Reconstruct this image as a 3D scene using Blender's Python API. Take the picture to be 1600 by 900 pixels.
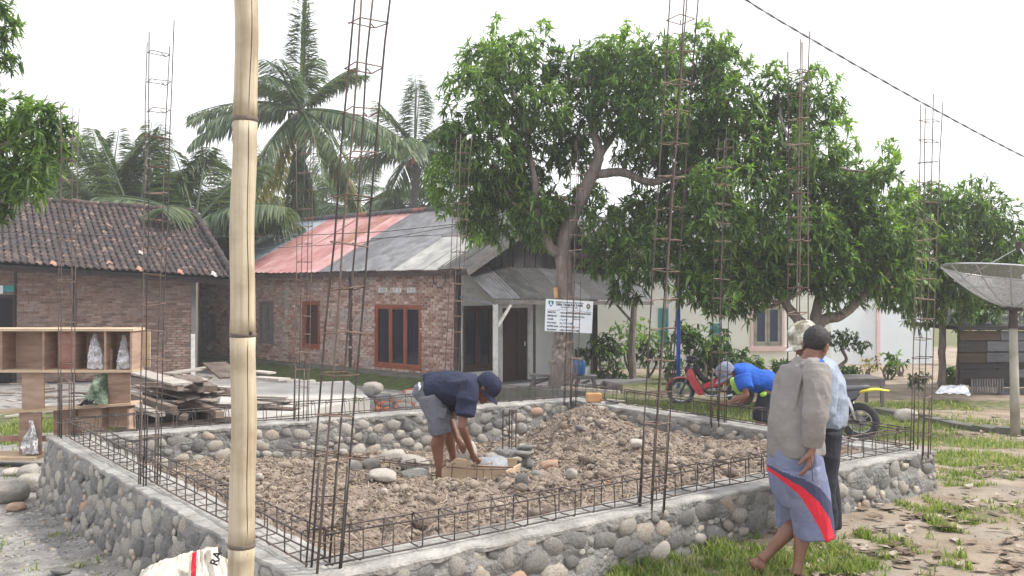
import bpy, bmesh, math, random
import numpy as np
from mathutils import Vector, Matrix, Quaternion, noise as mnoise

SC = bpy.context.scene
for _o in list(bpy.data.objects):
    bpy.data.objects.remove(_o)
COL = SC.collection

# ---------------------------------------------------------------- camera
CAM_H, F = 1.95, 1450.0
cam_data = bpy.data.cameras.new("camera")
cam_data.sensor_width = 36.0
cam_data.lens = 36.0 * F / 1600.0
cam_data.clip_start = 0.05
cam_data.clip_end = 1500.0
cam = bpy.data.objects.new("camera", cam_data)
cam.location = (0, 0, CAM_H)
cam.rotation_euler = (math.radians(90), 0, 0)
COL.objects.link(cam)
SC.camera = cam

# ---------------------------------------------------------------- world, sun, exposure
SUN_EL, SUN_AZ = math.radians(50), math.radians(90)      # azimuth measured from +Y towards +X
world = bpy.data.worlds.new("World")
SC.world = world
world.use_nodes = True
wt = world.node_tree
for n in list(wt.nodes):
    wt.nodes.remove(n)
w_out = wt.nodes.new("ShaderNodeOutputWorld")
w_bg = wt.nodes.new("ShaderNodeBackground")
w_sky = wt.nodes.new("ShaderNodeTexSky")
w_sky.sky_type = 'NISHITA'
w_sky.sun_disc = False
w_sky.sun_elevation = SUN_EL
w_sky.sun_rotation = SUN_AZ
w_sky.dust_density = 4.0
w_sky.air_density = 1.4
w_mix = wt.nodes.new("ShaderNodeMixRGB")
w_mix.inputs[0].default_value = 0.86                      # a thin white overcast over the clear sky
w_mix.inputs[2].default_value = (9.8, 9.85, 10.2, 1)
wt.links.new(w_sky.outputs[0], w_mix.inputs[1])
wt.links.new(w_mix.outputs[0], w_bg.inputs[0])
w_bg.inputs[1].default_value = 0.10
wt.links.new(w_bg.outputs[0], w_out.inputs[0])

sun_data = bpy.data.lights.new("sun", 'SUN')
sun_data.energy = 2.6
sun_data.angle = math.radians(4)
sun_data.color = (1.0, 0.95, 0.88)
sun = bpy.data.objects.new("sun", sun_data)
_sd = Vector((math.sin(SUN_AZ) * math.cos(SUN_EL), math.cos(SUN_AZ) * math.cos(SUN_EL), math.sin(SUN_EL)))
sun.rotation_euler = _sd.to_track_quat('Z', 'Y').to_euler()
sun.location = (0, 0, 30)
COL.objects.link(sun)
SC.view_settings.view_transform = 'Standard'
SC.view_settings.look = 'None'
SC.view_settings.exposure = 0.84
SC.view_settings.gamma = 1.0
SC.cycles.volume_bounces = 1
SC.cycles.volume_step_rate = 4
SC.cycles.max_bounces = 8
SC.cycles.transparent_max_bounces = 12

# ---------------------------------------------------------------- helpers
RND = random.Random(7)
NP = np.random.RandomState(11)
V = Vector

def P(px, py, Y):
    """photo pixel + distance -> place in the world"""
    return V(((px - 800.0) / F * Y, Y, CAM_H - (py - 450.0) / F * Y))

def sstep(a, b, x):
    t = min(1.0, max(0.0, (x - a) / (b - a)))
    return t * t * (3 - 2 * t)

def gz(x, y):
    """height of the ground"""
    s = sstep(8.0, 17.0, y)
    l = sstep(0.5, -4.8, x)
    z = 0.13 - 0.66 * s - 0.27 * l * (1 - s)
    return z + 0.018 * mnoise.noise((x * 0.7, y * 0.7, 3.1)) + 0.008 * mnoise.noise((x * 2.3, y * 2.3, 8.1))

def G(px, py, off=0.0):
    """ground point seen at a pixel"""
    Y = 3.0
    for _ in range(40):
        x = (px - 800.0) / F * Y
        Yn = (CAM_H - gz(x, Y) - off) * F / max(py - 450.0, 1)
        Y += (Yn - Y) * 0.5
    x = (px - 800.0) / F * Y
    return V((x, Y, gz(x, Y) + off))

def wmat(o):
    if o is None:
        return Matrix()
    if o.parent is None:
        return o.matrix_basis.copy()
    return wmat(o.parent) @ o.matrix_parent_inverse @ o.matrix_basis

def root(name, loc, label, cat, group=None, rz=0.0):
    o = bpy.data.objects.new(name, None)
    o.empty_display_size = 0.2
    o.location = loc
    o.rotation_euler = (0, 0, rz)
    COL.objects.link(o)
    o["label"] = label
    o["category"] = cat; o["kind"] = "thing"
    if group:
        o["group"] = group
    return o

def tag(o, label=None, cat=None, group=None, kind=None):
    if label: o["label"] = label
    if cat: o["category"] = cat
    if group: o["group"] = group
    if kind: o["kind"] = kind
    return o

def obj(name, me, parent=None, world=False, kind=None, loc=None, rot=None, scale=None):
    o = bpy.data.objects.new(name, me)
    COL.objects.link(o)
    if parent is not None:
        o.parent = parent
        if world:
            o.matrix_parent_inverse = wmat(parent).inverted()
    if loc is not None: o.location = loc
    if rot is not None:
        if isinstance(rot, Quaternion):
            o.rotation_euler = rot.to_euler()
        else:
            o.rotation_euler = rot
    if scale is not None: o.scale = scale
    if kind: o["kind"] = kind
    return o

def copy_tree(o, loc=None, rz=None, scale=None, label=None, parent=None):
    c = o.copy()
    COL.objects.link(c)
    if parent is not None: c.parent = parent
    if loc is not None: c.location = loc
    if rz is not None: c.rotation_euler = (c.rotation_euler.x, c.rotation_euler.y, rz)
    if scale is not None: c.scale = scale
    if label: c["label"] = label
    for ch in [k for k in o.children]:
        copy_tree(ch, parent=c)
    return c

class MB:
    """collects geometry, then becomes ONE mesh"""
    def __init__(s):
        s.v = []; s.f = []; s.m = []; s.cur = 0
    def add(s, vs, fs):
        b = len(s.v)
        s.v.extend([tuple(p) for p in vs])
        s.f.extend([tuple(i + b for i in f) for f in fs])
        s.m.extend([s.cur] * len(fs))
        return s
    def box(s, c, size, mat3=None, taper=0.0):
        hx, hy, hz = size[0] / 2, size[1] / 2, size[2] / 2
        pts = []
        for z in (-1, 1):
            t = 1.0 - (taper if z > 0 else 0)
            for x, y in ((-1, -1), (1, -1), (1, 1), (-1, 1)):
                p = V((x * hx * t, y * hy * t, z * hz))
                if mat3 is not None: p = mat3 @ p
                pts.append(p + V(c))
        s.add(pts, [(0, 3, 2, 1), (4, 5, 6, 7), (0, 1, 5, 4), (1, 2, 6, 5), (2, 3, 7, 6), (3, 0, 4, 7)])
        return s
    def beam(s, a, b, w, h, up=(0, 0, 1)):
        """box from a to b, w wide, h high"""
        a, b = V(a), V(b)
        d = b - a; L = d.length; d.normalize()
        upv = V(up)
        side = d.cross(upv)
        if side.length < 1e-4: side = d.cross(V((0, 1, 0)))
        side.normalize(); u = side.cross(d)
        pts = []
        for e in (a, b):
            for x, z in ((-1, -1), (1, -1), (1, 1), (-1, 1)):
                pts.append(e + side * (x * w / 2) + u * (z * h / 2))
        s.add(pts, [(0, 1, 2, 3), (7, 6, 5, 4), (0, 4, 5, 1), (1, 5, 6, 2), (2, 6, 7, 3), (3, 7, 4, 0)])
        return s
    def tube(s, pts, r, n=6, closed=False, cap=True):
        pts = [V(p) for p in pts]
        N = len(pts)
        rs = r if hasattr(r, '__len__') else [r] * N
        up = V((0, 0, 1))
        rings = []; ref = None
        for i, p in enumerate(pts):
            if closed:
                t = pts[(i + 1) % N] - pts[i - 1]
            else:
                t = pts[min(i + 1, N - 1)] - pts[max(i - 1, 0)]
            if t.length < 1e-9: t = V((0, 0, 1))
            t.normalize()
            if ref is None:
                ref = t.orthogonal().normalized()
            a = ref - t * ref.dot(t)
            if a.length < 1e-6: a = t.orthogonal()
            a.normalize(); ref = a
            b = t.cross(a)
            rings.append([p + (a * math.cos(2 * math.pi * k / n) + b * math.sin(2 * math.pi * k / n)) * rs[i] for k in range(n)])
        vs = [q for rg in rings for q in rg]
        fs = []
        for i in range(N if closed else N - 1):
            j = (i + 1) % N
            for k in range(n):
                k2 = (k + 1) % n
                fs.append((i * n + k, i * n + k2, j * n + k2, j * n + k))
        if cap and not closed:
            fs.append(tuple(range(n))[::-1])
            fs.append(tuple((N - 1) * n + k for k in range(n)))
        s.add(vs, fs)
        return s
    def loft(s, secs, n=16):
        """secs: (point, ra, rb, side-vector[, tangent]) closed elliptical sections"""
        N = len(secs); vs = []
        for i, sc in enumerate(secs):
            p, ra, rb, sd = V(sc[0]), sc[1], sc[2], V(sc[3])
            if len(sc) > 4: t = V(sc[4])
            else: t = V(secs[min(i + 1, N - 1)][0]) - V(secs[max(i - 1, 0)][0])
            t.normalize()
            a = sd - t * sd.dot(t)
            if a.length < 1e-5: a = t.orthogonal()
            a.normalize(); b = t.cross(a)
            for k in range(n):
                q = 2 * math.pi * k / n
                vs.append(p + a * (math.cos(q) * ra) + b * (math.sin(q) * rb))
        fs = []
        for i in range(N - 1):
            for k in range(n):
                k2 = (k + 1) % n
                fs.append((i * n + k, i * n + k2, (i + 1) * n + k2, (i + 1) * n + k))
        fs.append(tuple(range(n))[::-1])
        fs.append(tuple((N - 1) * n + k for k in range(n)))
        s.add(vs, fs)
        return s
    def ell(s, c, r, rot=None, nu=12, nv=8):
        vs = []; c = V(c)
        for j in range(1, nv):
            th = math.pi * j / nv
            for i in range(nu):
                ph = 2 * math.pi * i / nu
                p = V((math.sin(th) * math.cos(ph) * r[0], math.sin(th) * math.sin(ph) * r[1], math.cos(th) * r[2]))
                if rot is not None: p = rot @ p
                vs.append(c + p)
        top = V((0, 0, r[2])); bot = V((0, 0, -r[2]))
        if rot is not None: top = rot @ top; bot = rot @ bot
        vs += [c + top, c + bot]
        T = len(vs) - 2; B = T + 1
        fs = []
        for j in range(nv - 2):
            for i in range(nu):
                i2 = (i + 1) % nu
                fs.append((j * nu + i, (j + 1) * nu + i, (j + 1) * nu + i2, j * nu + i2))
        for i in range(nu):
            i2 = (i + 1) % nu
            fs.append((T, i, i2)); fs.append((B, (nv - 2) * nu + i2, (nv - 2) * nu + i))
        s.add(vs, fs)
        return s
    def prism(s, poly, d):
        """poly: coplanar loop, extruded by vector d"""
        n = len(poly); d = V(d)
        vs = [V(p) for p in poly] + [V(p) + d for p in poly]
        fs = [tuple(range(n))[::-1], tuple(range(n, 2 * n))]
        for i in range(n):
            j = (i + 1) % n
            fs.append((i, j, n + j, n + i))
        s.add(vs, fs)
        return s
    def mesh(s, name, mats, smooth=False):
        me = bpy.data.meshes.new(name)
        me.from_pydata(s.v, [], s.f)
        if not isinstance(mats, (list, tuple)): mats = [mats]
        for m in mats: me.materials.append(m)
        if len(mats) > 1:
            me.polygons.foreach_set("material_index", s.m)
        if smooth:
            me.polygons.foreach_set("use_smooth", [True] * len(s.f))
        me.update()
        return me
    def build(s, name, mats, parent=None, world=False, smooth=False, kind=None, **kw):
        return obj(name, s.mesh(name, mats, smooth), parent, world, kind, **kw)

def fix_normals(me):
    bm = bmesh.new(); bm.from_mesh(me)
    bmesh.ops.recalc_face_normals(bm, faces=bm.faces[:])
    bm.to_mesh(me); bm.free()

def np_mesh(name, verts, nper, mat, faces=None, smooth=False):
    """verts (N,3); faces (M,k) int array -> fast mesh"""
    me = bpy.data.meshes.new(name)
    verts = np.asarray(verts, dtype=np.float32)
    faces = np.asarray(faces, dtype=np.int32)
    me.vertices.add(len(verts)); me.vertices.foreach_set("co", verts.ravel())
    k = faces.shape[1]
    me.loops.add(faces.size); me.loops.foreach_set("vertex_index", faces.ravel())
    me.polygons.add(len(faces))
    me.polygons.foreach_set("loop_start", np.arange(0, faces.size, k, dtype=np.int32))
    me.polygons.foreach_set("loop_total", np.full(len(faces), k, dtype=np.int32))
    if smooth:
        me.polygons.foreach_set("use_smooth", np.ones(len(faces), dtype=bool))
    me.materials.append(mat)
    me.update(calc_edges=True)
    return me

def chamfer(me, w=0.004, seg=1):
    bm = bmesh.new(); bm.from_mesh(me)
    bmesh.ops.bevel(bm, geom=bm.edges[:], offset=w, segments=seg, affect='EDGES', clamp_overlap=True)
    bm.to_mesh(me); bm.free()
    return me

# ---------------------------------------------------------------- materials
def material(name, cols, scale=4.0, rough=0.85, bump=0.3, bscale=None, rnd=0.0, metal=0.0, spec=0.3,
             stretch=(1, 1, 1), detail=6.0, contrast=0.5, grime=None, gscale=1.2, gamt=0.4,
             trans=0.0, voro=0.0, island=False, coord='Object', bdist=0.02, hue=0.0):
    m = bpy.data.materials.new(name); m.use_nodes = True
    nt = m.node_tree; N = nt.nodes; L = nt.links
    bs = N["Principled BSDF"]; out = N["Material Output"]
    bs.inputs["Roughness"].default_value = rough
    bs.inputs["Metallic"].default_value = metal
    bs.inputs["Specular IOR Level"].default_value = spec
    tc = N.new("ShaderNodeTexCoord")
    oi = N.new("ShaderNodeObjectInfo")
    mp = N.new("ShaderNodeMapping"); mp.inputs["Scale"].default_value = stretch
    vadd = N.new("ShaderNodeVectorMath"); vadd.operation = 'MULTIPLY_ADD'
    vadd.inputs[1].default_value = (1, 1, 1)
    L.new(tc.outputs[coord], vadd.inputs[0])
    L.new(oi.outputs["Random"], vadd.inputs[2])
    sc2 = N.new("ShaderNodeVectorMath"); sc2.operation = 'SCALE'; sc2.inputs[3].default_value = 1.0
    L.new(vadd.outputs[0], mp.inputs["Vector"])
    nz = N.new("ShaderNodeTexNoise"); nz.inputs["Scale"].default_value = scale; nz.inputs["Detail"].default_value = detail
    nz.inputs["Roughness"].default_value = 0.6
    L.new(mp.outputs[0], nz.inputs["Vector"])
    cr = N.new("ShaderNodeValToRGB")
    cr.color_ramp.elements[0].position = 0.5 - contrast / 2
    cr.color_ramp.elements[1].position = 0.5 + contrast / 2
    cols = list(cols)
    if len(cols) == 1: cols = cols * 2
    cr.color_ramp.elements[0].color = (*cols[0], 1)
    cr.color_ramp.elements[1].color = (*cols[-1], 1)
    for i, c in enumerate(cols[1:-1]):
        e = cr.color_ramp.elements.new(0.5 - contrast / 2 + contrast * (i + 1) / (len(cols) - 1)); e.color = (*c, 1)
    fac = nz.outputs["Fac"]
    if rnd > 0:                                     # each piece has its own tone
        rsrc = oi.outputs["Random"]
        if island:
            ge = N.new("ShaderNodeNewGeometry")
            ad = N.new("ShaderNodeMath"); ad.operation = 'ADD'
            L.new(ge.outputs["Random Per Island"], ad.inputs[0]); L.new(oi.outputs["Random"], ad.inputs[1])
            fr = N.new("ShaderNodeMath"); fr.operation = 'FRACT'; L.new(ad.outputs[0], fr.inputs[0])
            rsrc = fr.outputs[0]
        mm = N.new("ShaderNodeMapRange")
        mm.inputs[3].default_value = -0.5 * rnd; mm.inputs[4].default_value = 0.5 * rnd
        L.new(rsrc, mm.inputs[0])
        ad2 = N.new("ShaderNodeMath"); ad2.operation = 'ADD'
        L.new(fac, ad2.inputs[0]); L.new(mm.outputs[0], ad2.inputs[1]); fac = ad2.outputs[0]
    L.new(fac, cr.inputs[0])
    color = cr.outputs[0]
    if grime is not None:
        g = N.new("ShaderNodeTexNoise"); g.inputs["Scale"].default_value = gscale; g.inputs["Detail"].default_value = 8
        L.new(tc.outputs[coord], g.inputs["Vector"])
        gr = N.new("ShaderNodeMapRange"); gr.inputs[1].default_value = 0.45; gr.inputs[2].default_value = 0.7
        gr.inputs[4].default_value = gamt
        L.new(g.outputs["Fac"], gr.inputs[0])
        mx = N.new("ShaderNodeMixRGB"); mx.inputs[2].default_value = (*grime, 1)
        L.new(gr.outputs[0], mx.inputs[0]); L.new(color, mx.inputs[1]); color = mx.outputs[0]
    L.new(color, bs.inputs["Base Color"])
    if bump > 0:
        nb = N.new("ShaderNodeTexNoise"); nb.inputs["Scale"].default_value = bscale or scale * 5
        nb.inputs["Detail"].default_value = 7
        L.new(mp.outputs[0], nb.inputs["Vector"])
        bp = N.new("ShaderNodeBump"); bp.inputs["Strength"].default_value = bump; bp.inputs["Distance"].default_value = bdist
        L.new(nb.outputs["Fac"], bp.inputs["Height"]); L.new(bp.outputs[0], bs.inputs["Normal"])
    if trans > 0:
        tr = N.new("ShaderNodeBsdfTranslucent"); mx2 = N.new("ShaderNodeMixShader"); mx2.inputs[0].default_value = trans
        gm = N.new("ShaderNodeMixRGB"); gm.blend_type = 'MULTIPLY'; gm.inputs[0].default_value = 1.0
        gm.inputs[2].default_value = (1.5, 1.6, 0.7, 1)
        L.new(color, gm.inputs[1]); L.new(gm.outputs[0], tr.inputs[0])
        L.new(bs.outputs[0], mx2.inputs[1]); L.new(tr.outputs[0], mx2.inputs[2]); L.new(mx2.outputs[0], out.inputs[0])
    return m

MT = {}
def mk(key, *a, **k):
    MT[key] = material(key, *a, **k)
mk('mortar', [(.12, .117, .113), (.19, .184, .176), (.265, .258, .243)], scale=5, bump=.9, bscale=35, bdist=.03)
mk('cap', [(.20, .192, .18), (.34, .328, .308), (.46, .445, .415)], scale=6, bump=.8, bscale=38, grime=(.19, .18, .165), gscale=3.5, gamt=.85)
mk('stone', [(.10, .10, .10), (.18, .172, .163), (.25, .24, .22), (.33, .31, .275), (.42, .39, .33), (.38, .28, .21)], scale=6, bump=.5, bscale=30, rnd=.8, island=True, contrast=.9, rough=.75, grime=(.165, .16, .152), gscale=8, gamt=.85)
mk('pale_stone', [(.22, .205, .185), (.34, .32, .285), (.44, .41, .365)], scale=5, bump=.4, bscale=30, rnd=.6, contrast=.8, rough=.75, grime=(.25, .21, .17), gscale=6, gamt=.6)
mk('orange_stone', [(.36, .19, .115), (.36, .29, .23)], scale=5, bump=.3, bscale=30)
mk('soil', [(.10, .076, .06), (.225, .175, .14), (.39, .325, .268)], scale=7, bump=1.0, bscale=38, bdist=.05, grime=(.42, .35, .29), gscale=1.5, gamt=.5)
mk('clod', [(.10, .076, .06), (.225, .178, .142), (.37, .31, .255)], scale=14, bump=.8, bscale=60, rnd=.6, island=True, contrast=.8)
mk('straw', [(.20, .15, .105), (.42, .345, .26)], scale=8, bump=0, rnd=.8, island=True, contrast=.8)
mk('brick', [(.20, .105, .08), (.34, .195, .15), (.44, .29, .235), (.54, .44, .39)], scale=9, bump=.5, bscale=60, rnd=.75, island=True, contrast=.85, grime=(.36, .33, .315), gscale=1.6, gamt=.75)
mk('brick_old', [(.15, .09, .072), (.26, .155, .12), (.33, .215, .175), (.37, .285, .24)], scale=9, bump=.5, bscale=60, rnd=.7, island=True, contrast=.85, grime=(.2, .18, .17), gscale=.8, gamt=.4)
mk('brick_mortar', [(.24, .22, .21), (.36, .34, .32)], scale=7, bump=.6, bscale=50)
mk('brick_mortar_old', [(.18, .155, .14), (.27, .24, .22)], scale=7, bump=.6, bscale=50)
mk('tile', [(.030, .025, .025), (.05, .04, .04), (.045, .034, .034), (.06, .045, .042), (.08, .055, .05), (.20, .145, .12)], scale=7, bump=.4, rnd=.85, island=True, contrast=1.0, rough=.8)
mk('tile_orange', [(.30, .15, .10), (.40, .24, .18)], scale=9, bump=.3)
mk('tile_white', [(.36, .31, .27), (.48, .43, .39)], scale=9, bump=.3)
mk('wood', [(.20, .125, .09), (.30, .20, .15), (.40, .285, .215)], scale=3, stretch=(1, 1, 6), bump=.3, bscale=30, rnd=.4)
mk('ply', [(.36, .25, .16), (.48, .36, .24), (.56, .43, .30)], scale=3, stretch=(1, 1, 5), bump=.2, bscale=20, rnd=.35, grime=(.2, .15, .12), gscale=3, gamt=.3)
mk('oldwood', [(.07, .052, .042), (.15, .115, .095), (.27, .225, .195), (.40, .35, .31)], scale=5, stretch=(1, 1, 1), bump=.5, bscale=40, rnd=.9, contrast=.9)
mk('beamwood', [(.045, .036, .032), (.10, .08, .068), (.17, .14, .12), (.26, .19, .15)], scale=5, bump=.5, bscale=40, rnd=.8, contrast=.9)
mk('palewood', [(.27, .24, .215), (.44, .40, .36)], scale=5, bump=.4, rnd=.5)
mk('frame_red', [(.15, .042, .022), (.24, .070, .034), (.30, .10, .05)], scale=4, stretch=(1, 1, .3), bump=.2, rough=.45, spec=.4)
mk('door_dark', [(.028, .010, .009), (.055, .02, .015)], scale=4, stretch=(1, 1, .3), bump=.2, rough=.5)
mk('post_dark', [(.035, .025, .025), (.075, .055, .05)], scale=6, bump=.3)
mk('graywood', [(.12, .11, .11), (.22, .21, .21)], scale=6, bump=.3, rnd=.3)
mk('white_wall', [(.68, .70, .70), (.78, .80, .79)], scale=1.5, bump=.15, bscale=30, grime=(.42, .41, .38), gscale=.9, gamt=.3)
mk('yellow_wall', [(.72, .735, .66), (.80, .81, .75)], scale=1.2, bump=.12, bscale=25, grime=(.45, .45, .38), gscale=.7, gamt=.3)
mk('blue_wall', [(.64, .70, .74), (.74, .79, .82)], scale=.8, bump=.12, bscale=25, grime=(.50, .52, .52), gscale=.6, gamt=.35)
mk('pink', [(.66, .46, .46), (.74, .56, .55)], scale=4, bump=.1)
mk('white_paint', [(.66, .66, .64), (.78, .78, .76)], scale=5, bump=.15, grime=(.3, .27, .23), gscale=6, gamt=.5)
mk('teal', [(.03, .24, .25), (.05, .32, .32)], scale=4, bump=.1, rough=.5)
mk('blue_paint', [(.02, .09, .50), (.03, .13, .62)], scale=8, bump=.1, rough=.4, grime=(.05, .06, .2), gscale=8, gamt=.5)
mk('jug', [(.02, .13, .42), (.04, .2, .5)], scale=8, bump=.05, rough=.2, spec=.5)
mk('zinc_gray', [(.115, .115, .125), (.17, .17, .18), (.24, .24, .25)], scale=2.5, bump=.3, bscale=30, rnd=.35, rough=.7, grime=(.07, .068, .07), gscale=3, gamt=.6)
mk('zinc_pale', [(.30, .30, .29), (.42, .42, .40)], scale=3, bump=.3, rnd=.3, rough=.7, grime=(.14, .14, .135), gscale=3, gamt=.6)
mk('zinc_dark', [(.06, .06, .062), (.12, .12, .12)], scale=3, bump=.3, rnd=.4, rough=.75, grime=(.2, .2, .19), gscale=3, gamt=.3)
mk('zinc_red', [(.34, .16, .155), (.43, .235, .23), (.50, .32, .31)], scale=1.6, bump=.2, rnd=.3, rough=.6, stretch=(1, 1, 1), grime=(.30, .11, .09), gscale=2, gamt=.6)
mk('zinc_rust', [(.15, .055, .04), (.28, .13, .10), (.38, .24, .21)], scale=2.5, bump=.3, rnd=.3, rough=.7)
mk('zinc_blue', [(.22, .27, .32), (.36, .41, .46)], scale=2, bump=.2, rnd=.3, rough=.6, grime=(.16, .17, .18), gscale=3, gamt=.5)
mk('rebar', [(.05, .043, .043), (.10, .083, .078), (.17, .13, .11)], scale=9, bump=.6, bscale=180, bdist=.004, rnd=.5, rough=.65, metal=.35)
mk('rust', [(.09, .06, .048), (.17, .12, .095), (.27, .20, .165)], scale=12, bump=.4, bscale=120, bdist=.003, rnd=.5, rough=.8, metal=.15)
mk('bamboo', [(.30, .235, .15), (.44, .365, .255), (.52, .455, .345)], scale=4, stretch=(14, 14, .35), bump=.25, bscale=16, bdist=.003, rough=.55, spec=.35, grime=(.20, .145, .085), gscale=9, gamt=.6)
mk('bamboo_node', [(.07, .055, .05), (.20, .16, .13)], scale=18, bump=.3)
mk('bark', [(.11, .085, .075), (.21, .17, .155), (.33, .285, .26)], scale=8, stretch=(1, 1, .35), bump=1.0, bscale=22, bdist=.05)
mk('bark_pale', [(.15, .12, .10), (.30, .25, .215), (.44, .39, .34)], scale=9, stretch=(1, 1, .6), bump=1.0, bscale=18, bdist=.06)
mk('palm_bark', [(.06, .05, .048), (.13, .115, .105)], scale=8, stretch=(1, 1, 3), bump=.8, bscale=14, bdist=.05)
mk('leaf_mango', [(.026, .058, .018), (.062, .122, .034), (.118, .195, .050), (.20, .30, .075)], scale=.9, rough=.42, spec=.4, bump=0, rnd=.85, island=True, contrast=.95, trans=.40, detail=2)
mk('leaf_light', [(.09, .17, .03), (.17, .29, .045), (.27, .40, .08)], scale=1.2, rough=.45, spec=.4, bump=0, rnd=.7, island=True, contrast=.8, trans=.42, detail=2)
mk('leaf_bush', [(.02, .05, .016), (.045, .10, .027), (.10, .18, .045)], scale=2, rough=.5, spec=.3, bump=0, rnd=.8, island=True, contrast=.9, trans=.3, detail=2)
mk('leaf_far', [(.03, .07, .03), (.06, .11, .045), (.09, .15, .06)], scale=.3, rough=.6, spec=.2, bump=0, rnd=.7, island=True, contrast=.9, trans=.3, detail=2)
mk('leaf_palm', [(.045, .08, .04), (.085, .13, .06), (.17, .21, .10)], scale=.6, rough=.4, spec=.45, bump=0, rnd=.5, island=True, contrast=.8, trans=.35, detail=2)
mk('leaf_yellow', [(.22, .2, .05), (.38, .32, .10)], scale=1, rough=.6, bump=0, rnd=.5, island=True, trans=.35)
mk('grass', [(.085, .135, .035), (.15, .215, .055), (.235, .285, .09), (.38, .36, .19)], scale=1.0, rough=.6, spec=.2, bump=0, rnd=.8, island=True, contrast=.9, trans=.4, detail=3)
mk('dry_leaf', [(.08, .055, .04), (.16, .115, .08), (.25, .195, .145), (.38, .33, .27)], scale=8, rough=.8, bump=.2, rnd=.9, island=True, contrast=.9)
mk('moss', [(.035, .045, .015), (.065, .085, .025), (.10, .13, .04)], scale=6, bump=.9, bscale=60)
mk('skin', [(.125, .055, .034), (.18, .085, .056), (.235, .12, .082)], scale=6, bump=.12, bscale=80, bdist=.003, rough=.5, spec=.4)
mk('hair', [(.014, .013, .014), (.045, .040, .042)], scale=60, bump=.7, bscale=220, bdist=.006, rough=.6)
mk('navy_cloth', [(.014, .018, .040), (.026, .031, .060)], scale=5, bump=.55, bscale=26, bdist=.02, rough=.9)
mk('gray_cloth', [(.105, .108, .132), (.165, .168, .195)], scale=6, bump=.55, bscale=24, bdist=.02, rough=.9)
mk('blue_cloth', [(.012, .075, .36), (.02, .11, .48)], scale=5, bump=.55, bscale=20, bdist=.02, rough=.85)
mk('lime_cloth', [(.28, .48, .07), (.36, .56, .12)], scale=5, bump=.2, bscale=20, rough=.85)
mk('taupe_cloth', [(.19, .175, .168), (.265, .248, .238)], scale=5, bump=.55, bscale=20, bdist=.02, rough=.9, grime=(.19, .17, .155), gscale=6, gamt=.35)
mk('shorts_blue', [(.13, .15, .24), (.18, .20, .31)], scale=6, bump=.55, bscale=22, bdist=.02, rough=.9, grime=(.22, .22, .27), gscale=7, gamt=.4)
mk('shorts_navy', [(.045, .05, .10), (.065, .07, .125)], scale=6, bump=.2, rough=.9)
mk('shorts_red', [(.52, .018, .035), (.62, .03, .05)], scale=6, bump=.2, rough=.85)
mk('paleblue_cloth', [(.22, .26, .33), (.30, .345, .42)], scale=5, bump=.55, bscale=20, bdist=.02, rough=.9)
mk('black_cloth', [(.014, .015, .022), (.028, .03, .04)], scale=5, bump=.55, bscale=22, bdist=.02, rough=.9)
mk('camo', [(.16, .15, .11), (.34, .33, .27), (.62, .61, .55)], scale=16, bump=.2, contrast=.25, detail=2, rough=.9)
mk('gray_cap', [(.13, .15, .20), (.22, .24, .30)], scale=20, bump=.2, contrast=.25, detail=2, rough=.9)
mk('plastic_bag', [(.46, .45, .45), (.66, .65, .66)], scale=5, bump=.8, bscale=14, bdist=.04, rough=.35, spec=.5)
mk('sack', [(.52, .47, .40), (.66, .61, .54)], scale=4, bump=.6, bscale=60, bdist=.01, rough=.7, grime=(.36, .30, .22), gscale=4, gamt=.5)
mk('tarp', [(.45, .47, .52), (.62, .64, .68)], scale=3, bump=.5, rough=.5)
mk('green_bundle', [(.06, .09, .06), (.26, .32, .24)], scale=4, bump=.5, contrast=.2)
mk('bike_red', [(.34, .010, .022), (.46, .018, .035)], scale=4, bump=0, rough=.28, spec=.5, grime=(.2, .05, .04), gscale=8, gamt=.3)
mk('bike_black', [(.012, .012, .014), (.03, .03, .034)], scale=8, bump=.1, rough=.45)
mk('bike_yellow', [(.70, .58, .03), (.78, .68, .08)], scale=4, bump=0, rough=.35)
mk('bike_metal', [(.16, .16, .17), (.34, .34, .35)], scale=12, bump=.1, rough=.4, metal=.8)
mk('chrome', [(.5, .5, .52), (.62, .62, .64)], scale=4, bump=0, rough=.25, metal=.7)
mk('tyre', [(.02, .02, .022), (.045, .045, .05)], scale=12, bump=.3, rough=.8)
mk('seat_gray', [(.07, .075, .085), (.11, .115, .13)], scale=8, bump=.2, rough=.5)
mk('sign_white', [(.74, .77, .84), (.80, .83, .88)], scale=3, bump=0, rough=.5)
mk('ink', [(.03, .03, .045), (.05, .05, .06)], scale=3, bump=0)
mk('sign_green', [(.03, .22, .10), (.04, .28, .12)], scale=3, bump=0)
mk('sign_blue', [(.10, .16, .42), (.14, .2, .48)], scale=3, bump=0)
mk('pole_concrete', [(.28, .265, .22), (.40, .385, .33)], scale=5, bump=.3, stretch=(1, 1, .5), grime=(.14, .13, .08), gscale=3, gamt=.6)
mk('mesh_metal', [(.38, .38, .40), (.48, .48, .5)], scale=4, bump=0, metal=.5, rough=.5)
mk('slab', [(.34, .325, .30), (.52, .50, .47)], scale=2, bump=.4, bscale=25, grime=(.22, .2, .17), gscale=1, gamt=.5)
mk('slab_side', [(.13, .13, .135), (.2, .2, .205)], scale=4, bump=.4)
mk('rubber_red', [(.34, .06, .03), (.5, .2, .13)], scale=8, bump=.2)
mk('blockwood', [(.50, .27, .13), (.62, .38, .2)], scale=7, bump=.4)
mk('board_brown', [(.055, .04, .028), (.10, .07, .048)], scale=3, stretch=(1, 1, 5), bump=.3, rnd=.5)
mk('board_gray', [(.08, .083, .092), (.15, .153, .165)], scale=3, stretch=(1, 1, 5), bump=.3, rnd=.5)
mk('board_dark', [(.022, .02, .022), (.05, .045, .045)], scale=3, stretch=(1, 1, 5), bump=.3, rnd=.5)
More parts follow.
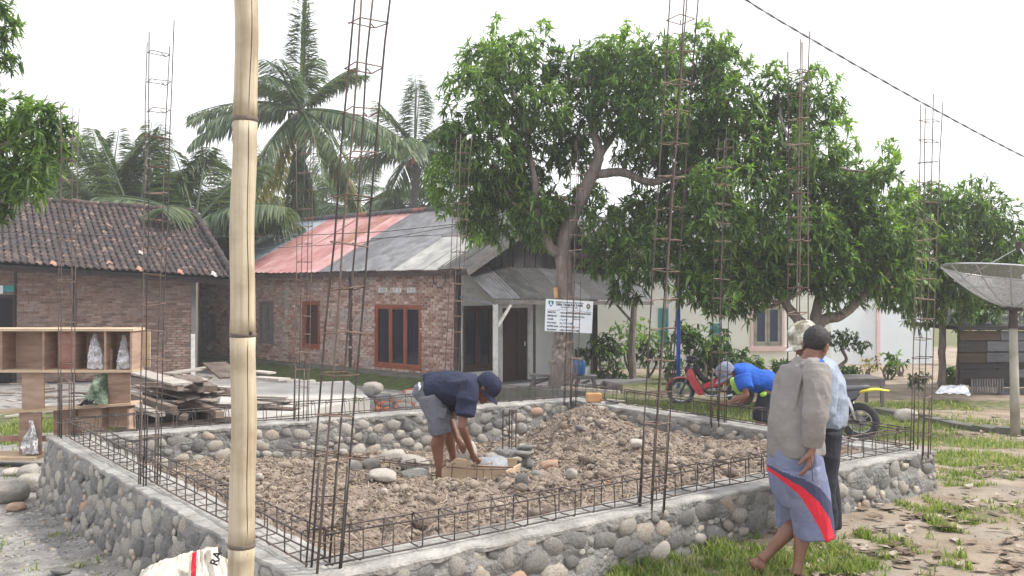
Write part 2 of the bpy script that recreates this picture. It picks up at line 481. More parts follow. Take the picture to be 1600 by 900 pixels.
mk('cable_black', [(.03, .03, .035), (.06, .06, .065)], scale=20, bump=0, rough=.5)
mk('cable_gray', [(.20, .20, .21), (.28, .28, .29)], scale=20, bump=0, rough=.5)
mk('cement_wet', [(.22, .235, .25), (.30, .31, .33)], scale=6, bump=.4, rough=.5)
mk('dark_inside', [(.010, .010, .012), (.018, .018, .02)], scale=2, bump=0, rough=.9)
mk('plinth', [(.10, .095, .085), (.18, .17, .155)], scale=3, bump=.5, grime=(.06, .085, .03), gscale=1.3, gamt=.8)

def glass(name, tint):
    m = bpy.data.materials.new(name); m.use_nodes = True
    b = m.node_tree.nodes["Principled BSDF"]
    b.inputs["Base Color"].default_value = (*tint, 1); b.inputs["Roughness"].default_value = .08
    b.inputs["Specular IOR Level"].default_value = .6
    MT[name] = m
glass('glass_dark', (.010, .014, .026))
glass('glass_blue', (.05, .07, .12))

def mesh_mat():
    """see-through metal mesh of the dish"""
    m = bpy.data.materials.new('dish_mesh'); m.use_nodes = True
    nt = m.node_tree; N = nt.nodes; L = nt.links
    b = N["Principled BSDF"]; b.inputs["Base Color"].default_value = (.34, .34, .36, 1); b.inputs["Metallic"].default_value = .4
    b.inputs["Roughness"].default_value = .5
    t = N.new("ShaderNodeBsdfTransparent"); mx = N.new("ShaderNodeMixShader")
    tc = N.new("ShaderNodeTexCoord"); w = N.new("ShaderNodeTexVoronoi"); w.inputs["Scale"].default_value = 120
    w.feature = 'DISTANCE_TO_EDGE'
    mr = N.new("ShaderNodeMath"); mr.operation = 'LESS_THAN'; mr.inputs[1].default_value = .17
    L.new(tc.outputs["Object"], w.inputs["Vector"]); L.new(w.outputs["Distance"], mr.inputs[0])
    L.new(mr.outputs[0], mx.inputs[0]); L.new(t.outputs[0], mx.inputs[1]); L.new(b.outputs[0], mx.inputs[2])
    L.new(mx.outputs[0], N["Material Output"].inputs[0])
    MT['dish_mesh'] = m
mesh_mat()
# ================================================================ ground
GRASS = []                                   # world ellipses: x, y, rx, ry, strength
def gpatch(px, py, rx, ry, s=1.0):
    p = G(px, py); GRASS.append((p.x, p.y, rx, ry, s))
for a in [(1040, 892, .45, .3, .6), (1140, 878, .5, .32, .68), (1230, 890, .5, .25, .6), (1290, 870, .4, .15, .45), (960, 898, .25, .2, .7), (1345, 850, .3, .12, .35), (1400, 868, .25, .1, .3), (1290, 830, .3, .15, .4),
          (1560, 885, .3, .1, .15), (1555, 695, .9, .6, .8), (1490, 690, .6, .5, .7), (1600, 725, .8, .5, .7), (1560, 745, .5, .25, .5), (1500, 712, .5, .3, .8), (1540, 800, .7, .25, .45),
          (1450, 760, .35, .2, .4), (1590, 815, .5, .2, .4),
          (1000, 650, 1.8, 2.2, 1), (1080, 650, 2.0, 2.6, 1), (1180, 660, 1.8, 2.6, 1), (930, 625, 1.5, 2.0, .8), (1280, 665, 1.5, 2.0, .9), (1350, 672, 1.1, 1.2, .8), (1400, 660, 1.6, .9, .8),
          (1460, 631, 2.2, .8, .8), (1000, 596, 2.8, 1.6, .9), (1100, 600, 2.5, 1.8, .8),
          (40, 660, 1.5, 1.5, .9), (130, 650, 1.2, 1.2, .7), (240, 660, 1.2, .8, .9), (320, 655, .8, .5, .6), (20, 690, .8, .5, .5), (97, 835, .08, .08, .8), (120, 885, .18, .08, .6), (60, 890, .1, .06, .5)]:
    gpatch(*a)

def grassy(x, y):
    g = 0.0
    for (cx, cy, rx, ry, s) in GRASS:
        d = ((x - cx) / rx) ** 2 + ((y - cy) / ry) ** 2
        if d < 2.2: g = max(g, s * max(0.0, 1 - d / 2.2) ** .6)
    if y > 40: g = max(g, .7)
    return g

def axis(lo, hi, f0, f1, step, grow=1.16):
    a = list(np.arange(f0, f1 + 1e-6, step))
    s = step; x = f0
    while x > lo:
        s *= grow; x -= s; a.insert(0, x)
    s = step; x = a[-1]
    while x < hi:
        s *= grow; x += s; a.append(x)
    return a
gx = axis(-500, 500, -7, 9, .11); gy = axis(-8, 900, 3.0, 20, .11)
gv = []; gatt = []
for y in gy:
    for x in gx:
        z = gz(x, y) if abs(x) < 60 and y < 90 else -.53
        if -5.5 < x < 9 and 3 < y < 16:
            z += .010 * mnoise.noise((x * 6, y * 6, 0)) + .006 * mnoise.noise((x * 14, y * 14, 2))
        gv.append((x, y, z)); gatt.append(grassy(x, y))
W_, H_ = len(gx), len(gy)
ii = np.arange((W_ - 1) * (H_ - 1)); r_ = ii // (W_ - 1); c_ = ii % (W_ - 1)
gf = np.stack([r_ * W_ + c_, r_ * W_ + c_ + 1, (r_ + 1) * W_ + c_ + 1, (r_ + 1) * W_ + c_], 1)

def ground_mat():
    m = bpy.data.materials.new('ground'); m.use_nodes = True
    nt = m.node_tree; N = nt.nodes; L = nt.links; bs = N["Principled BSDF"]; bs.inputs["Roughness"].default_value = .95
    bs.inputs["Specular IOR Level"].default_value = .15
    tc = N.new("ShaderNodeTexCoord"); at = N.new("ShaderNodeAttribute"); at.attribute_name = "grassy"
    sep = N.new("ShaderNodeSeparateXYZ"); L.new(tc.outputs["Object"], sep.inputs[0])
    def noise(s, d=8, r=.6):
        n = N.new("ShaderNodeTexNoise"); n.inputs["Scale"].default_value = s; n.inputs["Detail"].default_value = d
        n.inputs["Roughness"].default_value = r; L.new(tc.outputs["Object"], n.inputs["Vector"]); return n.outputs["Fac"]
    def ramp(f, *cs):
        r = N.new("ShaderNodeValToRGB"); L.new(f, r.inputs[0]); e = r.color_ramp.elements
        e[0].position = cs[0][0]; e[0].color = (*cs[0][1], 1); e[1].position = cs[-1][0]; e[1].color = (*cs[-1][1], 1)
        for p, c in cs[1:-1]:
            k = e.new(p); k.color = (*c, 1)
        return r.outputs[0]
    def mix(f, a, b):
        x = N.new("ShaderNodeMixRGB"); L.new(f, x.inputs[0]); L.new(a, x.inputs[1]); L.new(b, x.inputs[2]); return x.outputs[0]
    dirt = ramp(noise(2.2), (.3, (.19, .15, .11)), (.5, (.31, .25, .19)), (.7, (.42, .35, .275)))
    gravel = ramp(noise(3.5, 10, .75), (.3, (.13, .122, .118)), (.48, (.25, .238, .228)), (.66, (.40, .385, .36)))
    green = ramp(noise(5), (.3, (.06, .085, .03)), (.7, (.17, .17, .075)))
    mr = N.new("ShaderNodeMapRange"); mr.inputs[1].default_value = .3; mr.inputs[2].default_value = -1.2; L.new(sep.outputs[0], mr.inputs[0])
    c = mix(mr.outputs[0], dirt, gravel)
    patch = N.new("ShaderNodeMapRange"); patch.inputs[1].default_value = .5; patch.inputs[2].default_value = .66; L.new(noise(.9), patch.inputs[0])
    patch.inputs[4].default_value = .6
    gray = ramp(noise(6), (.3, (.22, .20, .175)), (.7, (.44, .405, .36)))
    c = mix(patch.outputs[0], c, gray)
    ad = N.new("ShaderNodeMath"); ad.operation = 'MULTIPLY_ADD'; ad.inputs[1].default_value = 1.6; L.new(noise(6), ad.inputs[0]); ad.inputs[2].default_value = -.8
    ad2 = N.new("ShaderNodeMath"); ad2.operation = 'ADD'; L.new(ad.outputs[0], ad2.inputs[0]); L.new(at.outputs["Fac"], ad2.inputs[1])
    st = N.new("ShaderNodeMapRange"); st.inputs[1].default_value = .3; st.inputs[2].default_value = .75; L.new(ad2.outputs[0], st.inputs[0])
    c = mix(st.outputs[0], c, green)
    L.new(c, bs.inputs["Base Color"])
    b1 = N.new("ShaderNodeBump"); b1.inputs["Strength"].default_value = .9; b1.inputs["Distance"].default_value = .03; L.new(noise(22, 9, .75), b1.inputs["Height"])
    L.new(b1.outputs[0], bs.inputs["Normal"])
    MT['ground'] = m
ground_mat()
gme = np_mesh('ground', gv, 4, MT['ground'], gf, smooth=True)
at_ = gme.attributes.new("grassy", 'FLOAT', 'POINT'); at_.data.foreach_set("value", np.array(gatt, dtype=np.float32))
obj('ground', gme, kind='structure')

# ================================================================ foundation: four rubble walls
WT = 0.48                                    # level of the wall tops
QN, QL, QB, QR = V((-1.04, 4.625, 0)), V((-4.59, 9.17, 0)), V((.895, 12.63, 0)), V((3.82, 8.42, 0))
QUAD = [QN, QR, QB, QL]
def inset(q, d):
    n = len(q); out = []
    for i in range(n):
        a, b, c = q[i - 1], q[i], q[(i + 1) % n]
        e1 = (b - a).normalized(); e2 = (c - b).normalized()
        n1 = V((-e1.y, e1.x, 0)); n2 = V((-e2.y, e2.x, 0))
        m = n1 + n2
        out.append(b + m * (d / (m.dot(n1))))
    return out
QIN = inset(QUAD, .33); QMID = inset(QUAD, .165)

found = root('stone_foundation', (0, 0, 0), 'four sided foundation wall of grey mortared river stones around the soil', 'foundation')
found.location = ((QN + QB) / 2).to_tuple()
WALLS = []                                   # (outer a, outer b, inner a, inner b)
for i in range(4):
    j = (i + 1) % 4
    WALLS.append((QUAD[i], QUAD[j], QIN[i], QIN[j]))

def outer_bottom(i, p):
    return gz(p.x, p.y) - .08
BAT_O = [.05, .03, .03, .12]; BAT_I = .05

def soil_z(x, y):
    z = .34 - .30 * sstep(8.3, 10.8, y + .35 * x * 0)
    z = .37 - .36 * sstep(7.6, 10.2, y - .25 * x)
    def m(px, py, Y, dz, r):
        c = P(px, py, Y); return (c.x, c.y, dz, r)
    for (cx, cy, dz, r) in SOIL_M:
        d2 = ((x - cx) ** 2 + (y - cy) ** 2) / (r * r)
        z += dz * math.exp(-d2)
    return z
SOIL_M = [(-.56, 7.68, -.11, .32), (-.45, 8.05, -.08, .3), (.80, 10.5, .46, .62), (.5, 9.9, .16, .6), (1.3, 9.7, .16, .5), (-2.0, 8.5, .16, .8), (1.9, 10.2, .20, .9), (2.6, 8.9, .12, .7), (-.7, 7.0, .06, 1.0), (1.1, 7.9, .05, .8), (-.2, 8.2, -.08, .6), (-3.3, 8.9, .10, .6), (-3.0, 9.6, .12, .6)]
def soil_noise(x, y):
    return (.050 * mnoise.noise((x * 2.6, y * 2.6, 1)) + .038 * abs(mnoise.noise((x * 7, y * 7, 4))) + .028 * mnoise.noise((x * 15, y * 15, 7))
            + .014 * mnoise.noise((x * 33, y * 33, 3)))
def soil_noise(x, y, _o=soil_noise):
    w = mnoise.noise((x * 3.1, y * 3.1, 11)) * .12; x2, y2 = x + w, y + w
    return _o(x, y) * .75 + .095 * (.35 - abs(mnoise.noise((x2 * 4.2, y2 * 4.2, 6)))) + .030 * (.35 - abs(mnoise.noise((x2 * 11, y2 * 11, 2)))) + .020 * (.35 - abs(mnoise.noise((x2 * 24, y2 * 24, 9))))
def soilz(x, y): return soil_z(x, y) + soil_noise(x, y)

WOBJ = []
for i, (oa, ob, ia, ib) in enumerate(WALLS):
    L_ = (ob - oa).length; nu = int(L_ / .05); e = (ob - oa).normalized(); no = V((e.y, -e.x, 0))
    prof = [(0, 0.0), (0, .33), (0, .66), (0, .9), (0, 1.0), (.5, 1.0), (1, 1.0), (1, .9), (1, .66), (1, .33), (1, 0)]
    nv_o = 12; cols = []
    prof = [(0, k / nv_o) for k in range(nv_o + 1)] + [(.33, 1), (.66, 1)] + [(1, 1 - k / nv_o) for k in range(nv_o + 1)]
    vs = []
    for k in range(nu + 1):
        t = k / nu
        po = oa.lerp(ob, t); pi = ia.lerp(ib, t)
        zb = outer_bottom(i, po)
        for (s, h) in prof:
            p = po.lerp(pi, s)
            zz = zb + (WT - .012 - zb) * h
            nrm = no * (1 - 2 * s)
            bat = (BAT_O[i] if s < .5 else BAT_I) * (1 - h)
            d = .030 * mnoise.noise((p.x * 5, p.y * 5, zz * 9)) + .020 * mnoise.noise((p.x * 14, p.y * 14, zz * 14))
            edge = 1.0 if h < .97 else .3
            q = p + nrm * (bat + d * edge)
            vs.append((q.x, q.y, zz if h < 1 else WT - .012 + .004 * mnoise.noise((p.x * 4, p.y * 4, 5))))
    m = len(prof)
    fs = [(k * m + a, k * m + a + 1, (k + 1) * m + a + 1, (k + 1) * m + a) for k in range(nu) for a in range(m - 1)]
    fs.append(tuple(range(m))); fs.append(tuple(nu * m + a for a in range(m))[::-1])
    mb = MB(); mb.add(vs, fs)
    w = mb.build('mortar_wall', MT['mortar'], found, world=True, smooth=False)
    WOBJ.append(w)
    # smooth cement screed on the wall top, with a ragged trowelled edge
    mb = MB(); vs = []
    pr = [(-.02, -.05), (-.035, -.012), (-.02, 0), (.25, .004), (.5, .006), (.75, .004), (1.02, 0), (1.035, -.012), (1.02, -.05)]
    for k in range(nu + 1):
        t = k / nu
        po = oa.lerp(ob, t); pi = ia.lerp(ib, t)
        for (s, dz) in pr:
            p = po.lerp(pi, s)
            r1 = mnoise.noise((p.x * 3.5, p.y * 3.5, 9 + s)) * .030 + mnoise.noise((p.x * 12, p.y * 12, 2 + s)) * .018
            side = no * ((1 if s < .5 else -1) * r1 * (abs(s - .5) > .4))
            low = dz
            if dz < -.03: low = dz * (.55 + 1.3 * abs(mnoise.noise((p.x * 5, p.y * 5, s * 3))))
            q = p + side
            vs.append((q.x, q.y, WT + low + .010 * mnoise.noise((p.x * 6, p.y * 6, s)) + .005 * mnoise.noise((p.x * 19, p.y * 19, s))))
    m = len(pr)
    fs = [(k * m + a, k * m + a + 1, (k + 1) * m + a + 1, (k + 1) * m + a) for k in range(nu) for a in range(m - 1)]
    mb.add(vs, fs)
    fs2 = [(k * m, (k + 1) * m, (k + 1) * m + m - 1, k * m + m - 1) for k in range(nu)]
    mb.add([], []); mb.f.extend(fs2); mb.m.extend([0] * len(fs2))
    mb.build('cement_top', MT['cap'], found, world=True, smooth=False)

# ---- stones
def stone_mesh(seed, sub=2, nm='stone', mat='stone', rough=.16):
    bm = bmesh.new(); bmesh.ops.create_icosphere(bm, subdivisions=sub, radius=1.0)
    r = random.Random(seed); o = V((r.random() * 50, r.random() * 50, r.random() * 50))
    for v in bm.verts:
        p = v.co.copy()
        f = 1 + rough * 1.6 * mnoise.noise(p * .8 + o) + rough * .6 * mnoise.noise(p * 1.9 + o)
        # flattened facets make it read as a cobble
        q = p * f
        for ax in range(3):
            lim = .80 + .12 * r.random() if False else .86
            q[ax] = max(-lim, min(lim, q[ax]))
        v.co = q
    me = bpy.data.meshes.new(nm); bm.to_mesh(me); bm.free()
    me.materials.append(MT[mat])
    me.polygons.foreach_set("use_smooth", [True] * len(me.polygons))
    return me
STM = [stone_mesh(k, 2, rough=.34) for k in range(10)]
STO = [stone_mesh(k + 40, 2, mat='orange_stone') for k in range(2)]
STP = [stone_mesh(k + 60, 2, mat='pale_stone') for k in range(4)]

def pack(L, H, rmin, rmax, seed, tries):
    r = random.Random(seed); out = []
    for t in range(tries):
        f = 1 - t / tries
        a = rmin + (rmax - rmin) * f ** 1.3 * (.75 + .4 * r.random())
        b = a * r.uniform(.62, .92)
        u = r.uniform(a * .7, L - a * .7); v = r.uniform(b * .6, H - b * 1.05)
        ok = True
        for (U, Vv, A, B) in out:
            if ((u - U) / (a + A)) ** 2 + ((v - Vv) / (b + B)) ** 2 < .90:
                ok = False; break
        if ok: out.append((u, v, a, b))
    return out

def face_stones(a, b, nrm, ztop, zbot_f, bat, seed, rmin, rmax, tries, Hmax=.75):
    L_ = (b - a).length; e = (b - a).normalized(); res = []
    r = random.Random(seed + 5)
    for (u, v, ra, rb) in pack(L_, Hmax, rmin, rmax, seed, tries):
        p = a + e * u; z = ztop - .035 - v
        zb = zbot_f(p)
        if z < zb - rb * .3: continue
        h = (z - zb) / max(ztop - zb, .05)
        q = p + nrm * (bat * (1 - h) - ra * .30); q.z = z
        M = Matrix((e, V((0, 0, 1)), nrm)).transposed()
        rot = (M @ Matrix.Rotation(r.uniform(-.5, .5), 3, 'Z')).to_quaternion()
        res.append((q, rot, (ra * 1.12, rb * 1.12, ra * r.uniform(.42, .66)), r.random()))
    return res
e_ = [(b - a).normalized() for (a, b, _, _) in WALLS]; no_ = [V((e.y, -e.x, 0)) for e in e_]
gzb = lambda p: gz(p.x, p.y) - .02
szb = lambda p: soil_z(p.x, p.y) - .06
S_all = []
S_all += [(0, s) for s in face_stones(QN, QR, no_[0], WT, gzb, BAT_O[0], 1, .024, .105, 9000, .5)]
S_all += [(3, s) for s in face_stones(QL, QN, no_[3], WT, gzb, BAT_O[3], 2, .024, .105, 11000, .75)]
S_all += [(2, s) for s in face_stones(QIN[2], QIN[3], -no_[2], WT, szb, BAT_I, 3, .030, .095, 9000, .55)]
S_all += [(1, s) for s in face_stones(QIN[1], QIN[2], -no_[1], WT, szb, BAT_I, 4, .030, .095, 7500, .55)]
S_all += [(1, s) for s in face_stones(QR, QR.lerp(QB, .35), no_[1], WT, gzb, BAT_O[1], 5, .04, .11, 900, .6)]
S_all.sort(key=lambda t: -(t[1][2][0] / t[1][0].y))
SPECIAL = {}
rs = random.Random(3)
left_over = {0: MB(), 1: MB(), 2: MB(), 3: MB()}
for k, (wi, (q, rot, sc, rr)) in enumerate(S_all):
    me = STM[rs.randrange(10)]
    if rr < .018: me = STO[rs.randrange(2)]
    elif rr < .13: me = STP[rs.randrange(4)]
    if k < 300:
        obj('stone', me, WOBJ[wi], world=True, loc=q, rot=rot, scale=sc)
    else:
        M = Matrix.LocRotScale(q, rot, V(sc))
        mb = left_over[wi]; mb.cur = 0 if me in STM else (1 if me in STO else 2)
        mb.add([M @ v.co for v in me.vertices], [tuple(p.vertices) for p in me.polygons])
for wi, mb in left_over.items():
    if mb.v:
        mb.build('small_stones', [MT['stone'], MT['orange_stone'], MT['pale_stone']], WOBJ[wi], world=True, smooth=True, kind='stuff')

# ---- the soil inside
xs = [q.x for q in QIN]; ys = [q.y for q in QIN]
def inside(x, y, q=None, m=0.0):
    q = q or QMID
    for i in range(4):
        a, b = q[i], q[(i + 1) % 4]
        if (b.x - a.x) * (y - a.y) - (b.y - a.y) * (x - a.x) < m: return False
    return True
st = .028
nx = int((max(xs) - min(xs) + .3) / st); ny = int((max(ys) - min(ys) + .3) / st)
idx = {}; sv = []
for j in range(ny):
    for i in range(nx):
        x = min(xs) - .15 + i * st; y = min(ys) - .15 + j * st
        if inside(x, y):
            idx[(i, j)] = len(sv); sv.append((x + .4 * st * mnoise.noise((x * 30, y * 30, 0)), y, soilz(x, y)))
sf = [(idx[(i, j)], idx[(i + 1, j)], idx[(i + 1, j + 1)], idx[(i, j + 1)]) for (i, j) in idx if (i + 1, j) in idx and (i + 1, j + 1) in idx and (i, j + 1) in idx]
obj('soil', np_mesh('soil', sv, 4, MT['soil'], np.array(sf), smooth=False), kind='structure')

def scatter_lumps(n, place, rlo, rhi, mat, seed, flat=.7, name='soil_clods'):
    """many small irregular lumps as one mesh"""
    r = np.random.RandomState(seed)
    bm = bmesh.new(); bmesh.ops.create_icosphere(bm, subdivisions=1, radius=1.0)
    bv = np.array([v.co[:] for v in bm.verts]); bf = np.array([[v.index for v in f.verts] for f in bm.faces]); bm.free()
    vs = []; fs = []; c = 0
    for k in range(n):
        p = place(r)
        if p is None: continue
        s = rlo + (rhi - rlo) * r.rand() ** 2.2
        q = bv * (1 + .17 * r.randn(len(bv), 1)) * np.array([s * r.uniform(.8, 1.5), s * r.uniform(.7, 1.2), s * flat])
        a = r.rand() * 6.28; ca, sa = math.cos(a), math.sin(a)
        q = np.stack([q[:, 0] * ca - q[:, 1] * sa, q[:, 0] * sa + q[:, 1] * ca, q[:, 2]], 1) + np.array(p)
        vs.append(q); fs.append(bf + c); c += len(bv)
    return obj(name, np_mesh(name, np.concatenate(vs), 3, MT[mat], np.concatenate(fs), smooth=(mat == 'clod')), kind='stuff')
def place_soil(r):
    for _ in range(20):
        x = r.uniform(min(xs), max(xs)); y = r.uniform(min(ys), max(ys))
        if inside(x, y, QIN, .15): return (x, y, soilz(x, y) + .004)
    return None
def place_clumps(r):
    for _ in range(30):
        p = place_soil(r)
        if p and mnoise.noise((p[0] * 1.7, p[1] * 1.7, 3)) + .6 * mnoise.noise((p[0] * 5, p[1] * 5, 8)) > r.uniform(-.15, .45): return p
    return None
scatter_lumps(20000, place_soil, .003, .016, 'clod', 5, flat=.8)
scatter_lumps(7000, place_clumps, .008, .030, 'clod', 25, flat=.8)
scatter_lumps(900, place_clumps, .02, .07, 'clod', 15, flat=.75)
def fibres(n, seed):
    """short matted straw and root fibres lying on the soil"""
    r = np.random.RandomState(seed); vs = []; fs = []; c = 0
    for k in range(n):
        p = place_soil(r)
        if p is None: continue
        L = r.uniform(.03, .13); a = r.rand() * 6.28; w = r.uniform(.0012, .003); cu = r.uniform(-1.2, 1.2)
        x, y = p[0], p[1]
        for j in range(4):
            an = a + cu * j / 3; z = soilz(x, y) + .008 + .012 * math.sin(j * 1.05) * r.rand()
            vs += [(x - w * math.sin(an), y + w * math.cos(an), z), (x + w * math.sin(an), y - w * math.cos(an), z + .003)]
            x += L / 3 * math.cos(an); y += L / 3 * math.sin(an)
        for j in range(3): q = c + j * 2; fs.append((q, q + 1, q + 3, q + 2))
        c += 8
    obj('straw', np_mesh('straw', vs, 4, MT['straw'], np.array(fs)), kind='stuff')
fibres(10000, 31)
def place_gravel(r):
    x = r.uniform(-4.8, -.9); y = r.uniform(3.6, 10.5)
    if inside(x, y, QUAD, -.05): return None
    return (x, y, gz(x, y))
scatter_lumps(6500, place_gravel, .005, .022, 'stone', 6, name='gravel')
scatter_lumps(700, place_gravel, .012, .045, 'pale_stone', 16, name='gravel', flat=.5)
def place_grit(r):
    x = r.uniform(-.5, 6.5); y = r.uniform(4.6, 13)
    if inside(x, y, QUAD, -.05): return None
    return (x, y, gz(x, y))
scatter_lumps(1500, place_grit, .004, .018, 'stone', 8, name='gravel')

# ---- grass blades
def blades(n, x0, x1, y0, y1, seed, h0, h1, name='grass', zf=gz, mf=grassy):
    r = np.random.RandomState(seed); P0 = []
    tries = 0
    while len(P0) < n and tries < n * 14:
        tries += 1
        x = r.uniform(x0, x1); y = r.uniform(y0, y1)
        if inside(x, y, QUAD, -.1): continue
        g = mf(x, y) + .55 * mnoise.noise((x * 2.2, y * 2.2, 5)) + .75 * mnoise.noise((x * 6, y * 6, 1))
        if r.rand() < (g - .25) * 1.5: P0.append((x, y, zf(x, y) - .005, min(1.2, .6 + g * .5)))
    P0 = np.array(P0); m = len(P0)
    if m == 0: return
    h = (h0 + (h1 * 1.25 - h0) * r.rand(m) ** 1.7) * P0[:, 3]; az = r.rand(m) * 6.28; lean = r.uniform(.15, .9, m) * h; w = r.uniform(.0025, .005, m) * (1 + P0[:, 1] / 14)
    dx, dy = np.cos(az), np.sin(az); b = P0[:, :3]
    s = np.stack([-dy, dx, np.zeros(m)], 1) * w[:, None]; d = np.stack([dx, dy, np.zeros(m)], 1)
    up = np.array([0, 0, 1.0])
    v0 = b - s; v1 = b + s; v2 = b + d * (lean * .35)[:, None] + up * (h * .6)[:, None] + s * .8; v3 = b + d * (lean * .35)[:, None] + up * (h * .6)[:, None] - s * .8
    v4 = b + d * lean[:, None] + up * h[:, None]
    vs = np.stack([v0, v1, v2, v3, v4], 1).reshape(-1, 3); k = np.arange(m) * 5
    fs = np.concatenate([np.stack([k, k + 1, k + 2], 1), np.stack([k, k + 2, k + 3], 1), np.stack([k + 3, k + 2, k + 4], 1)])
    return obj(name, np_mesh(name, vs, 3, MT['grass'], fs), kind='stuff')
blades(15000, -.3, 4.5, 4.6, 7.2, 1, .012, .085)
blades(13000, 3.2, 8.5, 6.8, 11.5, 2, .012, .06)
blades(26000, 0, 9.5, 11, 20, 3, .03, .09)
blades(9000, -9, -3, 10, 17, 4, .04, .12)
blades(900, -5, -1.5, 4.6, 8, 7, .02, .08)

# ---- leaf litter on the bare ground at right
def litter(n, x0, x1, y0, y1, seed, ln, clump):
    r = np.random.RandomState(seed); vs = []; fs = []; c = 0
    cl = [(r.uniform(x0, x1), r.uniform(y0, y1), r.uniform(.08, .4)) for _ in range(clump)]
    for k in range(n):
        q = cl[r.randint(clump)]
        if r.rand() < .3: x, y = r.uniform(x0, x1), r.uniform(y0, y1)
        else: x, y = q[0] + r.randn() * q[2], q[1] + r.randn() * q[2] * .35
        if inside(x, y, QUAD, -.12): continue
        l = ln * r.uniform(.5, 1.25); w = l * r.uniform(.14, .26); a = r.rand() * 6.28; z = gz(x, y) + .008 + r.rand() * .02
        ca, sa = math.cos(a), math.sin(a); cu = r.uniform(-.3, .5) * l; fold = r.uniform(-.1, .5) * w; tl = r.uniform(-.3, .3)
        pts = []
        for (t, ww) in ((0, .1), (.3, 1), (.7, .85), (1, .05)):
            for s_ in (-1, 0, 1):
                u = (t - .5) * l; v_ = s_ * ww * w; zz = z + cu * (t - .5) ** 2 * 1.6 + (fold * ww if s_ else 0) + tl * v_
                pts.append((x + u * ca - v_ * sa, y + u * sa + v_ * ca, max(zz, gz(x, y) + .002)))
        for i in range(3):
            for j in range(2):
                fs.append((c + i * 3 + j, c + i * 3 + j + 1, c + i * 3 + j + 4, c + i * 3 + j + 3))
        vs += pts; c += 12
    o = obj('leaf_litter', np_mesh('leaf_litter', vs, 4, MT['dry_leaf'], np.array(fs)), kind='stuff')
litter(430, 1.7, 4.6, 5.3, 7.8, 3, .13, 46)
litter(240, 3.6, 6.5, 7.5, 10, 4, .12, 22)
litter(160, -1.0, 1.9, 4.6, 6.2, 5, .09, 16)
litter(260, 4.0, 10, 12, 19, 6, .14, 20)

# ================================================================ rebar
def stirrup_mesh(w, d, r=.0042, mat='rebar', jit=0.0, seed=0):
    rr = random.Random(seed); c = .012
    pts = [(-w / 2 + c, -d / 2, 0), (w / 2 - c, -d / 2, 0), (w / 2, -d / 2 + c, 0), (w / 2, d / 2 - c, 0), (w / 2 - c, d / 2, 0), (-w / 2 + c, d / 2, 0), (-w / 2, d / 2 - c, 0), (-w / 2, -d / 2 + c, 0)]
    pts = [(x + rr.uniform(-jit, jit), y + rr.uniform(-jit, jit), z + rr.uniform(-jit, jit) * 2) for x, y, z in pts]
    mb = MB(); mb.tube(pts, r, 5, closed=True)
    # hooked tail of the bent bar
    mb.tube([(w / 2 - .004, d / 2 - .004, .004), (w / 2 - .045, d / 2 - .045, .008)], r, 5)
    return mb.mesh('stirrup', MT[mat], True)
ANG = math.atan2((QR - QN).y, (QR - QN).x)
U_, Vn = (QR - QN).normalized(), (QL - QN).normalized()
def column(px, py, tx, ty, w, spacing, label, starter=.62, seed=0, rb=.0046, y0=None, first=.18, smat='rust', dY=None, z0=None):
    """four upright bars on the wall top with square stirrups; top given by pixel at the same distance (+dY)"""
    z0 = WT if z0 is None else z0
    Y = y0 or (CAM_H - z0) * F / (py - 450.0)
    a = P(px, py, Y); a.z = z0 - .02
    b = P(tx, ty, Y + (dY or 0))
    t = root('rebar_column', (a.x, a.y, a.z), label, 'rebar cage', 'rebar columns rising from the foundation')
    rr = random.Random(seed); H = b.z - a.z
    lean = (b - a)
    corners = [(-1, -1), (1, -1), (1, 1), (-1, 1)]
    cs = []
    for (sx, sy) in corners:
        off = V((math.cos(ANG) * sx - math.sin(ANG) * sy, math.sin(ANG) * sx + math.cos(ANG) * sy, 0)) * (w / 2)
        wob = [V((rr.uniform(-1, 1), rr.uniform(-1, 1), 0)) * .010 for _ in range(8)]
        extra = V((rr.uniform(-1, 1), rr.uniform(-1, 1), 0)) * .03
        topz = H + rr.uniform(-.14, .06)
        pts = []
        for k in range(8):
            s = k / 7
            p = V((lean.x * s, lean.y * s, topz * s)) + off * (1 if s < .8 else 1 + (s - .8) * .4) + wob[k] * s + extra * s * s
            pts.append(p)
        MB().tube(pts, rb, 6).build('bar', MT['rebar'], t, smooth=True)
        if starter:
            so = off * .82 + V((rr.uniform(-1, 1), rr.uniform(-1, 1), 0)) * .01
            sh = starter * rr.uniform(.85, 1.05)
            MB().tube([so + V((0, 0, -.04)), so + V((lean.x * sh / H, lean.y * sh / H, sh))], rb * 1.3, 6).build('starter_bar', MT['rebar'], t, smooth=True)
    z = first; k = 0
    while z < H - .12:
        s = z / H
        o = obj('stirrup', STIR[(round(w, 3), smat)][k % 4], t, loc=(lean.x * s, lean.y * s, z), rot=(rr.uniform(-.10, .10), rr.uniform(-.10, .10), ANG + rr.uniform(-.06, .06)))
        z += spacing * rr.uniform(.93, 1.07); k += 1
    return t
STIR = {}
def need(w, m='rust'):
    k = (round(w, 3), m)
    if k not in STIR: STIR[k] = [stirrup_mesh(w + .016, w + .016, .0036, m, .004, s) for s in range(4)]
for w in (.135, .12, .105, .15): need(w)
column(505, 888, 583, -60, .135, .222, 'tallest rebar column at the near corner, just right of the bamboo pole, leaning right', seed=1, rb=.0056, dY=-.35)
column(1018, 792, 1068, -45, .12, .204, 'rebar column halfway along the near wall, in front of the big mango tree crown', seed=2, dY=-.3)
column(1246, 757, 1249, 62, .105, .185, 'rebar column behind the two standing men, its top just under the cable', seed=3, dY=0)
column(1438, 706, 1453, 152, .12, .178, 'rebar column at the right corner of the foundation, against the open sky', seed=4)
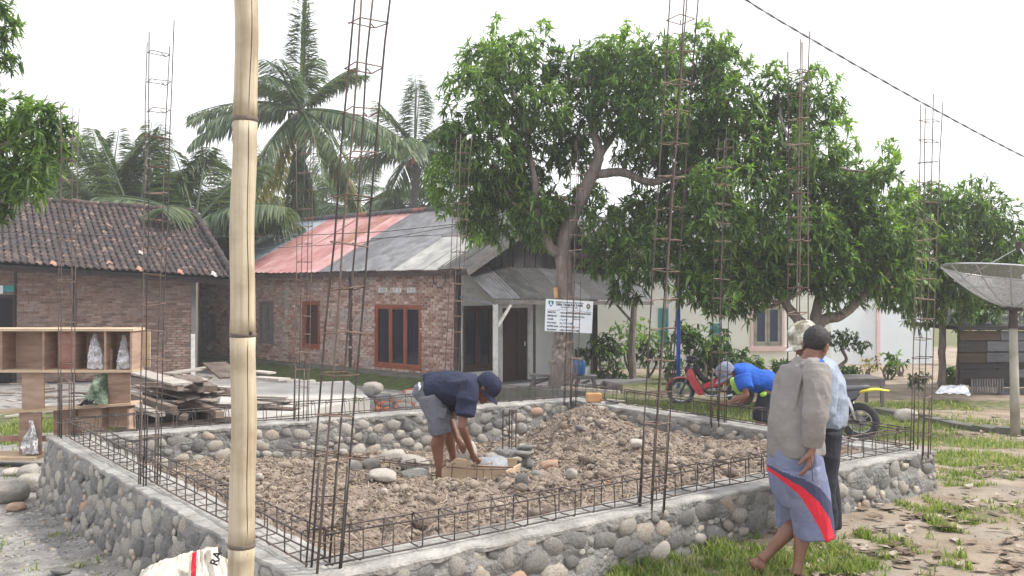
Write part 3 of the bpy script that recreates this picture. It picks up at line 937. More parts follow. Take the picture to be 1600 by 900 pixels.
column(233, 757, 250, 38, .12, .205, 'rebar column halfway along the left wall, in front of the tiled roof', seed=5)
column(103, 684, 106, 168, .12, .20, 'rebar column at the far left corner, in front of the wooden shelf', seed=6)
column(470, 657, 480, 205, .12, .20, 'rebar column in front of the red and blue roof sheets', seed=7)
column(702, 642, 727, 205, .12, .20, 'rebar column behind the bending man in navy, in front of the brick corner', seed=8)
column(891, 627, 904, 240, .12, .20, 'rebar column crossing the white sign and the trunk', seed=9)
column(1122, 660, 1133, 203, .12, .198, 'rebar column at which the man in blue is working', seed=10)

def beam_cage(a, b, label, seed, w=.13, h=.155, sp=.2, zb=None, mat='rebar', rb=.0055, sag=0.0, group='rebar beam cages lying on the wall tops', cat='rebar beam'):
    a = V(a); b = V(b); rr = random.Random(seed)
    if zb is not None: a.z = b.z = zb
    t = root('rebar_beam', (a.x, a.y, a.z), label, cat, group)
    d = b - a; L_ = d.length; e = d.normalized(); s = V((-e.y, e.x, 0)).normalized(); upv = V((0, 0, 1))
    for (x, z) in ((-1, 0), (1, 0), (1, 1), (-1, 1)):
        pts = []
        n = 10
        for k in range(n + 1):
            u = k / n
            pts.append(e * (u * L_) + s * (x * w / 2 + rr.uniform(-.008, .008)) + upv * (z * h + rr.uniform(-.008, .008) - sag * 4 * u * (1 - u) * 1.0))
        MB().tube(pts, rb, 6).build('bar', MT[mat], t, smooth=True)
    M = Matrix((s, upv, e)).transposed()
    u = .06; k = 0
    while u < L_ - .04:
        q = (M @ Matrix.Rotation(rr.uniform(-.12, .12), 3, 'Y') @ Matrix.Rotation(rr.uniform(-.08, .08), 3, 'X')).to_quaternion()
        f = u / L_
        obj('stirrup', BST[(rr.randrange(3), mat)], t, loc=e * u + upv * (h / 2 - sag * 4 * f * (1 - f)), rot=q)
        u += sp * rr.uniform(.8, 1.15); k += 1
    return t
BST = {(k, m): stirrup_mesh(.142, .168, .0042, m, .003, k + 20) for k in range(3) for m in ('rebar', 'rust')}
zb = WT + .03
sideo = .0
beam_cage(QMID[0], QMID[1], 'long rebar beam cage along the near wall top, behind the walking man', 1, zb=zb)
beam_cage(QMID[0], QMID[3], 'rebar beam cage along the left wall top, crossing behind the bamboo pole', 2, zb=zb + .006)
beam_cage(QMID[3], QMID[2], 'rebar beam cage along the far wall top, below the houses', 3, zb=zb)
beam_cage(QMID[1], QMID[2], 'rebar beam cage along the right wall top, in front of the red motorbike', 4, zb=zb + .006)
beam_cage(P(455, 716, 8.7), P(796, 752, 7.35), 'bent rebar cage lying on the soil in front of the plywood trough', 5, w=.11, h=.10, sp=.17, group=None, sag=.04, mat='rust')
# ================================================================ brick house at centre
def wall_frame(a, d):
    """a: foot of the wall, d: direction; returns helpers that map photo pixels onto the wall plane"""
    a = V((a[0], a[1], 0)); d = V((d[0], d[1], 0)).normalized()
    n = V((d.y, -d.x, 0))
    def t_of(px):
        k = (px - 800.0) / F
        return (k * a.y - a.x) / (d.x - k * d.y)
    def at(px, py):
        t = t_of(px); p = a + d * t
        return t, CAM_H - (py - 450.0) / F * p.y
    return a, d, n, t_of, at

def wp(a, d, n, t, z, out=0.0):
    q = a + d * t + n * out; q.z = z
    return q

def brick_wall(parent, fr, t0, t1, z0, ztop, holes, mat, mortar, out_sign, budget, seed, bl=.205, bh=.058, pl=.222, ph=.0735, thick=.10):
    """courses of single bricks on a mortar backing. holes: (t0, t1, z0, z1)"""
    a, d, n, _, _ = fr; n = n * out_sign
    rr = random.Random(seed)
    # mortar backing split round the openings
    tt = sorted(set([t0, t1] + [h[0] for h in holes] + [h[1] for h in holes]))
    mb = MB()
    for s0, s1 in zip(tt[:-1], tt[1:]):
        hs = sorted([h for h in holes if h[0] <= s0 + 1e-4 and h[1] >= s1 - 1e-4], key=lambda h: h[2])
        z = z0
        for h in hs + [(0, 0, ztop, ztop)]:
            if h[2] > z + .01:
                p = [wp(a, d, n, s0, z), wp(a, d, n, s1, z), wp(a, d, n, s1, h[2]), wp(a, d, n, s0, h[2])]
                mb.prism(p, -n * .14)
            z = max(z, h[3])
    me = mb.mesh('mortar_backing', MT[mortar]); fix_normals(me)
    obj('mortar_backing', me, parent, world=True)
    # bricks
    base = MB(); base.box((0, 0, 0), (bl, .05, bh)); bme = base.mesh('brick', MT[mat])
    R3 = Matrix((d, n * -1, V((0, 0, 1)))).transposed()
    items = []; rows = int((ztop - z0) / ph)
    for r in range(rows):
        z = z0 + (r + .5) * ph; off = (r % 2) * pl / 2 + rr.uniform(-.02, .02); t = t0 + off - pl / 2
        while t < t1:
            l = bl * rr.uniform(.9, 1.03); c = t + pl / 2; x0, x1 = c - l / 2, c + l / 2
            t += pl * rr.uniform(.97, 1.03)
            x0 = max(x0, t0); x1 = min(x1, t1)
            for h in holes:
                if h[2] < z + bh / 2 and h[3] > z - bh / 2:
                    if h[0] <= x0 and h[1] >= x1: x0 = x1 = 0; break
                    if x0 < h[0] < x1: x1 = h[0]
                    elif x0 < h[1] < x1: x0 = h[1]
                    elif h[0] < x0 < h[1]: x0 = h[1]
                    elif h[0] < x1 < h[1]: x1 = h[0]
            if x1 - x0 < .05: continue
            dz = .012 * mnoise.noise((c * .8, z, seed)) 
            items.append(((x0 + x1) / 2, z + dz, x1 - x0, rr.uniform(-.008, .012), rr.uniform(-.03, .03), rr.uniform(.86, 1.08)))
    items.sort(key=lambda q: (a + d * q[0]).y)
    rest = MB()
    for k, (c, z, l, o_, ry, hs) in enumerate(items):
        q = wp(a, d, n, c, z, -.006 + o_)
        rot = (R3 @ Matrix.Rotation(ry, 3, 'Y')).to_quaternion(); sc = (l / bl, 1, hs)
        if k < budget:
            obj('brick', bme, parent, world=True, loc=q, rot=rot, scale=sc)
        else:
            M = Matrix.LocRotScale(q, rot, V(sc))
            rest.add([M @ v.co for v in bme.vertices], [tuple(p.vertices) for p in bme.polygons])
    if rest.v: rest.build('far_bricks', MT[mat], parent, world=True, kind='stuff')

def panel(mb, fr, t0, t1, z0, z1, o0, th, sgn=1):
    """box on the wall plane between t0..t1, z0..z1, from o0 outward by th"""
    a, d, n, _, _ = fr; n = n * sgn
    mb.prism([wp(a, d, n, t0, z0, o0), wp(a, d, n, t1, z0, o0), wp(a, d, n, t1, z1, o0), wp(a, d, n, t0, z1, o0)], n * th)

def window(parent, fr, t0, t1, z0, z1, leaves, fmat, gmat='glass_dark', sgn=1, fw=.055, name='window', label=None, proud=.03):
    mb = MB(); w = .05
    panel(mb, fr, t0 - w, t1 + w, z1, z1 + w, -.08, .08 + proud, sgn); panel(mb, fr, t0 - w, t1 + w, z0 - w, z0, -.08, .08 + proud + .01, sgn)
    panel(mb, fr, t0 - w, t0, z0, z1, -.08, .08 + proud, sgn); panel(mb, fr, t1, t1 + w, z0, z1, -.08, .08 + proud, sgn)
    me = mb.mesh('frame', MT[fmat]); fix_normals(me)
    win = obj(name, me, parent, world=True)
    if label: win['label'] = label
    L_ = (t1 - t0) / leaves
    for k in range(leaves):
        s0, s1 = t0 + k * L_ + .006, t0 + (k + 1) * L_ - .006
        mb = MB()
        panel(mb, fr, s0, s0 + fw, z0 + .005, z1 - .005, -.05, .06, sgn); panel(mb, fr, s1 - fw, s1, z0 + .005, z1 - .005, -.05, .06, sgn)
        panel(mb, fr, s0 + fw, s1 - fw, z0 + .005, z0 + .01 + fw * 1.4, -.05, .055, sgn); panel(mb, fr, s0 + fw, s1 - fw, z1 - .01 - fw, z1 - .005, -.05, .055, sgn)
        me = mb.mesh('sash', MT[fmat]); fix_normals(me); obj('sash', me, win, world=True)
        mb = MB(); panel(mb, fr, s0 + fw - .005, s1 - fw + .005, z0 + .03, z1 - .03, -.04, .012, sgn)
        me = mb.mesh('pane', MT[gmat]); fix_normals(me); obj('pane', me, win, world=True)
    return win

HA = P(716, 605, 22.9)
SIDE = wall_frame((HA.x, HA.y), (-.75, .66)); FRONT = wall_frame((HA.x, HA.y), (.74, .67))
_, sd, sn, s_t, s_at = SIDE; _, fd, fn, f_t, f_at = FRONT
# outward normals: side wall faces the camera at left, front wall faces it at right
SG_S = -1 if sn.dot(V((-.66, -.75, 0))) < 0 else 1
SG_F = -1 if fn.dot(V((.66, -.75, 0))) < 0 else 1
HZ0 = -.56; HZT = 2.60
house = root('brick_house', (HA.x, HA.y, HZ0), 'long bare brick house with red, blue and grey corrugated roof sheets', 'house')
def hole(at, x0, x1, y0, y1):
    ta, za = at(x0, y0); tb, zb_ = at(x1, y1); tc, _ = at(x1, y0)
    m = (ta + tb) / 2
    _, z1 = at((x0 + x1) / 2, y0); _, z0 = at((x0 + x1) / 2, y1)
    return (min(ta, tb), max(ta, tb), z0, z1)
w3 = hole(s_at, 588, 657, 479, 573); w2 = hole(s_at, 475, 499, 473, 542); w1 = hole(s_at, 407, 427, 473, 534); w0 = hole(s_at, 326, 337, 492, 531)
vents = [hole(s_at, x, x + 13, 449.5, 457) for x in (593.5, 615.5, 638)]
LH = s_t(304)
brick_wall(house, SIDE, 0.1, LH, HZ0 + .32, HZT, [w3, w2, w1, w0] + vents, 'brick', 'brick_mortar', SG_S, 300, 1)
# plinth
mb = MB(); panel(mb, SIDE, -.02, LH, HZ0 - .1, HZ0 + .32, -.14, .19, SG_S); me = mb.mesh('plinth', MT['plinth']); fix_normals(me); obj('plinth', me, house, world=True)
win = window(house, SIDE, *w3, 3, 'frame_red', sgn=SG_S, label='three leaf red wooden window with dark glass')
win = window(house, SIDE, w2[0], w2[1], w2[2], w2[3], 1, 'frame_red', gmat='door_dark', sgn=SG_S, label='narrow wooden shutter window')
win = window(house, SIDE, w1[0], w1[1], w1[2], w1[3], 2, 'graywood', gmat='graywood', sgn=SG_S, label='weathered grey shutter window')
win = window(house, SIDE, w0[0], w0[1], w0[2], w0[3], 1, 'graywood', gmat='graywood', sgn=SG_S)
for hv in vents:                              # pierced vent blocks
    mb = MB(); t0, t1, z0, z1 = hv; m = (t0 + t1) / 2; zm = (z0 + z1) / 2
    panel(mb, SIDE, t0, t1, z0, z1, -.10, .02, SG_S)
    mb2 = MB()
    for q in (t0, m - .015, t1 - .03): panel(mb2, SIDE, q, q + .03, z0, z1, -.06, .11, SG_S)
    for q in (z0, zm - .012, z1 - .025):
        panel(mb2, SIDE, t0 + .03, m - .015, q, q + .025, -.06, .105, SG_S); panel(mb2, SIDE, m + .015, t1 - .03, q, q + .025, -.06, .105, SG_S)
    me = mb2.mesh('vent_block', MT['white_paint']); fix_normals(me); vb = obj('vent_block', me, house, world=True)
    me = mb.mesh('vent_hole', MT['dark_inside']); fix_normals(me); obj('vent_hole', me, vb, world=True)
# concrete posts in the wall
for (x0, x1, m_, o_) in ((446.5, 451.5, 'pole_concrete', .02), (546, 551, 'post_dark', .03)):
    t0, t1 = sorted((s_t(x0), s_t(x1))); mb = MB(); panel(mb, SIDE, t0, t1, HZ0 + .32, HZT - .15, -.05, .05 + o_, SG_S)
    me = mb.mesh('wall_post', MT[m_]); fix_normals(me); obj('wall_post', me, house, world=True)
mb = MB(); panel(mb, SIDE, -.02, .10, HZ0, HZT, -.08, .13, SG_S); me = mb.mesh('corner_post', MT['post_dark']); fix_normals(me); obj('corner_post', me, house, world=True)
# front wall, plastered white
LF = f_t(926) - 0.0
fwz = hole(f_at, 724, 769, 481, 577); fd_ = hole(f_at, 784, 824, 481, 608); fv = [hole(f_at, 728, 741, 450, 457), hole(f_at, 756, 768, 452, 459)]
def plain_wall(parent, fr, t0, t1, z0, z1, holes, mat, sgn, th=.12, name='plaster_wall'):
    a, d, n, _, _ = fr; n = n * sgn; mb = MB()
    tt = sorted(set([t0, t1] + [h[0] for h in holes] + [h[1] for h in holes]))
    for s0, s1 in zip(tt[:-1], tt[1:]):
        hs = sorted([h for h in holes if h[0] <= s0 + 1e-4 and h[1] >= s1 - 1e-4], key=lambda h: h[2]); z = z0
        for h in hs + [(0, 0, z1, z1)]:
            if h[2] > z + .01: mb.prism([wp(a, d, n, s0, z), wp(a, d, n, s1, z), wp(a, d, n, s1, h[2]), wp(a, d, n, s0, h[2])], -n * th)
            z = max(z, h[3])
    me = mb.mesh(name, MT[mat]); fix_normals(me); return obj(name, me, parent, world=True)
fd_ = (fd_[0], fd_[1], HZ0 + .05, fd_[3])
plain_wall(house, FRONT, .06, LF, HZ0, HZT, [fwz, fd_] + fv, 'white_wall', SG_F)
window(house, FRONT, *fwz, 2, 'door_dark', sgn=SG_F, fw=.07)
for h_ in fv:
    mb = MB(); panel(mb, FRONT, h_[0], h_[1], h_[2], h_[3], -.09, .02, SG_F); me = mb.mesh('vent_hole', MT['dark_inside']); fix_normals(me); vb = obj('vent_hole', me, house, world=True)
    mb = MB()
    for k in range(4): q = h_[0] + (h_[1] - h_[0] - .03) * k / 3; panel(mb, FRONT, q, q + .03, h_[2], h_[3], -.07, .072, SG_F)
    q = (h_[2] + h_[3]) / 2; panel(mb, FRONT, h_[0], h_[1], q - .012, q + .012, -.065, .064, SG_F)
    me = mb.mesh('vent_block', MT['white_wall']); fix_normals(me); obj('vent_block', me, vb, world=True)
mb = MB(); panel(mb, FRONT, fd_[0] - .07, fd_[0], fd_[2], fd_[3], -.1, .14, SG_F); panel(mb, FRONT, fd_[1], fd_[1] + .07, fd_[2], fd_[3], -.1, .14, SG_F); panel(mb, FRONT, fd_[0] - .07, fd_[1] + .07, fd_[3], fd_[3] + .07, -.1, .14, SG_F)
me = mb.mesh('door', MT['white_paint']); fix_normals(me); door = obj('door', me, house, world=True)
mb = MB(); panel(mb, FRONT, fd_[0], fd_[1], fd_[2], fd_[3], -.06, .04, SG_F)
for k in range(2):
    m = fd_[0] + (fd_[1] - fd_[0]) * k / 2; w = (fd_[1] - fd_[0]) / 2
    for z0, z1 in ((.15, .8), (.95, 1.85)): panel(mb, FRONT, m + .09, m + w - .07, fd_[2] + z0, fd_[2] + z1, -.018, .014, SG_F)
me = mb.mesh('door_leaf', MT['door_dark']); fix_normals(me); obj('door_leaf', me, door, world=True)
mb = MB(); q = wp(*SIDE[:1], fd, fn * SG_F, fd_[1] - .12, fd_[2] + 1.0, .03); mb.box(q, (.03, .05, .12)); mb.build('handle', MT['chrome'], door, world=True)
# tall pale corner strip
mb = MB(); panel(mb, FRONT, .10, .16, HZ0, HZT - .1, .0, .03, SG_F); me = mb.mesh('corner_strip', MT['white_paint']); fix_normals(me); obj('corner_strip', me, house, world=True)
# dark gable wall of upright boards
APT = 2.95; RZ = 4.22
k = 0; t = .0; rr = random.Random(4)
while t < LF + .4:
    zt = min(2.55 + (RZ - 2.55) * t / APT, RZ - (RZ - 2.55) * (t - APT) / (LF + .4 - APT)) - .08
    if zt > 2.3:
        mb = MB(); panel(mb, FRONT, t, t + .19, 2.44, zt, -.0 + .015 * (k % 2), .03, SG_F); me = mb.mesh('gable_board', MT['board_dark']); fix_normals(me); obj('gable_board', me, house, world=True)
    t += .2; k += 1

def corr(name, parent, p00, p10, p01, p11, mat, amp=.022, pitch=.13, segs=None, world=True, th=.006, sag=.0, seed=0):
    """corrugated sheet: p00-p10 the low edge, p01-p11 the high edge; waves run across the low edge"""
    p00, p10, p01, p11 = V(p00), V(p10), V(p01), V(p11)
    L_ = (p10 - p00).length; n = max(4, int(L_ / pitch * 4)); m = 5
    nr = (p10 - p00).cross(p01 - p00).normalized()
    if nr.z < 0: nr = -nr
    vs = []; o = seed * 3.7
    for layer in (0, 1):
        for j in range(m + 1):
            for i in range(n + 1):
                u, v = i / n, j / m
                q = p00.lerp(p10, u).lerp(p01.lerp(p11, u), v)
                w = amp * math.sin(2 * math.pi * u * L_ / pitch)
                q = q + nr * (w - layer * th + .012 * mnoise.noise((u * L_ * .8 + o, v * 2, o)) - sag * 4 * v * (1 - v))
                vs.append(q)
    K = (m + 1) * (n + 1); fs = []
    for j in range(m):
        for i in range(n):
            a = j * (n + 1) + i
            fs.append((a, a + 1, a + n + 2, a + n + 1)); fs.append((K + a, K + a + n + 1, K + a + n + 2, K + a + 1))
    rim = [j for j in range(n + 1)] + [(j + 1) * (n + 1) - 1 for j in range(1, m + 1)] + [m * (n + 1) + i for i in range(n - 1, -1, -1)] + [j * (n + 1) for j in range(m - 1, 0, -1)]
    for i in range(len(rim)):
        a, b = rim[i], rim[(i + 1) % len(rim)]; fs.append((a, K + a, K + b, b))
    mb = MB(); mb.add(vs, fs)
    return mb.build(name, MT[mat], parent, world=world, smooth=False)

# roof: eave and ridge run along the side wall
on = sn * SG_S; ofn = fn * SG_F
apex = wp(SIDE[0], fd, fn, APT, RZ); EZ = 2.40; EO = .42
def eave(t): q = SIDE[0] + sd * t + on * EO; q.z = EZ; return q
def ridge(t): q = V((apex.x, apex.y, 0)) + sd * t; q.z = RZ + .03; return q
def t_eave(px):
    q0 = eave(0); k = (px - 800) / F; return (k * q0.y - q0.x) / (sd.x - k * sd.y)
def t_ridge(px):
    q0 = ridge(0); k = (px - 800) / F; return (k * q0.y - q0.x) / (sd.x - k * sd.y)
strips = [(-.75, 616, 'zinc_dark', .07, 2), (616, 548, 'zinc_pale', .09, 1), (None, 512, 'zinc_gray', .13, 3), (None, 430, 'zinc_red', .16, 3), (None, 392, 'zinc_red', .16, 2), (None, 350, 'zinc_blue', .13, 2), (None, None, 'zinc_rust', .13, 1)]
# (eave t0, eave t1, material): boundaries run up the slope parallel to each other
B = [-.70, t_eave(665), t_eave(612), t_eave(508), t_eave(395), t_eave(330), LH + .2]
def sheets(t0, t1, n, mat, pitch, v0=0., v1=1., dz=0.):
    for k in range(n):
        a, b = t0 + (t1 - t0) * k / n, t0 + (t1 - t0) * (k + 1) / n + .05
        e0, e1, r0, r1 = eave(a), eave(b), ridge(a), ridge(b)
        z = V((0, 0, .012 * (k % 2) + dz))
        corr('roof_sheet', house, e0.lerp(r0, v0) + z, e1.lerp(r1, v0) + z, e0.lerp(r0, v1) + z, e1.lerp(r1, v1) + z, mat, amp=.014, pitch=pitch, seed=k + int(t0 * 10))
sheets(-.70, B[1] * .35, 2, 'zinc_dark', .10)
sheets(B[1] * .35, B[2] + .0, 3, 'zinc_pale', .085, 0, .52); sheets(B[1] * .35, B[2], 3, 'zinc_gray', .085, .5, 1., .02)
sheets(B[2], B[3] + .3, 5, 'zinc_gray', .12, 0, .55); sheets(B[2], B[3] + .3, 5, 'zinc_gray', .12, .53, 1, .02)
sheets(B[3] + .3, B[3] + 1.1, 1, 'zinc_red', .25); sheets(B[3] + 1.1, B[3] + 1.9, 1, 'zinc_red', .25, 0, .5); sheets(B[3] + 1.1, B[3] + 2.0, 1, 'zinc_rust', .2, .48, 1, .02)
sheets(B[3] + 1.9, B[4] + 1.0, 3, 'zinc_red', .25)
sheets(B[4] + 1.0, B[5] + .9, 2, 'zinc_blue', .2)
sheets(B[5] + .9, LH + .2, 2, 'zinc_rust', .2)
# far slope
e2 = lambda t: (V((apex.x, apex.y, 0)) + sd * t - on * (LF - APT + .4)) + V((0, 0, EZ))
for k in range(6):
    a, b = -.7 + (LH + .9) * k / 6, -.7 + (LH + .9) * (k + 1) / 6 + .04
    corr('roof_sheet', house, e2(a), e2(b), ridge(a) - V((0, 0, .03)), ridge(b) - V((0, 0, .03)), 'zinc_dark', amp=.012, pitch=.2)
t = -.8; k = 0
while t < LH + .1:                            # half-round ridge caps, slightly uneven
    r0 = ridge(t) + V((0, 0, .05 + .02 * rr.random())); r1 = ridge(t + .56) + V((0, 0, .045 + .02 * rr.random()))
    MB().tube([r0, r1], .075, 8).build('ridge_cap', MT['zinc_rust' if k % 5 == 0 else 'zinc_dark'], house, world=True); t += .54; k += 1
# barge board and fascia
for (a_, b_) in ((eave(-.72), ridge(-.72)), (ridge(-.72), e2(-.72))):
    MB().beam(a_ - V((0, 0, .09)), b_ - V((0, 0, .09)), .03, .15).build('barge_board', MT['graywood'], house, world=True)
MB().beam(eave(-.7) - V((0, 0, .09)) - on * .05, eave(LH) - V((0, 0, .09)) - on * .05, .03, .10).build('fascia', MT['post_dark'], house, world=True)
# back walls so that the house is closed
mb = MB()
c0 = wp(SIDE[0], fd, fn, LF, 0); c1 = c0 + sd * LH; c2 = SIDE[0] + sd * LH
for (p, q) in ((c0, c1), (c1, c2)):
    dd = (q - p).normalized(); nn = V((dd.y, -dd.x, 0))
    mb.prism([V((p.x, p.y, HZ0)), V((q.x, q.y, HZ0)), V((q.x, q.y, 2.5)), V((p.x, p.y, 2.5))], nn * -.1)
me = mb.mesh('back_wall', MT['brick_mortar']); fix_normals(me); obj('back_wall', me, house, world=True)

# porch: lean-to roof, posts, step
q0, q1 = P(772, 468, 21.5), P(1020, 469, 25.2); q0.z = 1.70; q1.z = 1.62
r0 = wp(SIDE[0], fd, fn * SG_F, .05, 2.50, .03); r1 = wp(SIDE[0], fd, fn * SG_F, LF + 1.4, 2.42, .03)
porch = root('porch', (q0.x, q0.y, HZ0), 'lean-to porch roof of dark grey corrugated sheets with whitewashed post before the white wall', 'porch')
for k in range(7):
    a, b = k / 7, (k + 1) / 7 + .01
    z = V((0, 0, .014 * (k % 2)))
    corr('roof_sheet', porch, q0.lerp(q1, a) + z, q0.lerp(q1, b) + z, r0.lerp(r1, a) + z, r0.lerp(r1, b) + z, 'zinc_dark' if k % 3 else 'zinc_gray', amp=.020, pitch=.11, seed=k)
MB().beam(q0 - V((0, 0, .08)), q1 - V((0, 0, .08)), .05, .10).build('beam', MT['graywood'], porch, world=True)
p_ = P(772, 604, 21.6)
MB().beam((q0.x + .03, q0.y + .08, HZ0), (q0.x + .03, q0.y + .08, 1.58), .12, .12, up=(0, 1, 0)).build('post', MT['white_paint'], porch, world=True)['label'] = 'whitewashed square post'
MB().beam((q0.x + .08, q0.y + .1, 1.05), q0.lerp(q1, .09) - V((0, 0, .14)), .05, .06).build('brace', MT['white_paint'], porch, world=True)
MB().beam((q0.x - .02, q0.y + .1, 1.60), (r0.x, r0.y, 1.72), .05, .08).build('tie_beam', MT['graywood'], porch, world=True)
for px in (828,):
    t_ = .28; q = q0.lerp(q1, (px - 772) / 248.); MB().tube([(q.x, q.y + .05, HZ0), (q.x, q.y + .05, 1.6)], .035, 8).build('post', MT['post_dark'], porch, world=True)
q = q0.lerp(q1, .86); MB().tube([(q.x, q.y + .05, HZ0), (q.x - .05, q.y, .4), (q.x + .03, q.y, 1.58)], [.10, .09, .085], 8).build('post', MT['bark'], porch, world=True)
MB().tube([(q.x, q.y, 1.0), (q.x - .5, q.y + .1, 1.58)], .035, 6).build('brace', MT['bark'], porch, world=True)
q = wp(SIDE[0], fd, fn * SG_F, LF + .05, 0, .05); MB().beam((q.x, q.y, HZ0), (q.x, q.y, 2.3), .13, .1, up=(0, 1, 0)).build('post', MT['post_dark'], porch, world=True)
mb = MB(); f0, f1 = SIDE[0] + ofn * .02, wp(SIDE[0], fd, fn, LF, 0) + ofn * .02; g0, g1 = f0 + ofn * 2.1, f1 + ofn * 2.1
for p in (f0, f1, g0, g1): p.z = HZ0 - .1
mb.prism([g0, g1, f1, f0], (0, 0, .2)); me = mb.mesh('floor_slab', MT['slab_side']); fix_normals(me); obj('floor_slab', me, porch, world=True)

# hanging coil of wire on the brick wall
t_, z_ = s_at(690, 432)
c = wp(SIDE[0], sd, on, t_, z_, .08)
cw = root('wire_coil', c, 'thin black cable hanging in a loop under the eaves near the brick corner', 'cable')
MB().tube([c + sd * (.22 * math.cos(a)) + V((0, 0, .22 * math.sin(a) - .05)) for a in np.linspace(-3.6, 0.6, 22)], .012, 5).build('loop', MT['cable_black'], cw, world=True)

# ================================================================ left house with clay tiles
LA = P(305, 587, 25.3); LB_ = P(-160, 587, 23.2)
ld = V((LB_.x - LA.x, LB_.y - LA.y, 0)).normalized()
LFR = wall_frame((LA.x, LA.y), (ld.x, ld.y)); _, _, ln_, l_t, l_at = LFR
SG_L = 1 if ln_.y < 0 else -1
LL = (V((LB_.x, LB_.y, 0)) - V((LA.x, LA.y, 0))).length; LZT = 2.46
lh = root('tiled_house', (LA.x, LA.y, -.56), 'old brick house with sagging dark clay tile roof at left', 'house')
ldoor = hole(l_at, -30, 22, 462, 600); ldoor = (ldoor[0], ldoor[1], -.5, ldoor[3])
brick_wall(lh, LFR, 0.1, LL, -.5, LZT, [ldoor], 'brick_old', 'brick_mortar_old', SG_L, 300, 2, bl=.225, bh=.052, pl=.25, ph=.066)
for (x0, x1, m_) in ((113, 119, 'post_dark'), (22.5, 26, 'post_dark')):
    t0, t1 = sorted((l_t(x0), l_t(x1))); mb = MB(); panel(mb, LFR, t0, t1, -.56, LZT, -.05, .09, SG_L); me = mb.mesh('post', MT[m_]); fix_normals(me); obj('post', me, lh, world=True)
mb = MB(); panel(mb, LFR, -.02, .10, -.2, LZT, -.1, .14, SG_L); me = mb.mesh('corner_post', MT['graywood']); fix_normals(me); obj('corner_post', me, lh, world=True)
mb = MB(); panel(mb, LFR, .0, .11, -.56, .7, -.0, .055, SG_L); me = mb.mesh('corner_strip', MT['white_paint']); fix_normals(me); obj('corner_strip', me, lh, world=True)
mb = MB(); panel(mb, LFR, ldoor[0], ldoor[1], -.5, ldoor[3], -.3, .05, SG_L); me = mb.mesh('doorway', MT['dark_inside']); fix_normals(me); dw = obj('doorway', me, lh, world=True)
mb = MB(); panel(mb, LFR, ldoor[0] - .06, ldoor[0] + .03, -.5, ldoor[3], -.1, .14, SG_L); panel(mb, LFR, ldoor[0], ldoor[1], ldoor[3] - .06, ldoor[3] + .02, -.1, .15, SG_L)
me = mb.mesh('door_frame', MT['post_dark']); fix_normals(me); obj('door_frame', me, dw, world=True)
t0, t1 = sorted((l_t(3), l_t(23))); _, z1 = l_at(10, 446); _, z0 = l_at(10, 456)
mb = MB(); panel(mb, LFR, t0, t1, z0, z1, .0, .03, SG_L); me = mb.mesh('transom', MT['teal']); fix_normals(me); obj('transom', me, dw, world=True)
t0, t1 = sorted((l_t(-6), l_t(5))); _, z1 = l_at(0, 446); _, z0 = l_at(0, 459)
mb = MB(); panel(mb, LFR, t0, t1, z0, z1, .035, .004, SG_L); me = mb.mesh('pasted_notice', MT['sign_white']); fix_normals(me); obj('pasted_notice', me, dw, world=True)
t0, z0 = l_at(62, 423); q = wp(LFR[0], ld, ln_ * SG_L, t0, z0, .25)
mb = MB(); mb.ell(q, (.055, .055, .075)); mb.tube([q + V((0, 0, .07)), q + V((0, 0, .16))], .03, 8); mb.tube([q + V((.12, 0, .02)), q + V((.12, 0, .08))], .04, 8)
mb.build('wall_lamp', MT['white_paint'], lh, world=True, smooth=True)
# rest of the box
mb = MB(); nb = ln_ * -SG_L * 6.0
for (p, q) in ((LA, LA + nb), (LA + nb, LB_ + nb), (LB_ + nb, LB_)):
    dd = V((q.x - p.x, q.y - p.y, 0)).normalized(); nn = V((-dd.y, dd.x, 0)) * .1
    mb.prism([V((p.x, p.y, -.56)), V((q.x, q.y, -.56)), V((q.x, q.y, LZT)), V((p.x, p.y, LZT))], nn)
me = mb.mesh('back_wall', MT['brick_mortar_old']); fix_normals(me); obj('back_wall', me, lh, world=True)
# roof plane given by its four corners
E0, E1 = P(362, 432, 24.6), P(-175, 397, 22.0)      # eave, right to left
R0, R1 = P(303, 333, 28.2), P(-150, 300, 26.6)
fas = MB(); fas.beam(E0 - V((0, 0, .14)) + V((0, .12, 0)), E1 - V((0, 0, .14)) + V((0, .12, 0)), .04, .17); fas.build('fascia', MT['post_dark'], lh, world=True)
dk = MB(); dk.prism([E0 - V((0, 0, .08)), E1 - V((0, 0, .08)), R1 - V((0, 0, .16)), R0 - V((0, 0, .16))], (0, 0, -.04)); me = dk.mesh('roof_deck', MT['board_dark']); fix_normals(me); obj('roof_deck', me, lh, world=True)
B0, B1 = R0 + V((1.4, 3.2, -2.0)), R1 + V((1.0, 3.4, -2.0))
dk = MB(); dk.prism([B0, B1, R1 - V((0, 0, .02)), R0 - V((0, 0, .02))], (0, 0, -.06)); me = dk.mesh('rear_roof', MT['tile']); fix_normals(me); obj('rear_roof', me, lh, world=True)
dk = MB(); dk.prism([V((LA.x, LA.y + .3, LZT - .1)), V((LA.x + nb.x, LA.y + nb.y, LZT - .1)), R0 - V((.1, -.1, .12))], (-.08, 0, 0)); me = dk.mesh('gable_wall', MT['brick_mortar_old']); fix_normals(me); obj('gable_wall', me, lh, world=True)
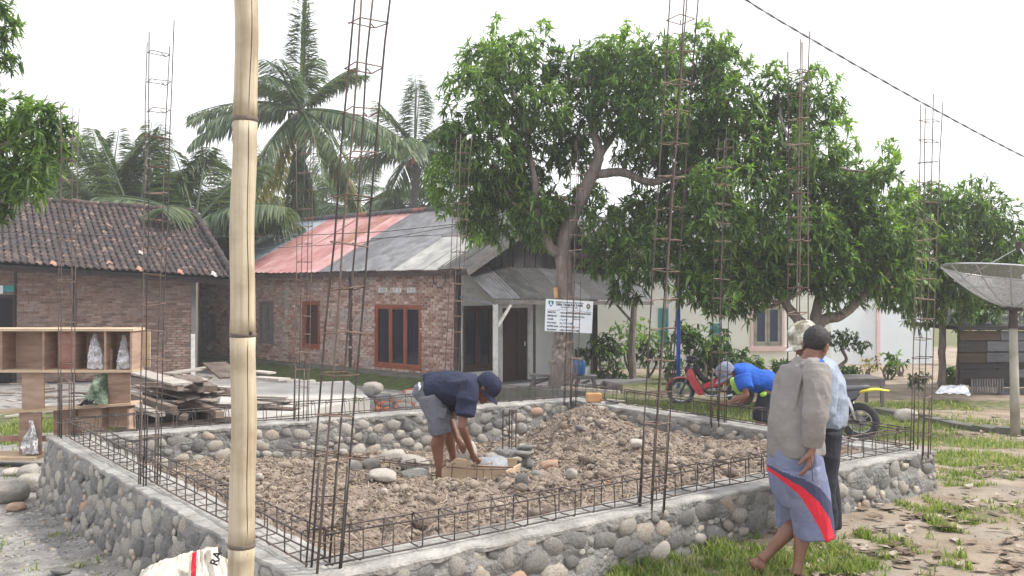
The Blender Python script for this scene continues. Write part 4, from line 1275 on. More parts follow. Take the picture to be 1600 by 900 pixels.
def tile_mesh(mat):
    n = 6; w = .178; l = .225; vs = []; fs = []
    for layer in (0, 1):
        for j in range(3):
            for i in range(n):
                u = i / (n - 1); x = (u - .5) * w
                z = .024 * math.sin(2 * math.pi * (u * .95 + .05)) + (.012 if j == 0 else 0) - layer * .013
                y = -l / 2 + l * j / 2
                if j == 0: y -= .012 * math.cos(2 * math.pi * (u + .2))
                vs.append((x, y, z))
    K = 3 * n
    for j in range(2):
        for i in range(n - 1):
            a = j * n + i; fs.append((a, a + 1, a + n + 1, a + n)); fs.append((K + a, K + a + n, K + a + n + 1, K + a + 1))
    for i in range(n - 1): fs.append((i, K + i, K + i + 1, i + 1))
    for j in range(2):
        a = j * n; fs.append((a, a + n, K + a + n, K + a)); a = j * n + n - 1; fs.append((a, K + a, K + a + n, a + n))
    mb = MB(); mb.add(vs, fs); return mb.mesh('roof_tile', MT[mat], True)
TM = tile_mesh('tile'); TMO = tile_mesh('tile_orange'); TMW = tile_mesh('tile_white')
rr = random.Random(9)
eL = (E1 - E0).length; sl = ((R0 + R1) / 2 - (E0 + E1) / 2).length
nc = int(eL / .163); nrw = int(sl / .155); tiles = []
for r in range(nrw + 1):
    for c in range(nc):
        u, v = (c + .5 + (.0 if r % 2 else .12)) / nc, (r + .15) / (nrw + .4)
        if u > 1: continue
        q = E0.lerp(E1, u).lerp(R0.lerp(R1, u), v)
        ex = (E0 - E1).lerp(R0 - R1, v).normalized(); ey = (R0.lerp(R1, u) - E0.lerp(E1, u)).normalized(); ez = ex.cross(ey).normalized()
        ey = ez.cross(ex)
        q = q + ez * (.035 + .035 * mnoise.noise((q.x * .7, v * 3, 1)) + .012 * mnoise.noise((q.x * 3, v * 9, 1)) - .05 * math.sin(math.pi * v))
        M = Matrix((ex, ey, ez)).transposed() @ Matrix.Rotation(.07 + rr.uniform(-.04, .05), 3, 'X') @ Matrix.Rotation(rr.gauss(0, .045), 3, 'Z') @ Matrix.Rotation(rr.gauss(0, .03), 3, 'Y')
        s = ((E0 - E1).lerp(R0 - R1, v).length / nc) / .163
        me = TM; x = rr.random()
        if r <= 0 and x < .2: me = TMO if x < .15 else TMW
        elif x < .002: me = TMO
        elif x < .0025: me = TMW
        px = 800 + q.x / q.y * F
        tiles.append((q, M.to_quaternion(), (s * rr.uniform(.97, 1.02), 1, 1), me, (-60 < px < 380) * 1.0 + rr.random() * .0, q.y))
tiles.sort(key=lambda t: (-(t[4]), t[5]))
rest = MB()
for k, (q, rot, sc, me, _, _) in enumerate(tiles):
    if k < 300: obj('roof_tile', me, lh, world=True, loc=q, rot=rot, scale=sc)
    else:
        M = Matrix.LocRotScale(q, rot, V(sc)); rest.cur = (me is TMO) + 2 * (me is TMW)
        rest.add([M @ v.co for v in me.vertices], [tuple(p.vertices) for p in me.polygons])
rest.build('upper_roof_tiles', [MT['tile'], MT['tile_orange'], MT['tile_white']], lh, world=True, smooth=True, kind='stuff')
RTM = MB(); RTM.tube([(-.16, 0, 0), (.16, 0, 0)], [.085, .10], 8); rtm = RTM.mesh('ridge_tile', MT['tile'], True)
def ridge_run(a, b, n, lift):
    for k in range(n):
        q = a.lerp(b, (k + .5) / n) + V((0, 0, lift + rr.uniform(-.015, .02)))
        d = (b - a).normalized()
        M = d.to_track_quat('X', 'Z').to_matrix() @ Matrix.Rotation(rr.uniform(-.05, .05), 3, 'Y')
        obj('ridge_tile', rtm, lh, world=True, loc=q, rot=M.to_quaternion())
ridge_run(R0, R1, 30, .05); ridge_run(E0 + V((.02, 0, .02)), R0, 13, .05)
# a loose orange tile lying on the slope
q = P(171, 354, 0); 
def on_roof(px, py):
    n = (E1 - E0).cross(R0 - E0).normalized(); d = V(((px - 800) / F, 1, -(py - 450) / F)); o = V((0, 0, CAM_H))
    return o + d * ((E0 - o).dot(n) / d.dot(n))
for (px, py, m_, rz) in ((171, 355, TMO, 1.3), (221, 398, TMW, .5)):
    q = on_roof(px, py) + V((0, -.02, .055))
    o = obj('loose_tile', m_, lh, world=True, loc=q, rot=(.62, 0, rz), scale=(.75, .75, 1))

# ================================================================ pale house and walls behind the trees at right
PW = wall_frame(P(1130, 575, 29.0).to_tuple()[:2], (1, .06)); _, pd, pn, p_t, p_at = PW
SG_P = 1 if pn.y < 0 else -1
ph = root('pale_house', (P(1190, 575, 29).x, 29, -.55), 'cream plastered house with pink framed blue window behind the trees', 'house')
pw_ = hole(p_at, 1179, 1219, 480, 539); pw2 = hole(p_at, 1112, 1123, 508, 540); pw3 = hole(p_at, 1031, 1041, 484, 535); pw5 = hole(p_at, 1125, 1152, 484, 562)
plain_wall(ph, PW, p_t(900), p_t(1292), -.6, 3.2, [pw_, pw2, pw3], 'yellow_wall', SG_P)
w = window(ph, PW, *pw_, 2, 'pole_concrete', gmat='glass_blue', sgn=SG_P, fw=.07)
mb = MB(); t0, t1, z0, z1 = pw_; b_ = .13
panel(mb, PW, t0 - b_, t1 + b_, z1 + .05, z1 + .05 + b_, 0, .05, SG_P); panel(mb, PW, t0 - b_ - .06, t1 + b_ + .06, z0 - .05 - b_, z0 - .05, 0, .09, SG_P)
panel(mb, PW, t0 - b_, t0 - .05, z0 - .05, z1 + .05, 0, .05, SG_P); panel(mb, PW, t1 + .05, t1 + b_, z0 - .05, z1 + .05, 0, .05, SG_P)
me = mb.mesh('pink_surround', MT['pink']); fix_normals(me); obj('pink_surround', me, w, world=True)
for k, q in enumerate((pw2, pw3)):
    w = window(ph, PW, *q, 1, 'teal', gmat='teal', sgn=SG_P, fw=.06)
    mb = MB(); t0, t1, z0, z1 = q; panel(mb, PW, t1 + .06, t1 + .18, -.5, 3.1, 0, .05, SG_P); me = mb.mesh('pilaster', MT['white_wall']); fix_normals(me); obj('pilaster', me, ph, world=True)
mb = MB()
for (p, q) in ((p_t(900), 0), (p_t(1292), 0)):
    o_ = wp(PW[0], pd, pn, p, -.6); mb.prism([o_, o_ + V((0, 6, 0)), o_ + V((0, 6, 3.8)), o_ + V((0, 0, 3.8))], (.12, 0, 0))
me = mb.mesh('side_wall', MT['yellow_wall']); fix_normals(me); obj('side_wall', me, ph, world=True)
o0, o1 = wp(PW[0], pd, pn * SG_P, p_t(890), 3.1, .6), wp(PW[0], pd, pn * SG_P, p_t(1300), 3.1, .6)
for k in range(14):
    a, b = k / 14, (k + 1) / 14 + .005
    up = V((0, 3.6, 1.3)); corr('roof_sheet', ph, o0.lerp(o1, a), o0.lerp(o1, b), o0.lerp(o1, a) + up, o0.lerp(o1, b) + up, 'zinc_gray', amp=.012, pitch=.2)
# long bluish white wall with a pink pilaster
gw = root('garden_wall', (P(1380, 578, 31).x, 31, -.55), 'long bluish white wall with one slim pink pilaster between the right trees', 'wall')
GW = wall_frame(P(1380, 578, 30.5).to_tuple()[:2], (1, .10)); _, gd, gn, g_t, g_at = GW; SG_G = 1 if gn.y < 0 else -1
plain_wall(gw, GW, g_t(1292), g_t(1457), -.6, 2.2, [], 'blue_wall', SG_G, name='wall_face')
t0, t1 = sorted((g_t(1369), g_t(1374))); mb = MB(); panel(mb, GW, t0, t1, -.6, 1.6, 0, .07, SG_G); me = mb.mesh('pilaster', MT['pink']); fix_normals(me); obj('pilaster', me, gw, world=True)
mb = MB(); panel(mb, GW, g_t(1292), g_t(1458), 2.2, 2.28, -.16, .2, SG_G); me = mb.mesh('coping', MT['white_paint']); fix_normals(me); obj('coping', me, gw, world=True)

# ================================================================ plank shed at far right
SHY = 21.5
s0 = P(1497, 617, SHY); sh = root('plank_shed', (s0.x, SHY, -.55), 'dark shed wall of mismatched brown and grey horizontal planks at right edge', 'shed')
def bx_px(mb, x0, x1, y0, y1, Y, th):
    a = P(x0, y1, Y); b = P(x1, y0, Y); mb.box(((a.x + b.x) / 2, Y + th / 2, (a.z + b.z) / 2), (b.x - a.x, th, b.z - a.z))
pl = [(1500, 1564, 517, 532, 'board_brown'), (1564, 1660, 517, 532, 'board_gray'), (1498, 1542, 533, 550, 'board_dark'), (1543, 1655, 533, 549, 'board_gray'), (1498, 1541, 551, 567, 'board_brown'), (1542, 1660, 551, 566, 'board_gray'),
      (1498, 1660, 568, 576, 'board_dark'), (1500, 1580, 577, 592, 'board_dark'), (1581, 1660, 577, 590, 'board_gray'), (1515, 1660, 592, 605, 'board_dark'), (1560, 1660, 606, 622, 'board_gray')]
for k, (a, b, c_, d_, m_) in enumerate(pl):
    mb = MB(); bx_px(mb, a, b - .6, c_ + .5, d_ - .3, SHY - .02 * (k % 3), .03); mb.build('plank', MT[m_], sh, world=True)
for x in (1499, 1560, 1625):
    mb = MB(); bx_px(mb, x, x + 5, 512, 622, SHY + .05, .09); mb.build('post', MT['post_dark'], sh, world=True)
for x in range(1518, 1570, 4):
    mb = MB(); bx_px(mb, x, x + 2.2, 592, 614, SHY - .08, .03); mb.build('slat', MT['graywood'], sh, world=True)
mb = MB(); bx_px(mb, 1497, 1660, 510, 516, SHY - .15, 2.6); mb.build('roof', MT['board_dark'], sh, world=True)
mb = MB(); bx_px(mb, 1497, 1660, 517, 622, SHY + 2.3, .05); mb.build('back_wall', MT['board_dark'], sh, world=True)

# ================================================================ concrete slab, kerbs and low walls
def slab_poly(name, pts, z1, z0, mat_top, kind='structure', wob=.02):
    mb = MB(); mb.prism([V((p.x, p.y, z0)) for p in pts], (0, 0, z1 - z0)); me = mb.mesh(name, MT[mat_top]); fix_normals(me); return obj(name, me, kind=kind)
za = -.22
pts = [P(335, 655, 15.0), P(385, 648, 15.0), P(578, 624, 18.0), P(545, 600, 21.5), P(350, 600, 20.5)]
for p in pts: p.z = 0
slab_poly('pavement_slab', pts, -.20, -.6, 'slab')
# terrace edge in front of the white house, and the mossy strip under the brick wall
mb = MB(); a_ = SIDE[0] + on * .25; b_ = a_ + sd * (LH - 1)
kz = root('terrace_kerb', (a_.x, a_.y, -.5), 'low mossy stone kerb along the foot of the brick wall', 'kerb')
MB().beam(V((a_.x, a_.y, -.36)), V((b_.x, b_.y, -.36)), .45, .22).build('kerb_stone', MT['plinth'], kz, world=True)
mb = MB(); n = 60; vs = []
for k in range(n + 1):
    for j in range(5):
        q = a_.lerp(b_, k / n * .9 + .05) + on * (.2 + j * .22); vs.append((q.x, q.y, -.30 - .06 * j + .05 * mnoise.noise((q.x * 3, q.y * 3, 1)) + .03 * mnoise.noise((q.x * 9, q.y * 9, 1))))
mb.add(vs, [(k * 5 + j, k * 5 + j + 1, (k + 1) * 5 + j + 1, (k + 1) * 5 + j) for k in range(n) for j in range(4)])
mb.build('moss_bank', MT['moss'], kind='stuff')
tk = root('terrace_wall', P(815, 618, 19.0), 'low mossy concrete terrace edge at the foot of the trunk behind the far wall', 'terrace')
mb = MB(); q0_, q1_ = P(690, 600, 20.2), P(908, 612, 18.9)
mb.beam(V((q0_.x, q0_.y, -.30)), V((q1_.x, q1_.y, -.30)), .5, .36); mb.build('concrete_edge', MT['plinth'], tk, world=True)
lk = root('low_kerb', P(1480, 640, 17.5), 'long low stone kerb crossing the yard behind the right column', 'kerb')
qs = [P(1372, 632, 18.3), P(1430, 636, 17.6), P(1500, 645, 16.4), P(1560, 652, 15.6), P(1680, 662, 14.6)]
rr = random.Random(2)
for a_, b_ in zip(qs[:-1], qs[1:]):
    m = max(2, int((b_ - a_).length / .34))
    for k in range(m):
        p, q = a_.lerp(b_, k / m), a_.lerp(b_, (k + .95) / m); z = gz(p.x, p.y) + .03
        MB().beam(V((p.x, p.y + rr.uniform(-.03, .03), z)), V((q.x, q.y + rr.uniform(-.03, .03), z + rr.uniform(-.02, .02))), .22 + rr.uniform(0, .1), .11 + rr.uniform(0, .07)).build('kerb_block', MT['plinth'], lk, world=True)
# ================================================================ trees
def unit(v):
    return v / np.maximum(np.linalg.norm(v, axis=-1, keepdims=True), 1e-9)

def leaves_mesh(name, base, dirs, length, width, droop, mat, rs, fold=.25):
    """one bent, folded leaf per row: 3 stations, 3 points wide"""
    m = len(base)
    d = unit(dirs); up = np.tile(np.array([0, 0, 1.0]), (m, 1))
    side = np.cross(d, up) + rs.randn(m, 3) * .25; side = unit(side - d * np.sum(side * d, 1, keepdims=True))
    nr = np.cross(side, d)
    L = length[:, None]; Wd = width[:, None]; dr = droop[:, None] * np.array([0, 0, -1.0])
    p0 = base; p1 = base + d * L * .35 + dr * L * .10; p2 = base + d * L * .70 + dr * L * .34; p3 = base + d * L + dr * L * .75
    f = nr * Wd * fold
    vs = np.stack([p0, p1 - side * Wd * .5 + f, p1, p1 + side * Wd * .5 + f, p2 - side * Wd * .42 + f, p2, p2 + side * Wd * .42 + f, p3], 1).reshape(-1, 3)
    k = np.arange(m) * 8
    quads = np.concatenate([np.stack([k + 1, k + 2, k + 5, k + 4], 1), np.stack([k + 2, k + 3, k + 6, k + 5], 1)])
    tri = np.concatenate([np.stack([k, k + 2, k + 1], 1), np.stack([k, k + 3, k + 2], 1), np.stack([k + 4, k + 5, k + 7], 1), np.stack([k + 5, k + 6, k + 7], 1)])
    me = bpy.data.meshes.new(name)
    me.vertices.add(len(vs)); me.vertices.foreach_set("co", vs.astype(np.float32).ravel())
    loops = np.concatenate([quads.ravel(), tri.ravel()]).astype(np.int32)
    me.loops.add(len(loops)); me.loops.foreach_set("vertex_index", loops)
    n = len(quads) + len(tri)
    tot = np.concatenate([np.full(len(quads), 4), np.full(len(tri), 3)]).astype(np.int32)
    stt = np.concatenate([[0], np.cumsum(tot)[:-1]]).astype(np.int32)
    me.polygons.add(n); me.polygons.foreach_set("loop_start", stt); me.polygons.foreach_set("loop_total", tot)
    me.materials.append(mat); me.update(calc_edges=True)
    return me

def crown(parent, blobs, seed, dens, llen, lwid, nleaf, mat, light=None, lightp=.12, name='crown', topbias=True, center=None, rad_in=.35):
    """blobs: (x, y, z, r). rosettes of long drooping leaves through each blob's volume"""
    rs = np.random.RandomState(seed); bases = []; dirs = []; lt = []
    for (x, y, z, r) in blobs:
        n = int(dens * r * r * (1 if r > .3 else 1.4)); c = np.array([x, y, z])
        u = unit(rs.randn(n, 3)); rad = r * (rad_in + (1.03 - rad_in) * rs.rand(n, 1) ** .55) * (1 + .16 * rs.randn(n, 1).clip(-1.5, 1.8))
        p = c + u * rad * np.array([1, 1, .88])
        out = unit(u + rs.randn(n, 3) * .5 + np.array([0, 0, .35]))
        il = (rs.rand(n) < lightp * (1 + 2.4 * (u[:, 2] > .35))) & (rad[:, 0] > r * .8)  # paler leaves favour the upper outside, sunlight put into the leaf colour
        for i in range(n):
            k = nleaf + rs.randint(-2, 3)
            a = rs.rand(k) * 6.28
            o = out[i]; t = np.cross(o, [0.3, .1, 1]); t /= np.linalg.norm(t); b = np.cross(o, t)
            sp = rs.uniform(.5, 1.15, (k, 1))
            dd = o * (1.15 - sp) + (t * np.cos(a)[:, None] + b * np.sin(a)[:, None]) * sp
            bases.append(np.tile(p[i], (k, 1)) - dd * .02 + rs.randn(k, 3) * .015); dirs.append(dd); lt.append(np.full(k, il[i]))
    bases = np.concatenate(bases); dirs = np.concatenate(dirs); lt = np.concatenate(lt); m = len(bases)
    L = llen * rs.uniform(.65, 1.2, m); Wd = lwid * rs.uniform(.75, 1.2, m); dr = rs.uniform(.0, .75, m)
    sel = ~lt if light else np.ones(m, bool)
    o = obj(name, leaves_mesh(name, bases[sel], dirs[sel], L[sel], Wd[sel], dr[sel], MT[mat], rs), parent, world=True, kind='stuff')
    if light and lt.any():
        obj('sunlit_young_leaves', leaves_mesh('sunlit_young_leaves', bases[lt], dirs[lt], L[lt] * .95, Wd[lt], dr[lt], MT[light], rs), parent, world=True, kind='stuff')
    return o

def limb(pts, radii, wob=.05, seed=0, sub=6):
    """smooth Catmull-Rom limb"""
    rr = random.Random(seed); P_ = [V(p) for p in pts]; out = []; rad = []
    P_ = [P_[0] * 2 - P_[1]] + P_ + [P_[-1] * 2 - P_[-2]]
    for i in range(1, len(P_) - 2):
        for k in range(sub):
            t = k / sub; p0, p1, p2, p3 = P_[i - 1], P_[i], P_[i + 1], P_[i + 2]
            q = .5 * ((2 * p1) + (p2 - p0) * t + (2 * p0 - 5 * p1 + 4 * p2 - p3) * t * t + (3 * p1 - p0 - 3 * p2 + p3) * t ** 3)
            r = radii[i - 1] * (1 - t) + radii[i] * t
            out.append(q + V((rr.uniform(-1, 1), rr.uniform(-1, 1), 0)) * wob * r); rad.append(r * rr.uniform(.94, 1.07))
    out.append(P_[-2]); rad.append(radii[-1])
    return out, rad

def px_blobs(lst, Y0, spread=1.0, seed=0):
    rr = random.Random(seed); out = []
    for b in lst:
        px, py, r = b[:3]; dy = b[3] if len(b) > 3 else rr.uniform(-.8, .8) * spread
        Y = Y0 + dy; p = P(px, py, Y); out.append((p.x, p.y, p.z, r / F * Y * 1.08))
    return out

def twigs(parent, frm, blobs, seed, r0=.05):
    rr = random.Random(seed)
    for (x, y, z, r) in blobs:
        a = min(frm, key=lambda q: (V(q) - V((x, y, z))).length); b = V((x, y, z)); a = V(a)
        mid = a.lerp(b, .5) + V((rr.uniform(-.2, .2), rr.uniform(-.2, .2), -.15))
        p, q = limb([a, mid, b], [r0, r0 * .6, r0 * .25], .2, seed, 4)
        MB().tube(p, q, 6).build('branch', MT['bark'], parent, world=True, smooth=True)

# --- big mango tree, forked trunk
YA = 20.0
ta = root('mango_tree', P(880, 606, YA), 'large mango tree with forked trunk carrying the white sign board', 'tree')
fork = P(880, 392, YA)
p, q = limb([P(878, 640, YA), P(878, 560, YA), P(883, 480, YA), fork, P(890, 350, YA), P(912, 300, YA), P(930, 262, YA), P(938, 235, YA)], [.30, .25, .19, .17, .155, .14, .13, .10], .12, 1)
MB().tube(p, q, 12).build('trunk', MT['bark'], ta, world=True, smooth=True)
bm_ = MB()
rr = random.Random(5)
for k in range(90):                           # knobbly pale lower bark
    py = rr.uniform(520, 612); a = rr.uniform(0, 6.28); c = P(880 + 14 * math.cos(a), py, YA - .20 * abs(math.sin(a)) - .03)
    bm_.ell(c, (rr.uniform(.02, .06), .05, rr.uniform(.03, .09)), nu=8, nv=6)
bm_.build('bark_burrs', MT['bark_pale'], ta, world=True, smooth=True)
MB().tube([P(868, 450, YA - .15), P(869, 466, YA - .2)], [.05, .045], 8).build('cut_stub', MT['blockwood'], ta, world=True)
for a, b, r in ((P(875, 563, YA - .1), P(857, 566, YA - .2), .03), (P(885, 560, YA - .1), P(912, 561, YA - .3), .035)):
    MB().tube([a, b], r, 7).build('branch_stub', MT['bark_pale'], ta, world=True)
def br(par, pts, rad, seed, mat='bark'):
    p, q = limb(pts, rad, .15, seed); MB().tube(p, q, 9).build('branch', MT[mat], par, world=True, smooth=True)
br(ta, [P(879, 400, YA), P(862, 388, YA - .1), P(848, 355, YA - .2), P(838, 320, YA - .3), P(836, 285, YA - .3), P(820, 200, YA)], [.12, .11, .10, .09, .07, .04], 2)
br(ta, [P(836, 330, YA - .3), P(810, 300, YA), P(780, 270, YA)], [.07, .05, .03], 3)
br(ta, [P(925, 275, YA), P(945, 271, YA), P(975, 270, YA + .1), P(1020, 285, YA + .2), P(1070, 270, YA + .3), P(1110, 290, YA + .3)], [.09, .10, .095, .08, .06, .03], 4)
br(ta, [P(938, 240, YA), P(925, 190, YA), P(928, 120, YA)], [.10, .08, .04], 5)
br(ta, [P(936, 245, YA), P(965, 200, YA), P(1000, 140, YA)], [.08, .06, .03], 6)
br(ta, [P(884, 395, YA), P(925, 400, YA + .5), P(965, 390, YA + 1.0)], [.07, .05, .03], 7)
BA = px_blobs([(830, 335, 38), (800, 300, 40), (860, 320, 30), (850, 365, 26), (755, 100, 40), (790, 95, 38), (745, 150, 48), (800, 160, 55), (720, 215, 38), (760, 240, 55), (700, 275, 34), (735, 300, 42), (770, 330, 48), (740, 350, 28), (840, 95, 40), (850, 170, 45), (845, 240, 45),
                (815, 285, 42), (905, 120, 45), (940, 95, 42), (985, 110, 48), (1030, 95, 42), (1080, 90, 48), (1125, 105, 38), (965, 165, 52), (1015, 180, 60), (1075, 165, 62), (1120, 180, 50), (905, 195, 42), (900, 245, 34), (1010, 235, 46), (1060, 240, 50), (1110, 245, 50),
                (1030, 330, 52), (985, 345, 40), (1075, 320, 52), (950, 395, 40), (1000, 400, 48), (1050, 400, 50), (940, 345, 32), (915, 310, 26), (975, 450, 26), (1090, 400, 46)], YA, 1.2, 3)
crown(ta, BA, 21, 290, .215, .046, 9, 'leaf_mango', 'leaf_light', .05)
twigs(ta, [P(820, 210, YA), P(780, 270, YA), P(928, 130, YA), P(1000, 150, YA), P(1070, 270, YA), P(965, 390, YA + 1), P(900, 230, YA)], BA, 4)
# yellow-green sprays at the left rim and top tips, sunlight put into their colour
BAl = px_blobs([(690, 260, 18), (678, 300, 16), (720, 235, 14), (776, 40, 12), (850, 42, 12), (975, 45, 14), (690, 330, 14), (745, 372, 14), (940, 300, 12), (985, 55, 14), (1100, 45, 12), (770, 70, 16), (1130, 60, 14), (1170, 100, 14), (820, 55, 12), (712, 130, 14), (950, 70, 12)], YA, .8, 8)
crown(ta, BAl, 22, 190, .20, .045, 8, 'leaf_light', None, name='sunlit_young_leaves')

# --- second mango tree, dome over the men
YB = 19.0
tb = root('mango_tree', P(1268, 590, YB), 'broad mango tree with crooked trunk just right of the two standing men', 'tree')
br(tb, [P(1262, 620, YB), P(1262, 560, YB), P(1270, 520, YB), P(1290, 498, YB), P(1320, 490, YB), P(1370, 440, YB)], [.17, .15, .14, .12, .10, .05], 11)
br(tb, [P(1268, 530, YB), P(1248, 500, YB), P(1225, 470, YB), P(1180, 400, YB)], [.12, .11, .09, .05], 12)
br(tb, [P(1270, 515, YB), P(1280, 450, YB), P(1250, 350, YB), P(1240, 220, YB)], [.11, .10, .08, .04], 13)
BB = px_blobs([(1150, 165, 40), (1165, 230, 55), (1215, 140, 36), (1255, 150, 34), (1285, 180, 36), (1220, 210, 55), (1280, 235, 42), (1170, 300, 62), (1240, 290, 60), (1300, 300, 50), (1330, 270, 32), (1130, 350, 50), (1190, 375, 62), (1260, 370, 60), (1320, 350, 55), (1370, 310, 34), (1385, 270, 22),
                (1095, 440, 40), (1130, 425, 52), (1180, 430, 52), (1240, 415, 50), (1300, 415, 50), (1350, 395, 50), (1395, 375, 42), (1345, 440, 36), (1395, 425, 38), (1120, 465, 32), (1155, 468, 30), (1195, 450, 30), (1300, 450, 30), (1390, 455, 30), (1420, 350, 34), (1412, 395, 34), (1418, 440, 30), (1330, 320, 40), (1340, 370, 44), (1100, 300, 45)], YB, 1.3, 5)
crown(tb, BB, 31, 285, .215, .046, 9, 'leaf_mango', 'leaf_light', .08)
BB = [b for b in BB]
twigs(tb, [P(1370, 440, YB), P(1180, 400, YB), P(1240, 230, YB), P(1225, 470, YB), P(1320, 490, YB)], BB, 14)
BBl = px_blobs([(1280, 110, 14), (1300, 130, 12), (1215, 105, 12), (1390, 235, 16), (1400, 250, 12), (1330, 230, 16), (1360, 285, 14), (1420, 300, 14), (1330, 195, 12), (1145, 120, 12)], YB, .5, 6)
crown(tb, BBl, 32, 190, .20, .045, 8, 'leaf_light', None, name='sunlit_young_leaves')  # pale tips of the dome, sunlight again in the leaf colour

# --- third mango tree at the right edge
YC = 22.0
tc_ = root('mango_tree', P(1475, 605, YC), 'low round mango tree on thin trunks behind the satellite dish', 'tree')
br(tc_, [P(1472, 608, YC), P(1472, 540, YC), P(1476, 480, YC), P(1490, 420, YC)], [.09, .08, .07, .04], 15)
br(tc_, [P(1497, 606, YC + .3), P(1500, 540, YC + .3), P(1510, 470, YC), P(1530, 400, YC)], [.07, .06, .05, .03], 16)
BC = px_blobs([(1448, 310, 30), (1465, 345, 40), (1455, 425, 40), (1418, 370, 34), (1415, 420, 36), (1425, 460, 34), (1410, 320, 26), (1445, 340, 40), (1480, 320, 36), (1520, 315, 38), (1555, 335, 36), (1585, 375, 36), (1500, 365, 52), (1550, 385, 48), (1450, 400, 48), (1500, 430, 50), (1555, 430, 42), (1600, 420, 36), (1440, 450, 38), (1480, 475, 36), (1530, 480, 34), (1640, 410, 48), (1430, 490, 24)], YC, 1.2, 7)
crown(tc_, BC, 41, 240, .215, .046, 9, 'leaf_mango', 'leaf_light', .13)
twigs(tc_, [P(1490, 420, YC), P(1530, 400, YC)], BC, 17, .035)

# --- tree whose crown enters at the left edge
YD = 12.5
td = root('mango_tree', P(-150, 640, YD), 'mango tree leaning in from the left edge above the tiled roof', 'tree')
br(td, [P(-150, 700, YD), P(-150, 500, YD), P(-110, 350, YD), P(-40, 260, YD), P(40, 210, YD)], [.2, .17, .14, .09, .03], 18)
br(td, [P(-110, 350, YD), P(-90, 150, YD), P(-20, 60, YD)], [.12, .08, .03], 19)
BD = px_blobs([(-5, 30, 30), (5, 100, 20), (10, 5, 14), (10, 190, 42), (55, 185, 36), (85, 205, 26), (15, 240, 48), (60, 240, 34), (95, 235, 16), (0, 290, 42), (45, 285, 28), (-10, 325, 22), (-60, 60, 50), (-70, 200, 70), (-70, 300, 60)], YD, .5, 9)
crown(td, BD, 51, 420, .19, .036, 9, 'leaf_mango', 'leaf_light', .06)

# --- coconut palms
def frond_pts(c, az, el, L, droop):
    pts = []; d = V((math.cos(az) * math.cos(el), math.sin(az) * math.cos(el), math.sin(el)))
    for k in range(15):
        t = k / 14; q = V(c) + d * (L * t) + V((0, 0, -droop * L * t ** 2.1)); pts.append(q)
    return pts
def frond(parent, c, az, el, L, droop, rs, mat='leaf_palm', lw=.055, ll=.85, n=46, hang=.6, curl=0.0):
    n = int(n * 1.35); ll *= 1.15; lw *= 1.15
    pts = frond_pts(c, az, el, L, droop)
    rach = MB(); rach.tube(pts, [.045 * (1 - k / 15) + .008 for k in range(15)], 5)
    bases = []; dirs = []; lens = []
    for k in range(n):
        t = .12 + .88 * k / (n - 1); f = t * 14; i = min(13, int(f)); q = pts[i].lerp(pts[i + 1], f - i); tg = (pts[i + 1] - pts[i]).normalized()
        sd_ = tg.cross(V((0, 0, 1)))
        if sd_.length < .15: sd_ = V((math.sin(az), -math.cos(az), 0))
        sd_.normalize()
        l = ll * (math.sin(math.pi * (.12 + .80 * t)) ** .7) * rs.uniform(.85, 1.1)
        for s_ in (-1, 1):
            bases.append(q[:]); dd = tg * .55 + sd_ * s_ * rs.uniform(.75, 1.0) + V((0, 0, -hang * rs.uniform(.3, 1.0))); dirs.append(dd[:]); lens.append(l)
    m = len(bases); rsn = np.random.RandomState(rs.randrange(10 ** 6))
    me = leaves_mesh('frond', np.array(bases), np.array(dirs), np.array(lens), np.full(m, lw) * rsn.uniform(.8, 1.2, m), rsn.uniform(.2, .9, m), MT[mat], rsn, fold=.2)
    o = obj('frond', me, parent, world=True)
    ra = rach.build('rachis', MT['leaf_palm'], o, world=True)
    return o
def palm(px, py, Y, L, n, seed, label, trunk=True, tw=.17, nuts=True, els=None, azs=None, ll=.85, ground_py=None, loose=1.0, nleaf=46):
    rs = random.Random(seed); c = P(px, py, Y)
    t = root('coconut_palm', (c.x, c.y, -.53), label, 'palm tree')
    if trunk:
        pts = [V((c.x + .1 * math.sin(k), c.y, -.6 + (c.z + .6) * k / 8)) for k in range(9)]
        MB().tube(pts, [tw * 1.3, tw * 1.1] + [tw] * 6 + [tw * 1.25], 10).build('trunk', MT['palm_bark'], t, world=True, smooth=True)
    for k in range(n):
        el = rs.uniform(-.5, 1.15) if els is None else els[k % len(els)] + rs.uniform(-.08, .08)
        az = rs.uniform(0, 6.28) if azs is None else azs[k % len(azs)] + rs.uniform(-.2, .2)
        frond(t, c, az, el, L * rs.uniform(.85, 1.08), max(.05, .42 - el * .18) * rs.uniform(.7, 1.3) * loose, rs, 'leaf_yellow' if (el < -.2 and rs.random() < .35) else 'leaf_palm', ll=ll, n=nleaf, hang=.5 + .5 * (el < .3))
    if nuts:
        for k in range(11):
            a = rs.uniform(0, 6.28); MB().ell((c.x + .35 * math.cos(a), c.y + .3 * math.sin(a), c.z - rs.uniform(.15, .75)), (.13, .13, .16), nu=8, nv=6).build('coconut', MT['rubber_red'] if k % 4 == 0 else MT['palm_bark'], t, world=True, smooth=True)
    return t
pi = math.pi
palm(470, 172, 34, 3.9, 36, 1, 'tallest coconut palm, upright spear frond, between the bamboo pole and the leaning column', azs=[0.1, pi, .6, pi - .5, -.4, pi + .4, pi / 2, -pi / 2, 1.0, 2.3, 5.2, 4.2, 1.57],
     els=[.15, .25, .9, .75, .0, .1, 1.0, .6, -.55, -.5, -.35, -.6, 1.5], loose=1.1, ll=.72)
for _d in (1.5, 1.53): frond([o for o in bpy.data.objects if o.get('label', '').startswith('tallest coconut')][0], P(472, 165, 34), 1.6 + _d * 40, _d, 4.5, .02, random.Random(int(_d * 100)), ll=.8, n=60, hang=-.3)
